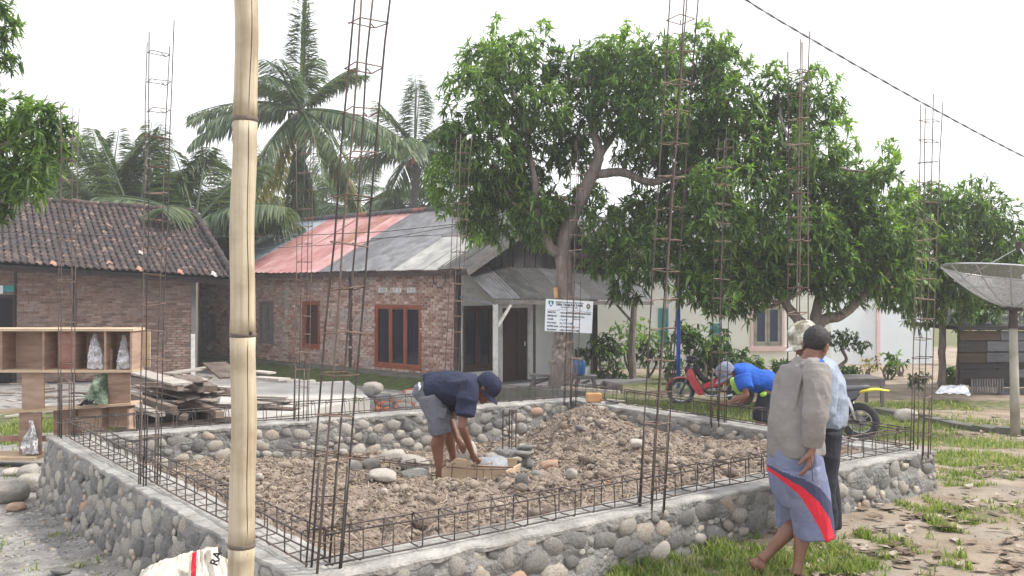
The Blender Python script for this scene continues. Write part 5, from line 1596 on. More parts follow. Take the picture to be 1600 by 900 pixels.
palm(648, 235, 42, 4.0, 22, 2, 'coconut palm just left of the big mango tree crown', azs=[.1, pi, .7, pi - .6, -.4, pi + .4, 1.5, -1.5, 1.2, 2.2, 1.4], els=[.0, .1, .8, .9, .4, .5, 1.3, .3, -.4, -.3, 1.5])
palm(168, 335, 33, 4.0, 18, 3, 'short coconut palm spreading behind the tiled roof, leftmost of the palms', trunk=True, nuts=False, azs=[.2, pi, .9, pi - .8, 1.5, -.5, pi + .5, 1.2, 1.9], els=[.75, .8, 1.1, 1.15, 1.35, .9, .95, .5, .5], loose=.55, nleaf=60, ll=.9)
palm(215, 360, 31, 4.1, 12, 4, 'short coconut palm with one tall upright frond behind the roof ridge', nuts=False, azs=[.3, pi - .2, 1.2, 1.7, pi], els=[1.0, 1.1, 1.35, 1.2, .7], loose=.5, nleaf=60, ll=.95)
palm(305, 350, 30, 3.7, 20, 5, 'leafy coconut palm beside the right gable of the tiled roof', nuts=False, azs=[.1, pi, .7, pi - .7, 1.5, -.5, pi + .6, 1.2, 4.7], els=[.45, .55, .9, 1.0, 1.2, .5, .6, .2, .3], loose=1.1, nleaf=60, ll=1.0)
palm(560, 330, 46, 4.6, 22, 6, 'distant coconut palm low above the ridge of the brick house', nuts=False, loose=1.3, azs=[.1, pi, .7, pi - .7, 1.5, -.5, pi + .6], els=[.2, .3, .7, .8, 1.2, .4, -.1])
palm(395, 300, 52, 4.8, 18, 7, 'hazy coconut palm largely hidden by the bamboo pole', nuts=False)
palm(505, 318, 60, 5.0, 18, 8, 'faint far coconut palm beside the tall palm trunk', nuts=False)
palm(700, 330, 44, 4.0, 16, 9, 'coconut palm low behind the mango crown and roof ridge', nuts=False, azs=[.1, pi, .7, pi - .7, 1.5, -.5, pi + .6], els=[.2, .3, .7, .8, 1.2, .4, -.1])
palm(95, 300, 40, 4.6, 18, 10, 'coconut palm half hidden by the crown at the left edge', nuts=False)
# a hanging skirt of dead fronds on the tall palm trunk
tp = [o for o in bpy.data.objects if o.get("label", "").startswith('tallest coconut')][0]
rs = random.Random(12)
for k in range(7):
    frond(tp, P(470 + rs.uniform(-3, 3), 215 + k * 9, 34), rs.uniform(0, 6.28), -1.35, 2.6, .02, rs, 'leaf_palm', ll=.6, n=30)

# --- far trees that close the view, each its own crown and trunk
def simple_tree(px, py, Y, r, label, seed, mat='leaf_far', dens=26, leaf=.42, base=None, group='hazy trees beyond the houses', light=None):
    c = P(px, py, Y); t = root('tree', (c.x, c.y, -.55), label, 'tree', group)
    R_ = r / F * Y; rs = random.Random(seed)
    bl = [(c.x, c.y, c.z, R_ * .7)] + [(c.x + rs.uniform(-.8, .8) * R_, c.y + rs.uniform(-.5, .5) * R_, c.z + rs.uniform(-.6, .55) * R_, R_ * rs.uniform(.35, .6)) for _ in range(7)]
    crown(t, bl, seed, dens, leaf, leaf * .35, 6, mat, light)
    p, q = limb([(c.x, c.y, -.6), (c.x + .1, c.y, c.z * .5), (c.x, c.y, c.z)], [.16, .13, .05], .1, seed); MB().tube(p, q, 7).build('trunk', MT['bark'], t, world=True, smooth=True)
    return t
far = [(360, 395, 50, 40), (425, 350, 70, 45), (455, 385, 60, 40), (540, 355, 75, 45), (610, 345, 65, 38), (660, 350, 60, 36), (720, 340, 55, 40), (30, 380, 45, 60), (140, 370, 50, 60), (240, 370, 52, 60), (320, 385, 55, 50),
       (800, 330, 50, 50), (870, 360, 48, 46), (1440, 500, 60, 40), (1500, 500, 65, 40), (1560, 495, 60, 42), (1640, 480, 60, 50), (1400, 480, 55, 40), (500, 375, 66, 36), (575, 375, 70, 36), (1040, 440, 45, 50), (1180, 420, 48, 60), (1330, 440, 46, 60), (-80, 370, 50, 70)]
FL = ['hazy tree just left of the bamboo pole over the roof gap', 'hazy tree right of the bamboo pole under the palm fronds', 'dark tree at the left end of the long ridge', 'pale tree behind the middle of the long ridge', 'pale tree between the two tallest palms', 'tree below the second palm crown', 'tree behind the ridge beside the mango crown', 'tree low behind the tiled roof at the left edge', 'tree behind the tiled roof left of its middle', 'tree behind the tiled roof under the upright frond',
      'tree beside the right gable of the tiled roof', 'tree behind the left fork of the mango trunk', 'tree glimpsed behind the gable of the brick house', 'hazy tree behind the thin trunks at right', 'hazy tree above the plank shed', 'hazy tree behind the satellite post', 'hazy tree beyond the right edge of the shed', 'tree behind the bluish wall', 'faint tree right of the tall palm trunk', 'faint tree left of the second palm', 'tree behind the pale house at its left end', 'tree behind the pale house above its window', 'tree behind the junction of pale house and bluish wall', 'tree beyond the left edge behind the tiled roof']
for k, (px, py, Y, r) in enumerate(far):
    simple_tree(px, py, Y, r, FL[k], 100 + k, group=None)
# bright green saplings by the roof gap, garden shrubs before the pale house
def bush(px, py, Y, r, label, seed, mat='leaf_bush', group=None, leaf=.12, light=None, dens=150, stem=True, flat=1.0, name='shrub', cat='shrub', n=7, lp=.2):
    c = P(px, py, Y); zb_ = gz(c.x, c.y); t = root(name, (c.x, c.y, zb_), label, cat, group); R_ = r / F * Y; rs = random.Random(seed)
    bl = [(c.x, c.y, c.z, R_ * .6)] + [(c.x + rs.uniform(-.75, .75) * R_, c.y + rs.uniform(-.5, .5) * R_, c.z + rs.uniform(-.55, .5) * R_ * flat, R_ * rs.uniform(.3, .5)) for _ in range(n)]
    crown(t, bl, seed, dens * 1.6, leaf, leaf * .32, 7, mat, light, lp, name='foliage')
    if stem:
        for k in range(3):
            p, q = limb([(c.x + rs.uniform(-.08, .08), c.y, zb_ - .05), (c.x + rs.uniform(-.2, .2), c.y, (zb_ + c.z) / 2), (c.x + rs.uniform(-.4, .4) * R_, c.y, c.z)], [.035, .028, .012], .1, seed + k, 4)
            MB().tube(p, q, 6).build('stem', MT['bark'], t, world=True, smooth=True)
    return t
bush(352, 385, 33, 12, 'bright green young tree beyond the gap between the two houses', 201, 'leaf_light', leaf=.22, dens=60)
bush(943, 540, 25, 40, 'rounded dark shrub on a bare stem right beside the white wall', 202, light='leaf_light', leaf=.16)
bush(985, 520, 26, 40, 'loose bright shrub behind the rough porch post', 203, 'leaf_light', leaf=.16, dens=60)
bush(1015, 545, 25.5, 40, 'twiggy shrub between the porch post and the blue pole', 204, light='leaf_light', leaf=.15, dens=90)
bush(950, 585, 25, 28, 'low potted plants by the corner of the white wall', 205, light='leaf_light', leaf=.14, dens=110)
bush(1090, 530, 22, 50, 'leafy frangipani bush right of the blue pole', 206, light='leaf_light', leaf=.19, dens=90, lp=.08)
bush(1122, 555, 22.5, 44, 'dark bush behind the red motorbike', 207, leaf=.19, dens=90)
bush(1180, 572, 25, 28, 'low hedge plants under the pink framed window', 208, light='leaf_light', leaf=.15, dens=110, stem=False, flat=.5)
bush(1222, 576, 25, 28, 'spiky low plants behind the man in blue', 209, light='leaf_light', leaf=.2, dens=110, stem=False, flat=.5)
bush(1150, 574, 25, 26, 'dark low plants left of the hedge', 210, leaf=.15, dens=130, stem=False, flat=.5)
bush(1050, 575, 24, 28, 'thin plants at the foot of the blue pole', 211, leaf=.15, dens=70)
bush(1435, 590, 21.5, 20, 'small round clipped bush behind the right column', 212, leaf=.10, dens=240, stem=False)
bush(1328, 582, 24, 24, 'dark low shrub under the bonsai tree', 213, leaf=.13, dens=170, stem=False, flat=.6)
bush(1390, 565, 25, 24, 'small plant with rosettes of broad leaves before the bluish wall', 214, light='leaf_light', leaf=.17, dens=70, lp=.3)
bush(1410, 565, 26, 12, 'thin sapling with sparse leaves before the bluish wall', 215, light='leaf_light', leaf=.17, dens=60)
bush(1360, 572, 25, 18, 'dry twiggy plant left of the rosette plant', 216, 'leaf_yellow', leaf=.12, dens=60)
bush(1490, 590, 24, 24, 'green bush between the thin trunks and the shed', 217, light='leaf_light', leaf=.18, dens=100)
bush(1520, 500, 30, 20, 'bright banana like plants over the shed roof', 218, 'leaf_light', leaf=.5, dens=22, n=4)
bush(560, 625, 16, 12, 'small weeds among red rubble behind the far wall', 219, 'leaf_light', leaf=.10, dens=120, stem=False, flat=.5)
# bonsai tree on a bent stem
bt = root('bonsai_tree', P(1305, 595, 22.5), 'small clipped tree with flat leaf pads on a bent stem before the bluish wall', 'tree')
br(bt, [P(1303, 598, 22.5), P(1310, 575, 22.5), P(1322, 562, 22.5), P(1316, 545, 22.5), P(1322, 535, 22.5)], [.05, .045, .04, .04, .02], 31)
crown(bt, px_blobs([(1305, 532, 17, 0), (1330, 535, 16, 0), (1345, 545, 10, 0), (1318, 524, 12, 0), (1293, 525, 10, 0), (1352, 538, 8, 0)], 22.5), 61, 420, .09, .032, 8, 'leaf_bush', 'leaf_light', .04)

# air: thin haze over the whole place
hz = MB(); hz.box((0, 60, 11.0), (260, 220, 24.4))
hm = bpy.data.materials.new('haze_air'); hm.use_nodes = True
_n = hm.node_tree.nodes; _n.remove(_n["Principled BSDF"])
_v = _n.new("ShaderNodeVolumePrincipled"); _v.inputs["Color"].default_value = (.93, .945, 1.0, 1); _v.inputs["Density"].default_value = .0017; _v.inputs["Anisotropy"].default_value = .25
hm.node_tree.links.new(_v.outputs[0], _n["Material Output"].inputs["Volume"])
obj('haze', hz.mesh('haze', hm), kind='stuff')
# ================================================================ bamboo pole
YBm = 3.05
a, b = P(375.5, 1130, YBm), P(384.5, -170, YBm)
bp = root('bamboo_pole', a, 'thick pale bamboo pole standing upright in the left foreground', 'pole')
def at_y(py): return a.lerp(b, (1130 - py) / 1300.) + V((.0040 * math.sin(py * .0105 + .6) + .0016 * math.sin(py * .031), .003 * math.sin(py * .013), 0))
nodes = [1130, 850, 522, 186, -170]
for k in range(4):
    y0, y1 = nodes[k], nodes[k + 1]; p, r = [], []
    for j in range(13):
        s = j / 12; py = y0 + (y1 - y0) * s; rad = (40 - 4 * (900 - py) / 900.) / 2 / F * YBm
        e = max(0, 1 - min(s, 1 - s) / .07); p.append(at_y(py)); r.append(rad * (1 + .045 * e + .006 * math.sin(s * 9 + k)))
    MB().tube(p, r, 24).build('segment', MT['bamboo'], bp, world=True, smooth=True)
for py in (850, 522, 186):
    rad = (40 - 4 * (900 - py) / 900.) / 2 / F * YBm
    MB().tube([at_y(py + 5), at_y(py + 2), at_y(py - 1), at_y(py - 3)], [rad * 1.03, rad * 1.085, rad * 1.07, rad * 1.03], 24).build('node_ring', MT['bamboo_node'], bp, world=True, smooth=True)
mb = MB(); pts = []
for k in range(40):
    py = -150 + k * 26; q = at_y(py); rad = (40 - 4 * (900 - py) / 900.) / 2 / F * YBm; an = -.9 + .10 * math.sin(k * .35)
    pts.append(q + V((math.cos(an) * rad, math.sin(an) * rad, 0)) * 1.0)
mb.tube(pts, .0013, 4); mb.build('crack', MT['post_dark'], bp, world=True)
MB().ell(at_y(520) + V((.034, -.027, 0)), (.006, .006, .006)).build('bud_scar', MT['post_dark'], bp, world=True, smooth=True)

# ================================================================ cables
def cable(name, pts, r, mat, label, strands=1, tw=.16, cat='cable'):
    t = root(name, pts[0], label, cat)
    if strands == 1:
        MB().tube(pts, r, 6).build('wire', MT[mat], t, world=True); return t
    P_, _ = limb(pts, [1] * len(pts), 0, 0, 60)
    for s_ in range(strands):
        q = []; acc = 0
        for i, p in enumerate(P_):
            if i: acc += (p - P_[i - 1]).length
            tg = (P_[min(i + 1, len(P_) - 1)] - P_[max(i - 1, 0)]).normalized(); a_ = tg.orthogonal().normalized(); b_ = tg.cross(a_)
            an = acc / tw * 2 * math.pi + s_ * math.pi * 2 / strands; q.append(p + (a_ * math.cos(an) + b_ * math.sin(an)) * r)
        MB().tube(q, r, 5).build('strand', MT['cable_black' if s_ else 'cable_gray'], t, world=True)
    return t
cable('power_cable', [P(1040, -85, 9.0), P(1166, 0, 9.6), P(1255, 54, 10.2), P(1440, 160, 11.4), P(1600, 245, 12.6), P(1760, 322, 13.8)], .0065, 'cable_black', 'thick twisted overhead power cable slanting across the sky at right', 2, .42)
cable('telephone_wire', [P(-60, 361, 17), P(200, 369, 18), P(420, 370, 19), P(600, 362, 20), P(760, 345, 21)], .008, 'cable_black', 'thin sagging wire strung in front of both roofs')
cable('power_cable', [P(400, 389, 19), P(560, 380, 20), P(740, 348, 21)], .006, 'cable_black', 'second thin wire just below the first over the red roof sheets')

# ================================================================ sign board
SY = 19.62
sp = [P(852.9, 466.9, SY), P(927, 471, SY), P(924.6, 521, SY), P(851, 517, SY)]
sg = root('sign_board', sp[3], 'white project sign board with black lettering nailed to the mango trunk', 'sign')
mb = MB(); mb.prism(sp, (0, .012, 0)); me = mb.mesh('board', MT['sign_white']); fix_normals(me); obj('board', me, sg, world=True)
ux = (sp[1] - sp[0]); uy = (sp[3] - sp[0]); W = ux.length; Hh = uy.length
def sgp(u, v, o=.004): return sp[0] + ux * u + uy * v + V((0, -o, 0))
def letters(s, size, mat, bold, width=None, align='LEFT', extrude=.0):
    c = bpy.data.curves.new('lettering', 'FONT'); c.body = s; c.size = size; c.align_x = align; c.offset = bold; c.extrude = extrude
    o = bpy.data.objects.new('lettering', c); COL.objects.link(o)
    me = bpy.data.meshes.new_from_object(o.evaluated_get(bpy.context.evaluated_depsgraph_get())); bpy.data.objects.remove(o)
    me.materials.clear(); me.materials.append(MT[mat]); me.name = 'lettering'
    if width:
        xs_ = [v.co.x for v in me.vertices]; k = width / (max(xs_) - min(xs_))
        for v in me.vertices: v.co.x *= k
    return me
def text(s, u, v, size, mat='ink', align='LEFT', bold=.0, width=None):
    ang = math.atan2(-(ux.z), ux.x)
    obj('lettering', letters(s, size, mat, bold, width * W if width else None, align), sg, world=True, loc=sgp(u, v), rot=(math.radians(90), ang, 0))
for k, (s, u, v, z, bo) in enumerate([("PEMERINTAH KABUPATEN PESAWARAN", .50, .10, .040, .0012), ("DESA TANJUNG RAME", .50, .185, .062, .003), ("KECAMATAN WAY LIMA", .50, .25, .036, .001),
                                      ("Jl. Raya Tanjung Rame, Kecamatan Way Lima", .51, .315, .026, 0)]):
    text(s, u, v, z, align='CENTER', bold=bo, width=(.58, .56, .36, .50)[k])
rows = [("KEGIATAN", ": PELAKSANAAN PEMBANGUNAN DESA"), ("PEKERJAAN", ": PEMBANGUNAN GEDUNG TPQ"), ("VOLUME", ": 7 x 7 M"), ("NILAI DANA", ": Rp. 117.115.200"), ("SUMBER DANA", ": APBDesa/DD TA. 2021"), ("PELAKSANA", ": DESA TANJUNG RAME")]
for k, (p_, q_) in enumerate(rows):
    text(p_, .045, .43 + k * .108, .050, bold=.002, width=(.17, .20, .13, .19, .24, .20)[k]); text(q_, .305, .43 + k * .108, .048, bold=.0018, width=(.655, .52, .16, .27, .33, .42)[k])
text("(Swakelola)", .60, .60, .030, bold=.0008, width=.14)
for (u0, u1, v) in ((.04, .30, .345), (.72, .97, .345)):
    mb = MB(); mb.beam(sgp(u0, v, .003), sgp(u1, v, .003), .003, .006); mb.build('rule', MT['ink'], sg, world=True)
def flat(name, pts, mat, o):
    mb = MB(); mb.prism([sgp(u, v, o) for u, v in pts], (0, .002, 0)); me = mb.mesh(name, MT[mat]); fix_normals(me); obj(name, me, sg, world=True)
flat('crest', [(.055, .05), (.165, .05), (.165, .14), (.11, .245), (.055, .14)], 'sign_blue', .003); flat('crest_field', [(.055, .05), (.165, .05), (.165, .115), (.055, .115)], 'sign_green', .006)
flat('crest_tower', [(.085, .18), (.10, .09), (.11, .06), (.12, .09), (.135, .18)], 'sign_white', .009)
ring = lambda cu, cv, ru, rv, n=14: [(cu + ru * math.cos(2 * math.pi * k / n), cv + rv * math.sin(2 * math.pi * k / n)) for k in range(n)]
flat('emblem', ring(.90, .165, .045, .085), 'pole_concrete', .003); flat('emblem_flame', [(.90, .08), (.925, .17), (.90, .24), (.875, .17)], 'plinth', .006); flat('emblem_core', [(.90, .13), (.91, .17), (.90, .20), (.89, .17)], 'sign_white', .009)
text("DESA", .90, .295, .022, align='CENTER', width=.06)

# ================================================================ wooden shelf carcass at left
YS = 11.6
sx = P(60, 715, YS); shf = root('shelf_carcass', (sx.x, YS, gz(sx.x, YS)), 'unfinished brown wooden shelf carcass with open compartments at the left edge', 'shelf')
DP = .34
def bd(x0, x1, y0, y1, name='panel', mat='wood', dy=0., th=None, dyn=0.0):
    a_, b_ = P(x0, y1, YS), P(x1, y0, YS); d_ = th or DP
    mb = MB(); mb.box(((a_.x + b_.x) / 2, YS + dy + d_ / 2, (a_.z + b_.z) / 2), (b_.x - a_.x, d_, b_.z - a_.z))
    me = mb.mesh(name, MT[mat]); obj(name, me, shf, world=True)
bd(-90, 209, 513.5, 517.5, 'shelf_top', 'ply', -.02, DP + .04)
bd(-90, 207, 578, 582, 'shelf_board', 'ply', -.01, DP + .02)
for x in (-85, 0, 66, 113.5, 162.5, 203): bd(x, x + 3.4, 517.5, 578, 'divider', 'wood')
bd(-85, 66, 517.5, 578, 'back_panel', 'wood', DP - .02, .015); bd(118, 162, 517.5, 578, 'back_panel', 'wood', DP - .02, .015); bd(166, 203, 517.5, 578, 'back_panel', 'wood', DP - .02, .015)
bd(86, 113, 518.5, 577, 'leaning_panel', 'zinc_rust', .10, .02); bd(70, 86, 517.5, 578, 'back_panel', 'wood', DP - .02, .015); bd(166, 170, 545, 578, 'rail', 'wood', .1, .05)
mb = MB()  # side of the unit seen past the front edge
q0_, q1_ = P(206.5, 517, YS), P(206.5, 577, YS); mb.box((q0_.x + .055, YS + .3, (q0_.z + q1_.z) / 2), (.11, .02, q0_.z - q1_.z)); mb.build('side_panel', MT['ply'], shf, world=True)
bd(30, 65, 582, 640, 'upright_panel', 'wood', .06, .022); bd(165, 200, 582, 633, 'upright_panel', 'wood', .06, .022)
mb = MB(); a1, a2 = P(-90, 649, YS), P(205, 630, YS); b1, b2 = a1 + V((0, DP, .0)), a2 + V((0, DP, 0)); mb.prism([a1, a2, b2, b1], (0, 0, -.03)); me = mb.mesh('long_board', MT['ply']); fix_normals(me); obj('long_board', me, shf, world=True)
bd(27, 62, 645, 711, 'upright_panel', 'wood', .04, .022); bd(76, 110, 642, 682, 'lower_panel', 'wood', .12, .022); bd(113, 156, 640, 676, 'lower_panel', 'wood', .16, .022); bd(160, 201, 636, 671, 'lower_panel', 'wood', .18, .022)
for x in (108, 155, 198): bd(x, x + 3, 640, 676, 'divider', 'wood', .02, .2)
bd(-90, 62, 712, 717, 'base_board', 'ply', -.12, DP + .12); bd(-90, 75, 687, 696, 'rail', 'zinc_rust', .3, .03)
bd(66, 110, 676, 684, 'rail', 'zinc_rust', .3, .03)

def organic(name, build, voxel, mat, parent=None, smooth=4, amp=0.0, freq=8.0, stretch=(1, 1, 1), seed=0, mats=None, amp2=0.0, freq2=20.):
    """union the shapes collected in build into one continuous skin, then crease it"""
    me = build.mesh(name, MT[mat] if mats is None else mats)
    o = bpy.data.objects.new(name, me); COL.objects.link(o)
    r = o.modifiers.new("r", 'REMESH'); r.mode = 'VOXEL'; r.voxel_size = voxel
    s = o.modifiers.new("s", 'SMOOTH'); s.factor = .5; s.iterations = smooth
    dg = bpy.context.evaluated_depsgraph_get()
    m2 = bpy.data.meshes.new_from_object(o.evaluated_get(dg)); m2.name = name
    bpy.data.objects.remove(o)
    n = len(m2.vertices)
    if amp or amp2:
        co = np.empty(n * 3); m2.vertices.foreach_get("co", co); co = co.reshape(-1, 3)
        nm = np.empty(n * 3); m2.vertex_normals.foreach_get("vector", nm); nm = nm.reshape(-1, 3)
        st = np.array(stretch)
        d = np.array([amp * (1 - 2.2 * abs(mnoise.noise(V(c * st * freq) + V((seed, 0, 0))))) + (amp2 * mnoise.noise(V(c * freq2)) if amp2 else 0) for c in co])
        m2.vertices.foreach_set("co", (co + nm * d[:, None]).ravel())
    m2.materials.clear()
    for m in (mats or [MT[mat]]): m2.materials.append(m)
    m2.polygons.foreach_set("use_smooth", np.ones(len(m2.polygons), dtype=bool)); m2.update()
    return obj(name, m2, parent, world=True) if parent is not None else m2

def sheet(name, par, c00, c10, c01, c11, bulge, seed, mats, amp=.05, n=46, th=.012, stripe=None):
    """crumpled woven cloth: c00-c10 lower edge, c01-c11 upper edge, pushed out towards the camera"""
    vs = []; mi = []
    for lay in (0, 1):
        for j in range(n + 1):
            for i in range(n + 1):
                u, v = i / n, j / n; q = c00.lerp(c10, u).lerp(c01.lerp(c11, u), v)
                b_ = math.sin(math.pi * min(1, max(0, u))) ** .7 * math.sin(math.pi * (.12 + .76 * (1 - v))) * bulge
                w = mnoise.noise((u * 2.1 + seed, v * 2.3, seed)) * .8
                f = amp * (.5 - 1.1 * abs(mnoise.noise((u * 2.4 + w + seed, v * 2.0 - w, 3)))) + amp * .5 * (.5 - abs(mnoise.noise((u * 6 + seed, v * 5 + w * 2, 5)))) + amp * .16 * mnoise.noise((u * 17, v * 17, seed))
                vs.append(q + V((f * .35, -b_ - f * .8 + lay * th, f * .75 + .35 * b_)))
    K = (n + 1) ** 2; fs = []; ms = []
    for j in range(n):
        for i in range(n):
            a_ = j * (n + 1) + i; m = 1 if (stripe and stripe[0] < (i + .5) / n + .1 * j / n < stripe[1] and j / n > stripe[2]) else 0
            fs += [(a_, a_ + 1, a_ + n + 2, a_ + n + 1), (K + a_, K + a_ + n + 1, K + a_ + n + 2, K + a_ + 1)]; ms += [m, 0]
    mb = MB(); mb.add(vs, fs); mb.m = ms; return mb.build(name, mats, par, world=True, smooth=False)
def hanging_bag(px, py, w, h, Y, label, seed):
    c = P(px, py, Y); W_ = w / F * Y / 2; H_ = h / F * Y
    t = root('plastic_bag', c, label, 'plastic bag'); n1, n2 = 22, 34
    for lay in range(2):
        vs = []
        for j in range(n2 + 1):
            v = j / n2; pin = .15 + .80 * sstep(0, .75, v) + .18 * mnoise.noise((seed * 3, v * 3.5, lay))
            for i in range(n1 + 1):
                u = i / n1 * 2 - 1; x = u * W_ * pin + .05 * mnoise.noise((seed, v * 2.2, 4 + lay)); z = -v * H_ * (1 + .06 * mnoise.noise((u * 2, seed, 1)))
                y = -.03 * lay + .07 * (.5 - abs(mnoise.noise((u * 1.8 + seed, v * 3.2, lay)))) + .035 * (.5 - abs(mnoise.noise((u * 5 + seed, v * 7, lay + 3)))) + .02 * mnoise.noise((u * 9, v * 14, seed))
                vs.append(c + V((x, y - .02, z)))
        mb = MB(); mb.add(vs, [(j * (n1 + 1) + i, j * (n1 + 1) + i + 1, (j + 1) * (n1 + 1) + i + 1, (j + 1) * (n1 + 1) + i) for j in range(n2) for i in range(n1)])
        mb.build('bag_film', MT['plastic_bag'], t, world=True)
hanging_bag(149, 522, 26, 54, YS + .05, 'crumpled pale plastic bag in the third shelf compartment from the left', 1)
hanging_bag(193, 524, 20, 52, YS + .05, 'bluish white plastic bag in the rightmost shelf compartment', 2)
hanging_bag(48, 657, 24, 52, YS - .02, 'torn clear plastic bag on the lower left upright of the shelf', 3)
c = P(155, 628, YS + .1); gb = root('cloth_bundle', c, 'green and dark cloth bundle slumped on the long shelf board', 'cloth')
sheet('cloth', gb, P(128, 634, YS - .02), P(168, 634, YS - .02), P(150, 588, YS + .12), P(168, 586, YS + .14), .10, 2.2, [MT['green_bundle']], .05, 30)
sheet('cloth_fold', gb, P(120, 636, YS - .03), P(152, 634, YS - .05), P(140, 622, YS + .06), P(160, 612, YS + .05), .07, 5.2, [MT['black_cloth']], .035, 24)

# ================================================================ planks
def plank(p, q, w, h, mat, label, group=None, cat='plank', roll=0.):
    d = q - p; L_ = d.length; mb = MB(); n = 5
    t = MB(); t.box((0, 0, 0), (L_, w, h)); me = t.mesh('plank', MT[mat])
    M = d.to_track_quat('X', 'Z').to_matrix() @ Matrix.Rotation(roll, 3, 'X')
    o = obj('plank', me, loc=(p + q) / 2, rot=M.to_quaternion()); tag(o, label, cat, group, 'thing'); return o
rs = random.Random(21)
GP = 'old timber stacked in the pile before the houses'
LBp = 'weathered loose plank in the timber pile between the shelf and the concrete slab'
for k in range(96):                            # crossed layers, thick beams low down, thin boards on top
    lay = k // 12; cx = rs.gauss(278, 34) if k % 4 else rs.uniform(225, 335)
    cx = min(338, max(222, cx)); Yc = rs.uniform(14.6, 16.4)
    hm = 1 - (abs(cx - 290) / 105.) ** 2 * .6
    z = gz(-5, Yc) + .05 + lay * .125 * hm
    c = P(cx, 600, Yc); L_ = rs.uniform(1.0, 1.9); an = (-.95 if lay % 2 else -.55) + rs.gauss(0, .3); ti = rs.gauss(0, .05)
    d = V((math.cos(an), math.sin(an), ti)) * L_ / 2; thick = k < 66
    pale = (not thick) and rs.random() < .2
    plank(V((c.x, Yc, z)) - d, V((c.x, Yc, z)) + d, rs.uniform(.07, .14) if thick else rs.uniform(.09, .24), rs.uniform(.06, .10) if thick else .022, 'palewood' if pale else 'beamwood' if thick else 'oldwood',
          ('pale thin board lying high on the timber pile left of the bamboo pole' if pale else 'dark squared beam lying in the timber pile left of the bamboo pole') if (pale or thick) else LBp, GP, roll=rs.uniform(-.15, .15))
for k in range(16):
    cx = rs.uniform(395, 452); Yc = rs.uniform(15.8, 18); c = P(cx, 600, Yc); z = gz(-5, Yc) + .25 + rs.random() * .22 * (1 - abs(cx - 415) / 60.); an = rs.uniform(-.6, .3); d = V((math.cos(an), math.sin(an), rs.gauss(0, .04))) * rs.uniform(.25, .5)
    plank(V((c.x, Yc, z)) - d, V((c.x, Yc, z)) + d, rs.uniform(.1, .25), .03, 'palewood' if k % 2 else 'oldwood', 'short board in the small heap on the concrete slab right of the bamboo pole', 'short boards heaped on the concrete slab')
for (x0, y0, Y0, x1, y1, Y1, w, h, m_, lb) in [
    (203, 578, 15.2, 285, 600, 14.2, .34, .03, 'palewood', 'wide pale plank sloping on top of the pile just right of the shelf'),
    (203, 592, 15.0, 282, 606, 14.2, .10, .10, 'oldwood', 'square timber directly under the wide pale plank'),
    (262, 584, 15.8, 330, 574, 16.6, .30, .025, 'palewood', 'bright thin board on the crest of the timber pile'),
    (285, 590, 15.3, 325, 608, 14.6, .32, .09, 'oldwood', 'broad brown beam end at the middle of the timber pile'),
    (335, 567, 16.5, 362, 590, 15.8, .42, .03, 'oldwood', 'wide grey board leaning just left of the bamboo pole'),
    (203, 618, 14.4, 272, 640, 13.8, .12, .10, 'oldwood', 'dark beam with a pale sawn end at the bottom of the pile'),
    (205, 632, 14.2, 250, 648, 13.4, .16, .06, 'palewood', 'grey plank slanting to the ground beside the shelf'),
    (398, 580, 17.2, 425, 583, 17.0, .22, .03, 'palewood', 'thin board on the pile just right of the bamboo pole'),
    (400, 590, 16.8, 445, 593, 16.2, .25, .04, 'palewood', 'pale broad plank at the right end of the timber pile'),
    (630, 612, 17.6, 668, 604, 17.8, .08, .05, 'frame_red', 'reddish brown batten sticking out left of the bending man'),
    (634, 613, 17.3, 672, 609, 17.5, .07, .05, 'palewood', 'pale batten just below the reddish batten'),
    (878, 606, 17.4, 968, 613, 16.8, .09, .05, 'palewood', 'pale stick lying on the far wall cage near the corner')]:
    plank(P(x0, y0, Y0), P(x1, y1, Y1), w, h, m_, lb, GP if Y0 < 17.3 and x0 < 460 and w > .1 else None)
for k in range(30):
    c = G(rs.uniform(-10, 200), rs.uniform(606, 655)); an = rs.uniform(-.9, .9); L_ = rs.uniform(.3, 1.1); d = V((math.cos(an), math.sin(an), rs.uniform(-.05, .08))) * L_ / 2; c.z += .04 + rs.uniform(0, .1)
    plank(c - d, c + d, rs.uniform(.04, .16), .03, 'oldwood' if k % 3 else 'palewood', 'scrap of timber strewn on the ground behind the wooden shelf', 'timber scraps behind the shelf')

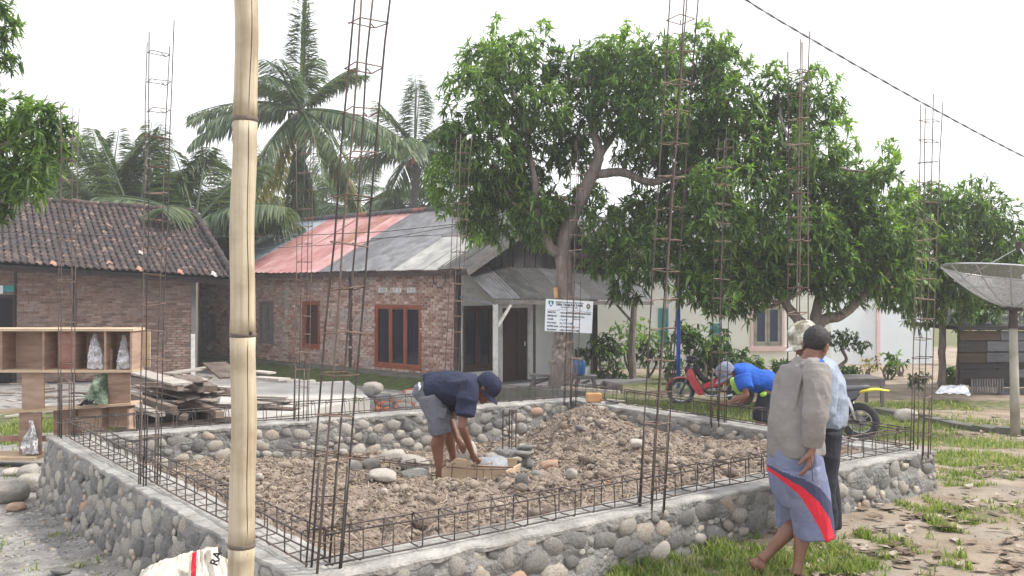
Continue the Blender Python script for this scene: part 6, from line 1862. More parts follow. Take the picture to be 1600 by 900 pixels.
# ================================================================ boulders and loose stones
def boulder(px, py, wpx, hpx, label, mat='pale_stone', seed=0, Y=None, z=None, group=None, dpt=.9):
    if Y is None: g = G(px, py + hpx * .4); Y = g.y
    c = P(px, py, Y); s = F / Y
    me = stone_mesh(seed + 200, 3, 'boulder', mat, .17)
    o = obj('boulder', me, loc=c, rot=(rs.uniform(-.2, .2), rs.uniform(-.2, .2), rs.uniform(-.3, .3)), scale=(wpx / 2 / s * 1.1, wpx / 2 / s * dpt, hpx / 2 / s * 1.1)); tag(o, label, 'stone', group, 'thing'); return o
def Ysoil(px, py):
    Y = 8.0
    for _ in range(30):
        x = (px - 800) / F * Y; Y += ((CAM_H - soilz(x, Y)) * F / (py - 450) - Y) * .5
    return Y
IN = [(553, 731, 27, 24, 'pale_stone', 'pale rounded boulder at the left end of the row inside the foundation'), (581, 727, 30, 22, 'pale_stone', 'white topped boulder second in the row inside the foundation'), (612, 713, 42, 19, 'pale_stone', 'long pale boulder lying further back in the row'),
      (598, 742, 44, 18, 'pale_stone', 'long tan boulder before the lying cage'), (648, 726, 50, 28, 'pale_stone', 'biggest pale boulder, just left of the bending man'), (645, 747, 56, 24, 'pale_stone', 'broad tan boulder behind the lying cage left of the trough'),
      (650, 753, 17, 14, 'blockwood', 'small yellowish stone at the foot of the broad tan boulder'), (726, 706, 40, 34, 'pale_stone', 'grey rounded boulder behind the hands of the bending man'), (600, 768, 12, 11, 'tile_white', 'small bright white pebble on the soil'),
      (858, 727, 30, 15, 'orange_stone', 'orange and white flat stone on the soil right of the trough'), (893, 741, 19, 18, 'pale_stone', 'pointed pale stone right of the orange one'), (950, 755, 8, 8, 'blockwood', 'tiny orange stone near the front cage'),
      (838, 742, 20, 16, 'stone', 'grey stone at the foot of the little pier'), (815, 752, 22, 26, 'stone', 'dark tilted stone leaning on the right end of the trough'), (404, 745, 14, 12, 'pale_stone', 'small pale stone right of the bamboo pole'),
      (994, 692, 20, 12, 'tile_white', 'white stone lying against the right wall'), (535, 706, 16, 10, 'pale_stone', 'small pale stone at the foot of the far wall'), (905, 668, 14, 8, 'stone', 'grey stone half buried in the soil mound')]
for k, (px, py, w, h, m_, lb) in enumerate(IN): boulder(px, py, w, h, lb, m_, k, Y=Ysoil(px, py + h * .35) - .12)
OUT = [(14, 770, 56, 34, 'pale_stone', 'tan boulder at the left edge beside the wall'), (57, 755, 60, 26, 'stone', 'long grey boulder next to the wall corner'), (20, 738, 30, 12, 'tile_white', 'white crumpled stone at the left edge'), (45, 736, 34, 20, 'pale_stone', 'pinkish pale stone behind the long grey boulder'),
       (25, 792, 30, 14, 'orange_stone', 'reddish stone before the tan boulder'), (290, 876, 24, 14, 'stone', 'flat grey stone behind the white sack'), (95, 893, 30, 10, 'stone', 'flat grey stone at the bottom left edge'), (205, 868, 30, 16, 'pale_stone', 'stone with an orange edge left of the sack'),
       (1415, 650, 36, 22, 'pale_stone', 'boulder at the left end of the low kerb')]
for k, (px, py, w, h, m_, lb) in enumerate(OUT): boulder(px, py, w, h, lb, m_, 40 + k)
rs = random.Random(33)
for k in range(34):
    px = rs.uniform(452, 690); py = 600 + (px - 452) * .10 + rs.uniform(-2, 20); w = rs.uniform(12, 30)
    if 530 < px < 600 and py > 625: continue
    boulder(px, py, w, w * .6, 'rounded stone in the strip of rubble along the foot of the brick house', 'stone' if k % 3 else 'pale_stone', 60 + k, group='stones along the foot of the brick house')
boulder(583, 607, 30, 22, 'large grey boulder standing highest in the rubble strip under the triple window', 'pale_stone', 99)
for k in range(16):
    px = rs.uniform(585, 650); boulder(px, rs.uniform(626, 642), rs.uniform(8, 15), 9, 'red brick rubble lump behind the far wall', 'rubber_red', 120 + k, group='red brick rubble behind the far wall')
for k in range(12):
    boulder(rs.uniform(395, 560), rs.uniform(640, 656), rs.uniform(9, 18), 9, 'small stone lying before the edge of the concrete slab', 'pale_stone', 140 + k, group='stones before the slab edge')

# ================================================================ stone pier, trough
pier = root('stone_pier', P(795, 750, 8.2), 'low pier of stacked mortared stones with bare starter bars, right of the trough', 'pier')
rs = random.Random(14); mbp = MB(); q = P(795, 745, 8.35); mbp.loft([(P(795, 770, 8.35), .19, .17, (1, 0, 0)), (P(795, 735, 8.35), .17, .16, (1, 0, 0)), (P(797, 704, 8.35), .13, .13, (1, 0, 0))], 12)
organic('mortar_core', mbp, .02, 'mortar', pier, 1, .02, 8.)
for k in range(24):
    lv = k / 24; py = 758 - lv * 62; an = rs.uniform(pi * .9, pi * 2.1); r_ = .19 - .05 * lv; c = P(796, py, 8.35) + V((math.cos(an) * r_, math.sin(an) * r_, 0))
    obj('stone', STM[k % 10], pier, world=True, loc=c, rot=(rs.uniform(-.3, .3), rs.uniform(-.3, .3), rs.uniform(0, 3)), scale=(rs.uniform(.06, .10), rs.uniform(.05, .08), rs.uniform(.03, .05)))
for k, px in enumerate((785.5, 795.5, 799.5, 806)):
    MB().tube([P(px, 705, 8.35 + .05 * (k % 2)), P(px + .5, 640, 8.35 + .05 * (k % 2))], .006, 6).build('starter_bar', MT['rebar'], pier, world=True)
tr = root('mixing_trough', P(745, 756, 7.7), 'tan plywood mixing trough with a pitched end board and wet cement in it', 'trough')
def polyp(pts, th, name, mat, par): mb = MB(); mb.prism(pts, V(th)); me = mb.mesh(name, MT[mat]); fix_normals(me); return obj(name, me, par, world=True)
polyp([P(690, 752, 7.62), P(690, 733, 7.62), P(713, 716, 7.62), P(727, 718, 7.62), P(745, 727, 7.62), P(789, 729, 7.62), P(789, 757, 7.62)], (0, .018, 0), 'side_board', 'ply', tr)
polyp([P(788, 758, 7.60), P(789, 736, 7.60), P(812, 724, 7.95), P(806, 748, 7.95)], (.015, -.012, 0), 'end_board', 'ply', tr)
polyp([P(735, 730, 8.05), P(735, 716, 8.05), P(808, 716, 8.05), P(808, 738, 8.05)], (0, .018, 0), 'side_board', 'ply', tr)
polyp([P(690, 752, 7.63), P(789, 757, 7.63), P(809, 746, 8.05), P(700, 742, 8.05)], (0, 0, .012), 'base_board', 'ply', tr)
mb = MB(); mb.ell(P(762, 728, 7.85), (.17, .13, .07)); mb.ell(P(775, 722, 7.9), (.10, .09, .05)); organic('wet_cement', mb, .010, 'cement_wet', tr, 2, .008, 14.)

# wooden block, trowel on the corner of the wall
wb = root('wood_block', P(927, 628, 11.9), 'orange wooden block sitting on the wall top near the back corner', 'block')
mb = MB(); mb.box(P(928, 621, 11.95), (.20, .13, .11)); me = mb.mesh('block', MT['blockwood']); chamfer(me, .012, 2); obj('block', me, wb, world=True)
ft = root('float_tool', P(955, 629, 11.75), 'small wooden float with a pale blade beside the orange block', 'tool')
mb = MB(); mb.box(P(956, 629, 11.75), (.16, .09, .03)); mb.build('blade', MT['graywood'], ft, world=True)
mb = MB(); mb.tube([P(948, 624, 11.72), P(976, 627, 11.68)], .010, 7); mb.build('handle', MT['palewood'], ft, world=True)

# sack at the bottom edge
sk = root('cement_sack', (-1.88, 5.2, gz(-1.88, 5.2)), 'dirty white woven sack with a red stripe slumped at the bottom edge beside the bamboo', 'sack')
Yk = 5.05
SMT = [MT['sack'], MT['shorts_red']]
zf = lambda px, Y, z: V(((px - 800) / F * Y, Y, z))
sheet('sack_cloth', sk, zf(150, 4.95, gz(-2, 5)), zf(335, 4.75, gz(-1.8, 4.8)), P(222, 893, 5.25), P(300, 866, 5.35), .12, 1.3, SMT, .055)
sheet('sack_cloth', sk, zf(285, 4.85, gz(-1.8, 4.9)), zf(372, 4.75, gz(-1.6, 4.8)), P(296, 868, 5.2), P(338, 858, 5.25), .08, 4.1, SMT, .05, stripe=(.22, .42, .72))
sheet('sack_cloth', sk, zf(320, 4.95, gz(-1.8, 4.9)), zf(380, 5.0, gz(-1.6, 4.8)), P(322, 862, 5.15), P(358, 880, 5.15), .06, 7.7, SMT, .04)
for s, px, py, z in (("RA", 339, 885, .06),):
    obj('lettering', letters(s, z, 'ink', .0015, None, 'LEFT', .001), sk, world=True, loc=P(px, py, 4.90), rot=(math.radians(88), math.radians(-70), math.radians(8)))

# ================================================================ yard things behind
b1 = root('bench', P(850, 600, 21.3), 'rough grey wooden bench before the white wall, left of the trunk', 'bench')
def bench(t, x0, x1, ytop, ybot, Y, mat='graywood'):
    a_, b_ = P(x0, ytop, Y), P(x1, ytop, Y); zg = P(x0, ybot, Y).z
    MB().box(((a_.x + b_.x) / 2, Y, a_.z), (b_.x - a_.x, .35, .05)).build('seat', MT[mat], t, world=True)
    for s in (.2, .8):
        x = a_.x + (b_.x - a_.x) * s
        for dy in (-.12, .12): MB().beam((x - .08 * (1 if s < .5 else -1), Y + dy, zg), (x, Y + dy, a_.z), .07, .07, up=(0, 1, 0)).build('leg', MT[mat], t, world=True)
    MB().beam((a_.x + .15, Y, zg + .1), (b_.x - .15, Y, a_.z - .1), .04, .05).build('brace', MT[mat], t, world=True)
bench(b1, 827, 868, 586, 606, 21.3)
b2 = root('bench', P(918, 600, 21.0), 'small grey bench carrying the blue water jug', 'bench'); bench(b2, 898, 932, 588, 606, 21.0)
jg = root('water_jug', P(905, 587, 21.0), 'blue plastic water jug standing on the small bench', 'jug')
jc = P(905, 587, 21.0)
MB().tube([jc + V((0, 0, .03)), jc + V((0, 0, .06)), jc + V((0, 0, .30)), jc + V((0, 0, .36)), jc + V((0, 0, .40)), jc + V((0, 0, .41))], [.12, .145, .145, .12, .05, .045], 18).build('body', MT['jug'], jg, world=True, smooth=True)
for k in range(3): MB().tube([jc + V((0, 0, .11 + k * .07)), jc + V((0, 0, .125 + k * .07))], .15, 18).build('rib', MT['jug'], jg, world=True, smooth=True)
MB().tube([jc + V((0, 0, .41)), jc + V((0, 0, .48))], .05, 12).build('cap', MT['door_dark'], jg, world=True)
po = root('blue_pole', P(1060, 603, 20.5), 'slim bright blue upright pole between the shrubs', 'pole')
MB().tube([P(1060, 612, 20.5), P(1060, 448, 20.5)], .045, 12).build('shaft', MT['blue_paint'], po, world=True, smooth=True)
MB().tube([P(1060, 449, 20.5), P(1060, 446.5, 20.5)], .055, 12).build('cap', MT['blue_paint'], po, world=True)
lg = root('log', P(955, 606, 20.6), 'short dark log lying on the lawn before the shrubs', 'log')
MB().tube([P(940, 604, 20.6), P(958, 606, 20.5), P(970, 608, 20.4)], [.13, .12, .10], 10).build('trunk_piece', MT['bark'], lg, world=True, smooth=True)
MB().tube([P(946, 604, 20.5), P(944, 596, 20.4)], .03, 6).build('branch_stub', MT['bark'], lg, world=True)
tb_ = root('table', P(1340, 607, 19.5), 'low weathered table behind the parked motorcycle', 'table')
a_, b_ = P(1300, 592, 19.5), P(1378, 594, 19.5)
MB().box(((a_.x + b_.x) / 2, 19.8, a_.z), (b_.x - a_.x, 1.0, .05)).build('top', MT['graywood'], tb_, world=True)
for x in (a_.x + .05, b_.x - .06):
    for y in (19.35, 20.2): MB().beam((x, y, gz(x, y)), (x, y, a_.z), .06, .06, up=(0, 1, 0)).build('leg', MT['graywood'], tb_, world=True)
MB().box(((a_.x + b_.x) / 2, 19.34, a_.z - .08), (b_.x - a_.x, .03, .10)).build('apron', MT['graywood'], tb_, world=True)
tp_ = root('tarp', P(1485, 615, 20.2), 'crumpled grey white tarp lying before the plank shed', 'tarp')
sheet('tarp_sheet', tp_, P(1458, 617, 19.9), P(1516, 620, 20.0), P(1470, 604, 20.6), P(1506, 606, 20.6), .12, 3.3, [MT['tarp']], .12, 30)
# satellite dish
YDs = 15.0
dc = P(1583, 480, YDs); ds = root('satellite_dish', (dc.x, YDs, gz(dc.x, YDs)), 'large mesh satellite dish on a concrete post at the right edge', 'satellite dish')
MB().tube([V((dc.x + .04, YDs, gz(dc.x, YDs) - .1)), V((dc.x, YDs, dc.z - .28))], [.075, .062], 14).build('post', MT['pole_concrete'], ds, world=True, smooth=True)
MB().tube([V((dc.x, YDs, dc.z - .34)), V((dc.x, YDs, dc.z - .02))], [.075, .06], 12).build('mount', MT['post_dark'], ds, world=True)
MB().box((dc.x, YDs, dc.z - .03), (.2, .2, .05)).build('mount_plate', MT['post_dark'], ds, world=True)
R_ = 1.13; DH = .56; TM_ = Matrix.Rotation(math.radians(7), 3, 'Y') @ Matrix.Rotation(math.radians(-2), 3, 'X')
def dpt(r, a): return V((dc.x, YDs, dc.z)) + TM_ @ V((math.cos(a) * r * R_, math.sin(a) * r * R_, DH * r ** 1.75))
mb = MB(); nr, na = 9, 48; vs = [dpt(.03 + .97 * i / nr, 2 * pi * j / na) for i in range(nr + 1) for j in range(na)]
mb.add(vs, [(i * na + j, i * na + (j + 1) % na, (i + 1) * na + (j + 1) % na, (i + 1) * na + j) for i in range(nr) for j in range(na)])
mb.build('mesh_bowl', MT['dish_mesh'], ds, world=True, smooth=True)
MB().tube([dpt(1.0, 2 * pi * j / 48) for j in range(48)], .016, 6, closed=True).build('rim', MT['chrome'], ds, world=True, smooth=True)
MB().tube([dpt(.62, 2 * pi * j / 40) for j in range(40)], .007, 5, closed=True).build('hoop', MT['mesh_metal'], ds, world=True, smooth=True)
for k in range(14): MB().tube([dpt(.04 + .96 * i / 8, 2 * pi * k / 14 + .1) - V((0, 0, .012)) for i in range(9)], .011, 5).build('rib', MT['mesh_metal'], ds, world=True)
fc = V((dc.x, YDs, dc.z)) + TM_ @ V((0, 0, .98))
for k in range(3): MB().tube([dpt(.75, 2 * pi * k / 3 + .5), fc], .008, 5).build('feed_strut', MT['mesh_metal'], ds, world=True)
MB().tube([fc - V((0, 0, .06)), fc + V((0, 0, .08))], .05, 10).build('feed_horn', MT['post_dark'], ds, world=True)

# ================================================================ motorcycles (x forward, built at the origin)
def ring_tube(c, R, r, n=36, m=8, flat=1.0):
    mb = MB(); mb.tube([V((c[0] + R * math.cos(2 * pi * k / n), c[1], c[2] + R * math.sin(2 * pi * k / n))) for k in range(n)], r, m, closed=True); return mb
def motorcycle(loc, rz, label, kind):
    t = root('motorcycle', loc, label, 'motorcycle', None, rz)
    RW = .285; fx, rx = .61, -.61
    red = MT['bike_red']; blk = MT['bike_black']; met = MT['bike_metal']
    for x in (fx, rx):
        tr_ = .042 if kind == 'red' else .055
        wh = ring_tube((x, 0, RW), RW - tr_, tr_, 40, 10).build('wheel', MT['tyre'], t, smooth=True)
        ring_tube((x, 0, RW), RW - tr_ * 2.1, .014, 40, 6).build('rim', MT['chrome'], wh, smooth=True)
        MB().tube([(x, -.07, RW), (x, .07, RW)], .045, 12).build('hub', met, wh, smooth=True)
        for k in range(18):
            an = 2 * pi * k / 18; s_ = .03 if k % 2 else -.03
            MB().tube([(x + .04 * math.cos(an + .5), s_, RW + .04 * math.sin(an + .5)), (x + (RW - tr_ * 2.1) * math.cos(an), 0, RW + (RW - tr_ * 2.1) * math.sin(an))], .0028, 4).build('spoke', MT['chrome'], wh)
        mb = MB(); mb.tube([(x, .06, RW), (x, .066, RW)], .10, 20); mb.build('brake_disc', met, wh)
    # fork, steering head, bars
    hd = V((fx - .22, 0, .88))
    for s_ in (-.075, .075):
        MB().tube([(fx, s_, RW), (hd.x + .06, s_, .62), (hd.x, s_, .86)], [.022, .024, .024], 8).build('fork_leg', met, t, smooth=True)
    MB().tube([(hd.x - .13, -.31, .96), (hd.x - .05, -.2, .98), (hd.x - .01, -.06, .93), (hd.x - .01, .06, .93), (hd.x - .05, .2, .98), (hd.x - .13, .31, .96)], .012, 8).build('handlebar', MT['chrome'], t, smooth=True)
    for s_ in (-1, 1):
        MB().tube([(hd.x - .07, s_ * .24, .975), (hd.x - .15, s_ * .36, .955)], .018, 8).build('grip', blk, t, smooth=True)
        mr = MB().tube([(hd.x - .05, s_ * .2, .98), (hd.x - .02, s_ * .27, 1.10)], .006, 6).build('mirror', blk, t)
        mb = MB(); mb.ell((hd.x - .02, s_ * .29, 1.13), (.018, .06, .04)); mb.build('mirror_head', MT['chrome'] if kind == 'red' else blk, mr, smooth=True)
    mb = MB(); mb.ell((hd.x + .03, 0, .97), (.10, .12, .09)); mb.ell((hd.x - .04, 0, 1.0), (.08, .12, .05))
    hl = mb.build('headlight_cowl', blk if kind == 'red' else MT['bike_yellow'], t, smooth=True)
    mb = MB(); mb.ell((hd.x + .11, 0, .97), (.035, .085, .055)); mb.build('headlight', MT['chrome'], hl, smooth=True)
    # front mudguard
    def guard(x, a0, a1, w, mat, name, lift=.03, th=.01):
        n = 12; vs = []
        for lay in (0, th):
            for k in range(n + 1):
                an = a0 + (a1 - a0) * k / n; R = RW + lift + lay
                for j in (-1, -.5, 0, .5, 1): vs.append((x + (R - .02 * abs(j) ** 2) * math.cos(an), j * w, RW + (R - .025 * abs(j) ** 2) * math.sin(an)))
        K = (n + 1) * 5; fs = []
        for k in range(n):
            for j in range(4):
                a_ = k * 5 + j; fs += [(a_, a_ + 1, a_ + 6, a_ + 5), (K + a_, K + a_ + 5, K + a_ + 6, K + a_ + 1)]
        mb = MB(); mb.add(vs, fs); return mb.build(name, mat, t, smooth=True)
    # engine
    mb = MB(); mb.ell((-.02, 0, .34), (.17, .12, .11)); mb.tube([(.08, 0, .36), (.24, 0, .40)], [.075, .07], 12); mb.build('engine', met, t, smooth=True)
    for k in range(6): MB().tube([(.10 + k * .022, 0, .365 + k * .006), (.108 + k * .022, 0, .367 + k * .006)], .092, 12).build('cooling_fin', met, t)
    MB().tube([(.18, .05, .34), (.10, .12, .24), (-.25, .14, .22), (-.45, .15, .26)], [.02, .02, .024, .04], 8).build('exhaust_pipe', MT['chrome'], t, smooth=True)
    MB().tube([(-.38, -.15, .25), (-.85, -.16, .36)], [.045, .055], 12).build('silencer', blk, t, smooth=True)
    for s_ in (-1, 1): MB().beam((-.1, s_ * .09, .36), (rx, s_ * .09, RW), .025, .05).build('swing_arm', blk, t)
    for s_ in (-1, 1): MB().tube([(rx + .05, s_ * .12, RW + .03), (rx + .16, s_ * .11, .66)], .025, 10).build('shock_absorber', MT['chrome'], t, smooth=True)
    MB().tube([(-.05, -.22, .26), (-.05, .22, .26)], .012, 6).build('footrest', blk, t)
    MB().tube([(-.12, .13, .3), (-.17, .22, .02)], .009, 6).build('kickstand', blk, t)
    mb = MB(); mb.loft([((-.2, 0, .40), .06, .05, (0, 1, 0)), ((-.2, 0, .62), .07, .10, (0, 1, 0))], 10); mb.build('frame', blk, t, smooth=True)
    if kind == 'red':
        guard(fx, .15, 2.5, .065, red, 'front_mudguard')
        guard(rx, .9, 2.9, .07, blk, 'rear_mudguard', .05)
        for s_ in (-1, 1):                      # leg shields and side panels
            mb = MB(); mb.prism([(.45, s_ * .10, .78), (.50, s_ * .13, .66), (.39, s_ * .17, .43), (.24, s_ * .16, .24), (.11, s_ * .15, .26), (.19, s_ * .15, .42), (.29, s_ * .13, .58), (.36, s_ * .09, .78)], (0, s_ * .02, 0))
            me = mb.mesh('leg_shield', red); fix_normals(me); chamfer(me, .006); obj('leg_shield', me, t)
            mb = MB(); mb.prism([(.16, s_ * .12, .46), (-.10, s_ * .12, .58), (-.42, s_ * .11, .66), (-.84, s_ * .07, .78), (-.88, s_ * .06, .73), (-.5, s_ * .11, .54), (-.15, s_ * .12, .44), (.12, s_ * .13, .38)], (0, s_ * .025, 0))
            me = mb.mesh('side_panel', red); fix_normals(me); chamfer(me, .006); obj('side_panel', me, t)
        mb = MB(); mb.loft([((hd.x + .03, 0, .86), .08, .06, (0, 1, 0)), ((hd.x + .10, 0, .74), .12, .05, (0, 1, 0)), ((hd.x + .06, 0, .60), .10, .04, (0, 1, 0)), ((hd.x + .03, 0, .52), .03, .02, (0, 1, 0))], 14); mb.build('front_cowl', blk, t, smooth=True); mb = MB(); mb.ell((hd.x + .10, 0, .79), (.05, .07, .035)); mb.build('badge_panel', red, t, smooth=True)
        mb = MB(); mb.loft([((hd.x - .06, 0, .86), .06, .05, (0, 1, 0)), ((hd.x - .20, 0, .60), .08, .07, (0, 1, 0)), ((.0, 0, .48), .09, .07, (0, 1, 0))], 12); mb.build('centre_tunnel', blk, t, smooth=True)
        mb = MB(); mb.loft([((.02, 0, .63), .08, .03, (0, 1, 0)), ((-.15, 0, .70), .12, .06, (0, 1, 0)), ((-.4, 0, .73), .12, .06, (0, 1, 0)), ((-.7, 0, .80), .10, .05, (0, 1, 0)), ((-.86, 0, .84), .05, .02, (0, 1, 0))], 14); mb.build('seat', MT['bike_black'], t, smooth=True)
        mb = MB(); mb.ell((-.9, 0, .76), (.04, .08, .04)); mb.build('tail_light', red, t, smooth=True)
        MB().box((-.97, 0, .58), (.01, .2, .13)).build('number_plate', blk, t)
    else:
        mb = MB(); mb.loft([((hd.x - .05, 0, .78), .06, .06, (0, 1, 0)), ((.22, 0, .80), .12, .11, (0, 1, 0)), ((.02, 0, .74), .10, .09, (0, 1, 0)), ((-.1, 0, .70), .05, .04, (0, 1, 0))], 14); mb.build('fuel_tank', MT['bike_yellow'], t, smooth=True)
        mb = MB(); mb.loft([((.08, 0, .74), .06, .03, (0, 1, 0)), ((-.10, 0, .745), .11, .055, (0, 1, 0)), ((-.35, 0, .76), .12, .055, (0, 1, 0)), ((-.62, 0, .80), .09, .045, (0, 1, 0)), ((-.74, 0, .83), .05, .02, (0, 1, 0))], 14); mb.build('seat', MT['seat_gray'], t, smooth=True)
        for s_ in (-1, 1):
            mb = MB(); mb.prism([(-.05, s_ * .09, .72), (-.35, s_ * .10, .73), (-.62, s_ * .08, .77), (-.58, s_ * .09, .66), (-.35, s_ * .11, .54), (-.12, s_ * .10, .52)], (0, s_ * .02, 0)); me = mb.mesh('side_panel', MT['seat_gray']); fix_normals(me); chamfer(me, .006); obj('side_panel', me, t)
        mb = MB(); mb.loft([((-.50, 0, .70), .06, .03, (0, 1, 0)), ((-.66, 0, .76), .085, .028, (0, 1, 0)), ((-.85, 0, .79), .075, .02, (0, 1, 0)), ((-1.02, 0, .775), .05, .012, (0, 1, 0))], 14); mb.build('rear_fender', MT['bike_yellow'], t, smooth=True)
        guard(fx, .4, 2.3, .06, MT['bike_yellow'], 'front_mudguard', .12)
        MB().tube([(-.55, 0, .66), (-.35, 0, .48)], .03, 8).build('rear_subframe', blk, t)
        mb = MB(); mb.tube([(rx, -.085, RW), (rx, -.075, RW)], .09, 20); mb.build('sprocket', blk, t)
        MB().box((-.35, -.1, .33), (.5, .02, .06)).build('chain_guard', blk, t)
    return t
g = P(1110, 636, 19.4); motorcycle((g.x, 19.4, gz(g.x, 19.4)), pi - .22, 'red underbone motorcycle parked on the lawn behind the man in blue', 'red')
g = G(1344, 688); motorcycle((g.x - .61 * math.cos(.5), g.y + .61 * math.sin(.5), gz(g.x, g.y)), pi - .5, 'black motorcycle with raised yellow tail parked behind the standing men', 'trail')
# ================================================================ people
def hand(mb, w, d, pn, curl=.5, spread=.25, scale=1.0, left=False):
    """palm, four unequal bent fingers and a thumb; d: wrist to knuckles, pn: way the palm faces"""
    d = V(d).normalized(); pn = V(pn); pn = (pn - d * pn.dot(d)).normalized(); sd = d.cross(pn).normalized() * (-1 if left else 1); s = scale; w = V(w)
    mb.loft([(w - d * .02 * s, .026 * s, .019 * s, sd), (w + d * .015 * s, .029 * s, .018 * s, sd), (w + d * .05 * s, .039 * s, .016 * s, sd), (w + d * .085 * s, .041 * s, .013 * s, sd), (w + d * .098 * s, .036 * s, .009 * s, sd)], 14)
    for k, (o, L) in enumerate(((-.030, .066), (-.010, .076), (.010, .072), (.029, .056))):
        p = w + d * (.088 - .006 * abs(k - 1)) * s + sd * o * s; dr = (d + sd * spread * (k - 1.5) * .25).normalized(); c = curl * (.8 + .2 * k)
        pts = [p]; a = 0
        for seg, fr in enumerate((.42, .32, .26)):
            a += c * (.8 if seg == 0 else 1.0); dd = dr * math.cos(a) + pn * math.sin(a); p = p + dd * (L * fr * s); pts.append(p)
        mb.tube(pts, [.0095 * s, .0092 * s, .0084 * s, .0070 * s], 8)
    p = w + d * .022 * s - sd * .026 * s; t1 = (d * .62 - sd * .62 + pn * .35).normalized(); t2 = (d * .85 - sd * .25 + pn * .45).normalized()
    mb.tube([p, p + t1 * .036 * s, p + t1 * .036 * s + t2 * .030 * s, p + t1 * .036 * s + t2 * .052 * s], [.0145 * s, .0115 * s, .0105 * s, .008 * s], 8)

def head(mb, c, f, u, s=1.0):
    """skull with brow, nose, lips, chin and ears; f: where the face looks, u: crown"""
    f = V(f).normalized(); u = V(u); u = (u - f * u.dot(f)).normalized(); r = f.cross(u).normalized(); c = V(c)
    R = Matrix((r, f, u)).transposed()
    q = lambda x, y, z: c + R @ V((x * s, y * s, z * s))
    E = lambda x, y, z, a, b, d_: mb.ell(q(x, y, z), (a * s, b * s, d_ * s), R, 14, 10)
    E(0, -.008, .030, .074, .093, .086); E(0, .020, -.020, .064, .070, .075); E(0, .042, -.062, .048, .045, .040)
    E(0, .070, -.088, .022, .020, .020); E(0, .072, .022, .056, .020, .014)
    E(0, .094, -.012, .011, .018, .026); E(0, .104, -.026, .017, .016, .012)
    E(0, .088, -.056, .024, .013, .008); E(0, .086, -.067, .021, .012, .008); E(.034, .062, -.020, .020, .018, .016); E(-.034, .062, -.020, .020, .018, .016)
    for x in (-1, 1): E(x * .076, -.004, -.012, .008, .020, .032); E(x * .082, -.012, .004, .006, .016, .018)
    return q, R

def foot(mb, ankle, fwd, up=(0, 0, 1), s=1.0, pitch=0.):
    fwd = V(fwd).normalized(); up = V(up).normalized(); sd = fwd.cross(up).normalized()
    if pitch: fwd = (fwd * math.cos(pitch) - up * math.sin(pitch)).normalized(); up = sd.cross(fwd).normalized()
    h = V(ankle) - up * .045 * s
    mb.loft([(h - fwd * .052 * s + up * .008 * s, .020 * s, .018 * s, sd), (h - fwd * .035 * s, .033 * s, .033 * s, sd), (h + fwd * .02 * s + up * .010 * s, .033 * s, .042 * s, sd), (h + fwd * .08 * s - up * .004 * s, .040 * s, .028 * s, sd), (h + fwd * .13 * s - up * .014 * s, .047 * s, .019 * s, sd), (h + fwd * .155 * s - up * .018 * s, .043 * s, .013 * s, sd)], 14)
    for k, (o, L, r) in enumerate(((-.030, .045, .013), (-.010, .042, .010), (.006, .037, .009), (.021, .031, .009), (.034, .024, .0085))):
        p = h + fwd * (.145 - .006 * k) * s + sd * o * s - up * .019 * s
        mb.tube([p, p + fwd * L * .6 * s + up * .002, p + fwd * L * s - up * .004 * s], [r * s, r * s, r * .7 * s], 7)

def limb3(mb, pts, rads, side=(1, 0, 0), n=14, flat=1.0):
    mb.loft([(p, r, r * flat, side) for p, r in zip(pts, rads)], n)

def mix(a, b, t): return V(a).lerp(V(b), t)
def leg(mb, hip, knee, ankle, side, s=1.0, back=None):
    """thigh and calf with the calf muscle behind the shin"""
    bk = V(back) if back is not None else V((0, 0, 0))
    mb.loft([(hip, .088 * s, .085 * s, side), (mix(hip, knee, .35), .080 * s, .080 * s, side), (mix(hip, knee, .75), .062 * s, .062 * s, side), (knee, .053 * s, .054 * s, side),
             (mix(knee, ankle, .12) + bk * .006, .049 * s, .050 * s, side), (mix(knee, ankle, .30) + bk * .018, .052 * s, .056 * s, side), (mix(knee, ankle, .55) + bk * .010, .042 * s, .044 * s, side), (mix(knee, ankle, .85), .030 * s, .032 * s, side), (ankle, .031 * s, .034 * s, side), (mix(knee, ankle, 1.06), .030 * s, .034 * s, side)], 16)
def arm(mb, sh, el, wr, s=1.0):
    limb3(mb, [sh, mix(sh, el, .3), mix(sh, el, .7), el, mix(el, wr, .2), mix(el, wr, .6), wr], [.052 * s, .046 * s, .040 * s, .036 * s, .038 * s, .030 * s, .024 * s])

def brim(par, q, R, s, mat, yaw=0.0, name='brim', dz=.03):
    mb = MB(); vs = []; n = 12
    for lay in (0, -.004):
        for i in range(5):
            for j in range(n + 1):
                a = math.pi * (j / n); r = i / 4
                x = .074 * math.cos(a); y = .070 + .085 * r * math.sin(a) ** .8 + .0 
                y = (.088 * math.sin(a) ** .9 - .01) * 1.0 + (.082 * r) * math.sin(a) ** .6; z = dz + .012 - 7 * x * x * .55 - .022 * r + lay
                vs.append(q(x * (1 + .06 * r), y, z))
    K = 5 * (n + 1); fs = []
    for i in range(4):
        for j in range(n):
            a = i * (n + 1) + j; fs += [(a, a + 1, a + n + 2, a + n + 1), (K + a, K + a + n + 1, K + a + n + 2, K + a + 1)]
    mb.add(vs, fs); me = mb.mesh(name, MT[mat]); me.polygons.foreach_set("use_smooth", [True] * len(me.polygons)); return obj(name, me, par, world=True)
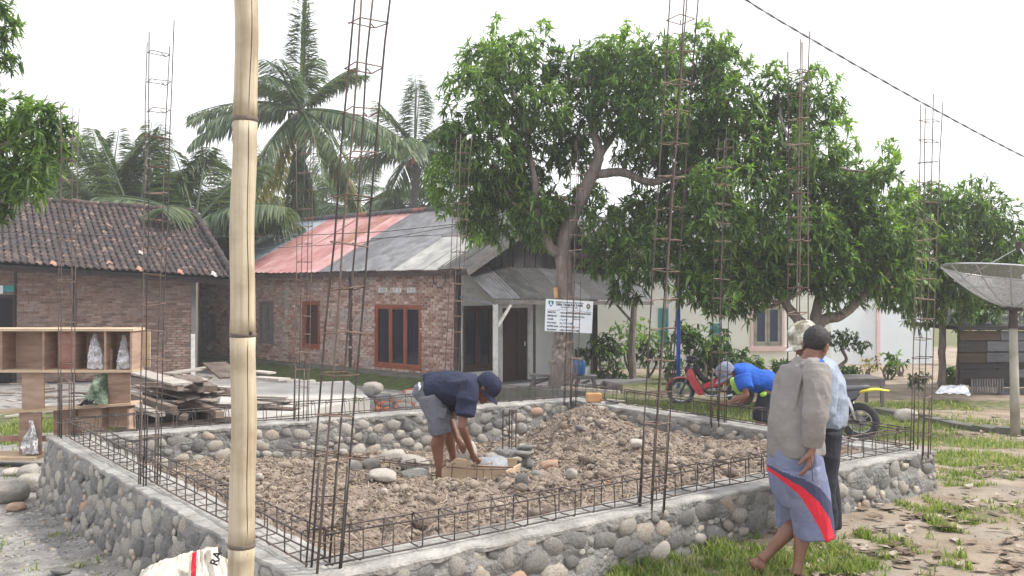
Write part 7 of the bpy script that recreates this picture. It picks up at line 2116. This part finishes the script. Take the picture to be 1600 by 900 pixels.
def cap(par, c, f, u, s, mat):
    f = V(f).normalized(); u = V(u); u = (u - f * u.dot(f)).normalized(); r = f.cross(u).normalized(); R = Matrix((r, f, u)).transposed(); c = V(c)
    q = lambda x, y, z: c + R @ V((x * s, y * s, z * s))
    mb = MB(); vs = []; n = 28; prof = [(1.0, .012), (1.02, .03), (1.01, .055), (.94, .085), (.78, .108), (.5, .124), (.2, .130), (.03, .131)]
    for (k, z) in prof:
        for i in range(n):
            a = 2 * math.pi * i / n; vs.append(q(.082 * k * math.cos(a), -.004 + .103 * k * math.sin(a), z + .004 * math.sin(6 * a) * (k > .5) * .4))
    m = len(prof); fs = [(j * n + i, j * n + (i + 1) % n, (j + 1) * n + (i + 1) % n, (j + 1) * n + i) for j in range(m - 1) for i in range(n)]; fs.append(tuple((m - 1) * n + i for i in range(n)))
    mb.add(vs, fs); me = mb.mesh('cap', MT[mat]); me.polygons.foreach_set("use_smooth", [True] * len(me.polygons)); cp = obj('cap', me, par, world=True)
    brim(cp, q, R, s, mat, dz=.010)
    mb = MB(); mb.ell(q(0, -.004, .132), (.008, .008, .004), nu=8, nv=5); obj('button', mb.mesh('button', MT[mat]), cp, world=True)
    for a0 in range(3):
        a = a0 * math.pi / 3; mb = MB(); mb.tube([q(.0825 * k * math.cos(a), -.004 + .1035 * k * math.sin(a), z + .001) for k, z in prof] , .0015, 4); obj('seam', mb.mesh('seam', MT[mat]), cp, world=True)
    return cp
def eyes(par, q, R, s):
    for x in (-1, 1):
        mb = MB(); mb.ell(q(x * .030, .073, .004), (.012 * s, .012 * s, .009 * s), R, 10, 8); e = mb.build('eye', MT['white_paint'], par, world=True, smooth=True)
        mb = MB(); mb.ell(q(x * .030, .0835, .003), (.006 * s, .003 * s, .006 * s), R, 8, 6); mb.build('iris', MT['bike_black'], e, world=True, smooth=True)
        mb = MB(); mb.ell(q(x * .030, .082, .022), (.018 * s, .006 * s, .0035 * s), R, 10, 5); mb.build('eyebrow', MT['hair'], par, world=True, smooth=True)
def hair_shell(mb, q, R, s, zcut=-.03):
    mb.ell(q(0, -.020, .036), (.080 * s, .092 * s, .088 * s), R, 20, 14); mb.ell(q(0, -.045, .008), (.068 * s, .052 * s, .050 * s), R, 16, 10)

# ---------------------------------------------------------------- the bending man in navy
Y1 = 7.75
def J1(px, py, dy=0.): return P(px, py, Y1 + dy)
m1 = root('person', J1(693, 757), 'barefoot person in navy shirt and cap bending over the trough with straight legs', 'person')
LAT = V((.12, -1, 0)).normalized()               # towards the camera
mb = MB()
mb.loft([(J1(669, 613), .10, .09, LAT), (J1(675, 611), .155, .105, LAT), (J1(690, 607, -.02), .150, .100, LAT), (J1(708, 604, -.05), .160, .105, LAT), (J1(727, 603, -.10), .175, .10, LAT), (J1(738, 603, -.12), .12, .08, LAT), (J1(746, 605, -.13), .062, .058, LAT), (J1(752, 607, -.14), .055, .055, LAT)], 18)
hc = J1(758, 607, -.15); hf = V((.62, -.15, -.78)); hu = V((.80, -.05, .60))
q1, R1_ = head(mb, hc, hf, hu, .98)
leg(mb, J1(677, 616, -.09), J1(686, 674, -.10), J1(687, 741, -.08), (0, 1, 0), 1.0, (-1, 0, 0))
leg(mb, J1(682, 616, .11), J1(703, 668, .16), J1(708, 716, .34), (0, 1, 0), .98, (-1, 0, 0))
foot(mb, J1(688, 748, -.08), (.95, -.25, 0)); foot(mb, J1(709, 722, .34), (.95, .1, 0))
arm(mb, J1(728, 612, -.28), J1(722, 667, -.33), J1(737, 707, -.16), .98); arm(mb, J1(722, 612, .10), J1(704, 655, .08), J1(716, 688, -.02), .95)
hand(mb, J1(737.5, 708, -.16), (.45, .25, -.86), (.5, .8, .1), .55, scale=.95); hand(mb, J1(716.5, 689, -.02), (.55, .1, -.8), (.2, -1, 0), .9, scale=.92, left=True)
organic('body', mb, .0062, 'skin', m1, 3)
eyes(m1, q1, R1_, .98)
mb = MB(); hair_shell(mb, q1, R1_, .98); organic('hair', mb, .008, 'hair', m1, 2, amp2=.002, freq2=90.)
cap(m1, hc, hf, hu, 1.06, 'navy_cloth')
mb = MB()
mb.loft([(J1(664, 606), .150, .115, LAT), (J1(672, 606), .178, .128, LAT), (J1(688, 606, -.02), .178, .130, LAT), (J1(707, 607, -.06), .185, .140, LAT), (J1(725, 605, -.10), .195, .125, LAT), (J1(737, 603, -.12), .155, .10, LAT), (J1(747, 605, -.13), .082, .072, LAT)], 22)
mb.loft([(J1(731, 603, -.24), .085, .085, (1, 0, 0)), (J1(730, 620, -.30), .080, .078, (1, 0, 0)), (J1(727, 642, -.33), .073, .070, (1, 0, 0)), (J1(726, 649, -.34), .072, .068, (1, 0, 0))], 16)
mb.loft([(J1(723, 605, .06), .08, .08, (1, 0, 0)), (J1(716, 624, .11), .075, .07, (1, 0, 0)), (J1(711, 640, .11), .068, .064, (1, 0, 0))], 16)
mb.ell(J1(700, 617, -.04), (.12, .13, .07))
organic('shirt', mb, .0070, 'navy_cloth', m1, 2, .016, 6.0, (.8, 1.4, 1.4), 3, amp2=.005, freq2=15.)
mb = MB()
mb.loft([(J1(665, 600), .13, .10, LAT), (J1(667, 608), .165, .115, LAT), (J1(673, 622), .175, .12, LAT, (0, 0, -1)), (J1(682, 636), .165, .105, LAT, (0.1, 0, -1))], 20)
mb.loft([(J1(675, 618, -.09), .115, .11, (0, 1, 0)), (J1(681, 645, -.10), .108, .095, (0, 1, 0)), (J1(688, 672, -.10), .102, .082, (0, 1, 0)), (J1(689, 677, -.10), .100, .080, (0, 1, 0))], 18)
mb.loft([(J1(682, 618, .10), .11, .11, (0, 1, 0)), (J1(694, 645, .13), .10, .09, (0, 1, 0)), (J1(704, 670, .16), .095, .078, (0, 1, 0))], 18)
organic('shorts', mb, .0070, 'gray_cloth', m1, 2, .014, 7.5, (1, 1, 1), 5, amp2=.003, freq2=16.)
mb = MB(); mb.box(J1(689, 645, -.21), (.085, .012, .085), Matrix.Rotation(.2, 3, 'Y')); me = mb.mesh('pocket', MT['gray_cloth']); chamfer(me, .004); obj('pocket', me, m1, world=True)
mb = MB(); mb.loft([(J1(656, 600, -.02), .15, .014, LAT), (J1(655, 607, -.02), .15, .012, LAT)], 16); mb.build('waistband', MT['white_paint'], m1, world=True, smooth=True)

# ---------------------------------------------------------------- man in blue working at the cage
Y2 = 10.5
def J2(px, py, dy=0.): return P(px, py, Y2 + dy)
m2 = root('person', J2(1195, 716), 'person in bright blue shirt and grey cap bending over the right wall cage', 'person')
LT = V((-.15, -1, 0)).normalized()
mb = MB()
mb.loft([(J2(1207, 603), .10, .09, LT), (J2(1200, 604), .155, .11, LT), (J2(1184, 597), .145, .105, LT), (J2(1168, 589), .16, .11, LT), (J2(1158, 585), .17, .10, LT), (J2(1150, 583), .10, .07, LT), (J2(1146, 584), .06, .058, LT), (J2(1141, 586), .055, .055, LT)], 18)
hc = J2(1136, 585, -.02); hf = V((-.78, -.22, -.58)); hu = V((-.55, -.05, .83))
q2, R2_ = head(mb, hc, hf, hu, 1.0)
leg(mb, J2(1202, 612, -.09), J2(1186, 656, -.12), J2(1196, 704, -.10), (0, 1, 0), 1, (1, 0, 0)); leg(mb, J2(1204, 612, .09), J2(1196, 660, .10), J2(1204, 706, .10), (0, 1, 0), 1, (1, 0, 0))
foot(mb, J2(1195, 707, -.10), (-1, -.1, 0)); foot(mb, J2(1203, 709, .10), (-1, -.1, 0))
arm(mb, J2(1161, 592, -.20), J2(1166, 617, -.24), J2(1141, 628, -.22)); arm(mb, J2(1155, 592, .12), J2(1172, 618, .05), J2(1156, 631, -.06))
hand(mb, J2(1140.5, 628, -.22), (-1, .15, -.05), (-.1, .4, -1), .75); hand(mb, J2(1155, 631, -.06), (-1, -.1, .05), (0, -.3, -1), .8, left=True)
organic('body', mb, .0065, 'skin', m2, 3)
eyes(m2, q2, R2_, 1.0)
mb = MB(); hair_shell(mb, q2, R2_, 1.0); organic('hair', mb, .008, 'hair', m2, 2)
cap(m2, hc, hf, hu, 1.09, 'gray_cap')
mb = MB()
mb.loft([(J2(1212, 602), .15, .10, LT), (J2(1204, 600), .175, .13, LT), (J2(1188, 595), .175, .135, LT), (J2(1170, 589), .185, .135, LT), (J2(1158, 584), .185, .115, LT), (J2(1150, 582), .12, .085, LT), (J2(1146, 583), .075, .068, LT)], 22)
mb.loft([(J2(1160, 588, -.17), .085, .085, (1, 0, 0)), (J2(1164, 600, -.21), .08, .078, (1, 0, 0)), (J2(1166, 607, -.23), .076, .074, (1, 0, 0))], 16)
mb.loft([(J2(1157, 588, .10), .08, .08, (1, 0, 0)), (J2(1163, 602, .10), .075, .07, (1, 0, 0))], 16)
mb.ell(J2(1198, 613), (.07, .14, .05))
organic('shirt', mb, .008, 'blue_cloth', m2, 2, .017, 5.5, (1, 1, 1), 9, amp2=.004, freq2=14.)
mb = MB(); mb.loft([(J2(1143, 591, -.10), .03, .02, (1, 0, .3)), (J2(1148, 598, -.13), .05, .025, (1, 0, .3)), (J2(1153, 606, -.13), .055, .025, (1, 0, .3)), (J2(1157, 614, -.12), .035, .02, (1, 0, .3))], 14); mb.ell(J2(1194, 616, -.16), (.055, .03, .028))
organic('lime_cloth', mb, .008, 'lime_cloth', m2, 2, .005, 10.)
mb = MB()
mb.loft([(J2(1205, 604), .15, .10, LT), (J2(1203, 614), .17, .115, LT, (0, 0, -1)), (J2(1199, 624), .16, .10, LT, (0, 0, -1))], 18)
mb.loft([(J2(1201, 616, -.09), .11, .105, (0, 1, 0)), (J2(1191, 640, -.11), .10, .09, (0, 1, 0)), (J2(1188, 657, -.12), .095, .082, (0, 1, 0))], 16); mb.loft([(J2(1204, 616, .09), .11, .105, (0, 1, 0)), (J2(1199, 640, .10), .10, .09, (0, 1, 0)), (J2(1198, 660, .10), .095, .082, (0, 1, 0))], 16)
organic('shorts', mb, .008, 'black_cloth', m2, 4, .009, 6.)

# ---------------------------------------------------------------- man with the camouflage cap, mostly hidden
Y3 = 6.72
def J3(px, py, dy=0.): return P(px, py, Y3 + dy)
m3 = root('person', J3(1292, 838), 'person in camouflage cap, pale blue shirt and black trousers standing behind the walking man', 'person')
LT = V((.35, 1, 0)).normalized()
mb = MB()
mb.loft([(J3(1287, 690), .12, .10, LT), (J3(1286, 660), .155, .105, LT), (J3(1284, 630), .14, .10, LT), (J3(1280, 600), .16, .11, LT), (J3(1277, 578), .17, .10, LT), (J3(1274, 564), .10, .07, LT), (J3(1270, 556), .058, .055, LT), (J3(1266, 546), .055, .055, LT)], 18)
hc = J3(1258, 532); hf = V((-.86, -.22, -.42)); hu = V((-.42, -.05, .9)); q3, R3_ = head(mb, hc, hf, hu, 1.0)
leg(mb, J3(1287, 675, -.09), J3(1281, 750, -.10), J3(1289, 823, -.08), (0, 1, 0), 1, (1, 0, 0)); leg(mb, J3(1289, 675, .09), J3(1286, 748, .10), J3(1296, 818, .12), (0, 1, 0), 1, (1, 0, 0))
foot(mb, J3(1288, 828, -.08), (-1, -.2, 0)); foot(mb, J3(1295, 822, .12), (-1, -.2, 0))
arm(mb, J3(1284, 585, -.20), J3(1290, 640, -.22), J3(1262, 668, -.24)); arm(mb, J3(1276, 585, .18), J3(1275, 645, .2), J3(1245, 668, .1))
hand(mb, J3(1262, 669, -.24), (-.9, .1, -.3), (0, 1, 0), .5); hand(mb, J3(1244, 669, .1), (-.9, 0, -.3), (0, -1, 0), .5, left=True)
organic('body', mb, .0070, 'skin', m3, 3); eyes(m3, q3, R3_, 1.0)
mb = MB(); hair_shell(mb, q3, R3_, 1.0); organic('hair', mb, .009, 'hair', m3, 2)
cap(m3, hc, hf, hu, 1.10, 'camo')
mb = MB()
mb.loft([(J3(1290, 665), .16, .125, LT), (J3(1290, 652), .178, .142, LT), (J3(1290, 625), .175, .145, LT), (J3(1287, 598), .185, .135, LT), (J3(1281, 576), .19, .115, LT), (J3(1275, 564), .11, .08, LT), (J3(1271, 558), .075, .07, LT)], 22)
mb.loft([(J3(1286, 580, -.17), .085, .085, (1, 0, 0)), (J3(1289, 610, -.21), .078, .076, (1, 0, 0)), (J3(1289, 640, -.22), .068, .066, (1, 0, 0)), (J3(1268, 662, -.24), .05, .05, (1, 0, 0))], 16)
organic('shirt', mb, .0085, 'paleblue_cloth', m3, 2, .017, 5.5, seed=12, amp2=.004, freq2=13.)
mb = MB()
mb.loft([(J3(1289, 650), .15, .11, LT), (J3(1289, 668), .168, .118, LT), (J3(1287, 690), .16, .11, LT)], 18)
for (dy, x0, x1, x2) in ((-.09, 1288, 1286, 1290), (.09, 1290, 1288, 1297)):
    mb.loft([(J3(x0, 675, dy), .115, .115, (0, 1, 0)), (J3(x1, 745, dy * 1.1), .09, .088, (0, 1, 0)), (J3(x2, 800, dy), .078, .076, (0, 1, 0)), (J3(x2, 824, dy), .074, .074, (0, 1, 0))], 16)
organic('trousers', mb, .0085, 'black_cloth', m3, 4, .010, 5.)

# ---------------------------------------------------------------- the walking man in front
Y4 = 5.88
def J4(px, py, dy=0.): return P(px, py, Y4 + dy)
m4 = root('person', J4(1235, 895), 'barefoot person in taupe long sleeved shirt and blue shorts with red stripe walking away', 'person')
FW = V((.80, .60, 0)); LT = V((.6, -.8, 0))      # heading, and the man's right hand side
mb = MB()
mb.loft([(J4(1242, 735), .12, .10, LT), (J4(1241, 705), .16, .11, LT), (J4(1240, 665), .145, .105, LT), (J4(1246, 625), .165, .11, LT), (J4(1256, 592), .175, .105, LT), (J4(1262, 575), .11, .075, LT), (J4(1265, 566), .060, .058, LT), (J4(1270, 552, .02), .056, .056, LT)], 20)
hc = J4(1275, 540, .03); hf = V((.60, .66, -.48)); hu = V((.42, .30, .86)); q4, R4_ = head(mb, hc, hf, hu, 1.0)
leg(mb, J4(1250, 730, -.08), J4(1262, 812, -.02), J4(1245, 893, -.10), LT, 1.0, (-.8, -.5, 0)); leg(mb, J4(1236, 730, .08), J4(1253, 815, .06), J4(1192, 872, -.02), LT, 1.0, (-.5, 0, .8))
foot(mb, J4(1245, 899, -.10), (.85, .5, 0)); foot(mb, J4(1189, 875, -.02), (.85, .3, 0), pitch=.72)
sh, el, wr = J4(1277, 590, -.17), J4(1274, 648, -.22), J4(1270, 698, -.20)
arm(mb, sh, el, wr, 1.02); hand(mb, J4(1269, 702, -.22), (-.20, .0, -1), (-.75, .5, 0), .34, .7, 1.16)
sl, ell_, wl = J4(1243, 592, .15), J4(1246, 648, .22), J4(1262, 690, .26)
arm(mb, sl, ell_, wl); hand(mb, J4(1263, 692, .26), (.2, .1, -1), (.3, -.9, 0), .5, left=True)
organic('body', mb, .0060, 'skin', m4, 3); eyes(m4, q4, R4_, 1.0)
mb = MB(); hair_shell(mb, q4, R4_, 1.02); organic('hair', mb, .0065, 'hair', m4, 2, amp2=.0035, freq2=110.)
mb = MB()
mb.loft([(J4(1275, 577, -.12), .070, .070, (1, 0, 0)), (J4(1277, 588, -.16), .084, .086, (1, 0, 0)), (J4(1276, 612, -.20), .078, .080, (1, 0, 0)), (J4(1274, 645, -.235), .070, .070, (1, 0, 0)), (J4(1271.5, 678, -.225), .060, .058, (1, 0, 0)), (J4(1269.5, 696, -.20), .056, .055, (1, 0, 0))], 18)
organic('sleeve', mb, .0060, 'taupe_cloth', m4, 3, .012, 7.5, (1.6, 1.6, .8), 5, amp2=.003, freq2=20.)
mb = MB()
mb.loft([(J4(1244, 709), .178, .138, LT), (J4(1243, 697), .180, .140, LT), (J4(1241, 665), .168, .134, LT), (J4(1243, 635), .166, .130, LT), (J4(1250, 605), .172, .120, LT), (J4(1257, 584), .172, .115, LT), (J4(1263, 572), .108, .086, LT), (J4(1264, 562), .086, .078, LT)], 26)
mb.loft([(J4(1245, 585, .13), .088, .09, (1, 0, 0)), (J4(1246, 645, .21), .072, .072, (1, 0, 0)), (J4(1260, 686, .26), .056, .056, (1, 0, 0))], 16)
mb.loft([(J4(1254, 573, -.08), .020, .020, (1, 0, 0)), (J4(1266, 567, -.09), .022, .018, (1, 0, 0)), (J4(1278, 565, -.05), .020, .016, (1, 0, 0))], 12)
mb.loft([(J4(1256, 578, -.12), .012, .014, (1, 0, 0)), (J4(1248, 602, -.135), .013, .012, (1, 0, 0)), (J4(1242, 640, -.13), .008, .008, (1, 0, 0))], 10)
so = organic('shirt', mb, .0068, 'taupe_cloth', m4, 2, .013, 5.2, (1.6, 1.6, .5), 21, amp2=.006, freq2=13., mats=[MT['taupe_cloth'], MT['blue_cloth']])
for p in so.data.polygons:
    c = p.center; px = 800 + c.x / c.y * F; py = 450 - (c.z - CAM_H) / c.y * F
    if px > 1281 - (py - 560) * .12 + 0 and 556 < py < 590 - (1296 - px) * .55 and p.normal.z > -.2: p.material_index = 1
mb = MB()
mb.loft([(J4(1243, 698), .165, .118, LT), (J4(1243, 712), .182, .130, LT), (J4(1244, 735), .185, .135, LT), (J4(1247, 760), .175, .130, LT), (J4(1252, 782), .15, .12, LT)], 24)
mb.loft([(J4(1254, 730, -.08), .12, .13, LT), (J4(1262, 770, -.07), .122, .118, LT), (J4(1270, 812, -.08), .114, .108, LT), (J4(1273, 838, -.08), .112, .104, LT)], 22)
mb.loft([(J4(1236, 730, .08), .12, .12, LT), (J4(1239, 775, .12), .106, .100, LT), (J4(1238, 806, .15), .094, .088, LT), (J4(1236, 821, .16), .090, .084, LT)], 22)
sh_ = organic('shorts', mb, .0066, 'shorts_blue', m4, 2, .017, 5.5, (1.4, 1.4, .5), 8, amp2=.004, freq2=14., mats=[MT['shorts_blue'], MT['shorts_red'], MT['shorts_navy']])
def curve_at(pts, x):
    if x <= pts[0][0]: return pts[0][1]
    for (x0, y0), (x1, y1) in zip(pts[:-1], pts[1:]):
        if x <= x1: return y0 + (y1 - y0) * (x - x0) / (x1 - x0)
    return pts[-1][1]
# side stripe: curved red band with a navy band above it, cut as on the garment
c_lo = [(1196, 732), (1212, 744), (1235, 763), (1252, 790), (1264, 812), (1277, 842)]; c_hi = [(1196, 728), (1212, 737), (1240, 752), (1266, 776), (1282, 802), (1296, 840)]; c_nv = [(1196, 725), (1212, 731), (1240, 738), (1266, 752), (1284, 774), (1298, 800)]
for p in sh_.data.polygons:
    c = p.center; n = p.normal
    if n.y > .25 or c.y > Y4 + .10: continue
    X = (c.x / Y4) * F + 800; Yp = 450 - (c.z - CAM_H) / Y4 * F; X = 1244 + (X - 1244) * 1.0
    if curve_at(c_hi, X) < Yp < curve_at(c_lo, X): p.material_index = 1
    elif curve_at(c_nv, X) < Yp <= curve_at(c_hi, X): p.material_index = 2
MB().tube([J4(1267, 715, -.265), J4(1269, 735, -.275), J4(1270, 752, -.27)], .003, 4).build('pocket_seam', MT['shorts_navy'], m4, world=True)
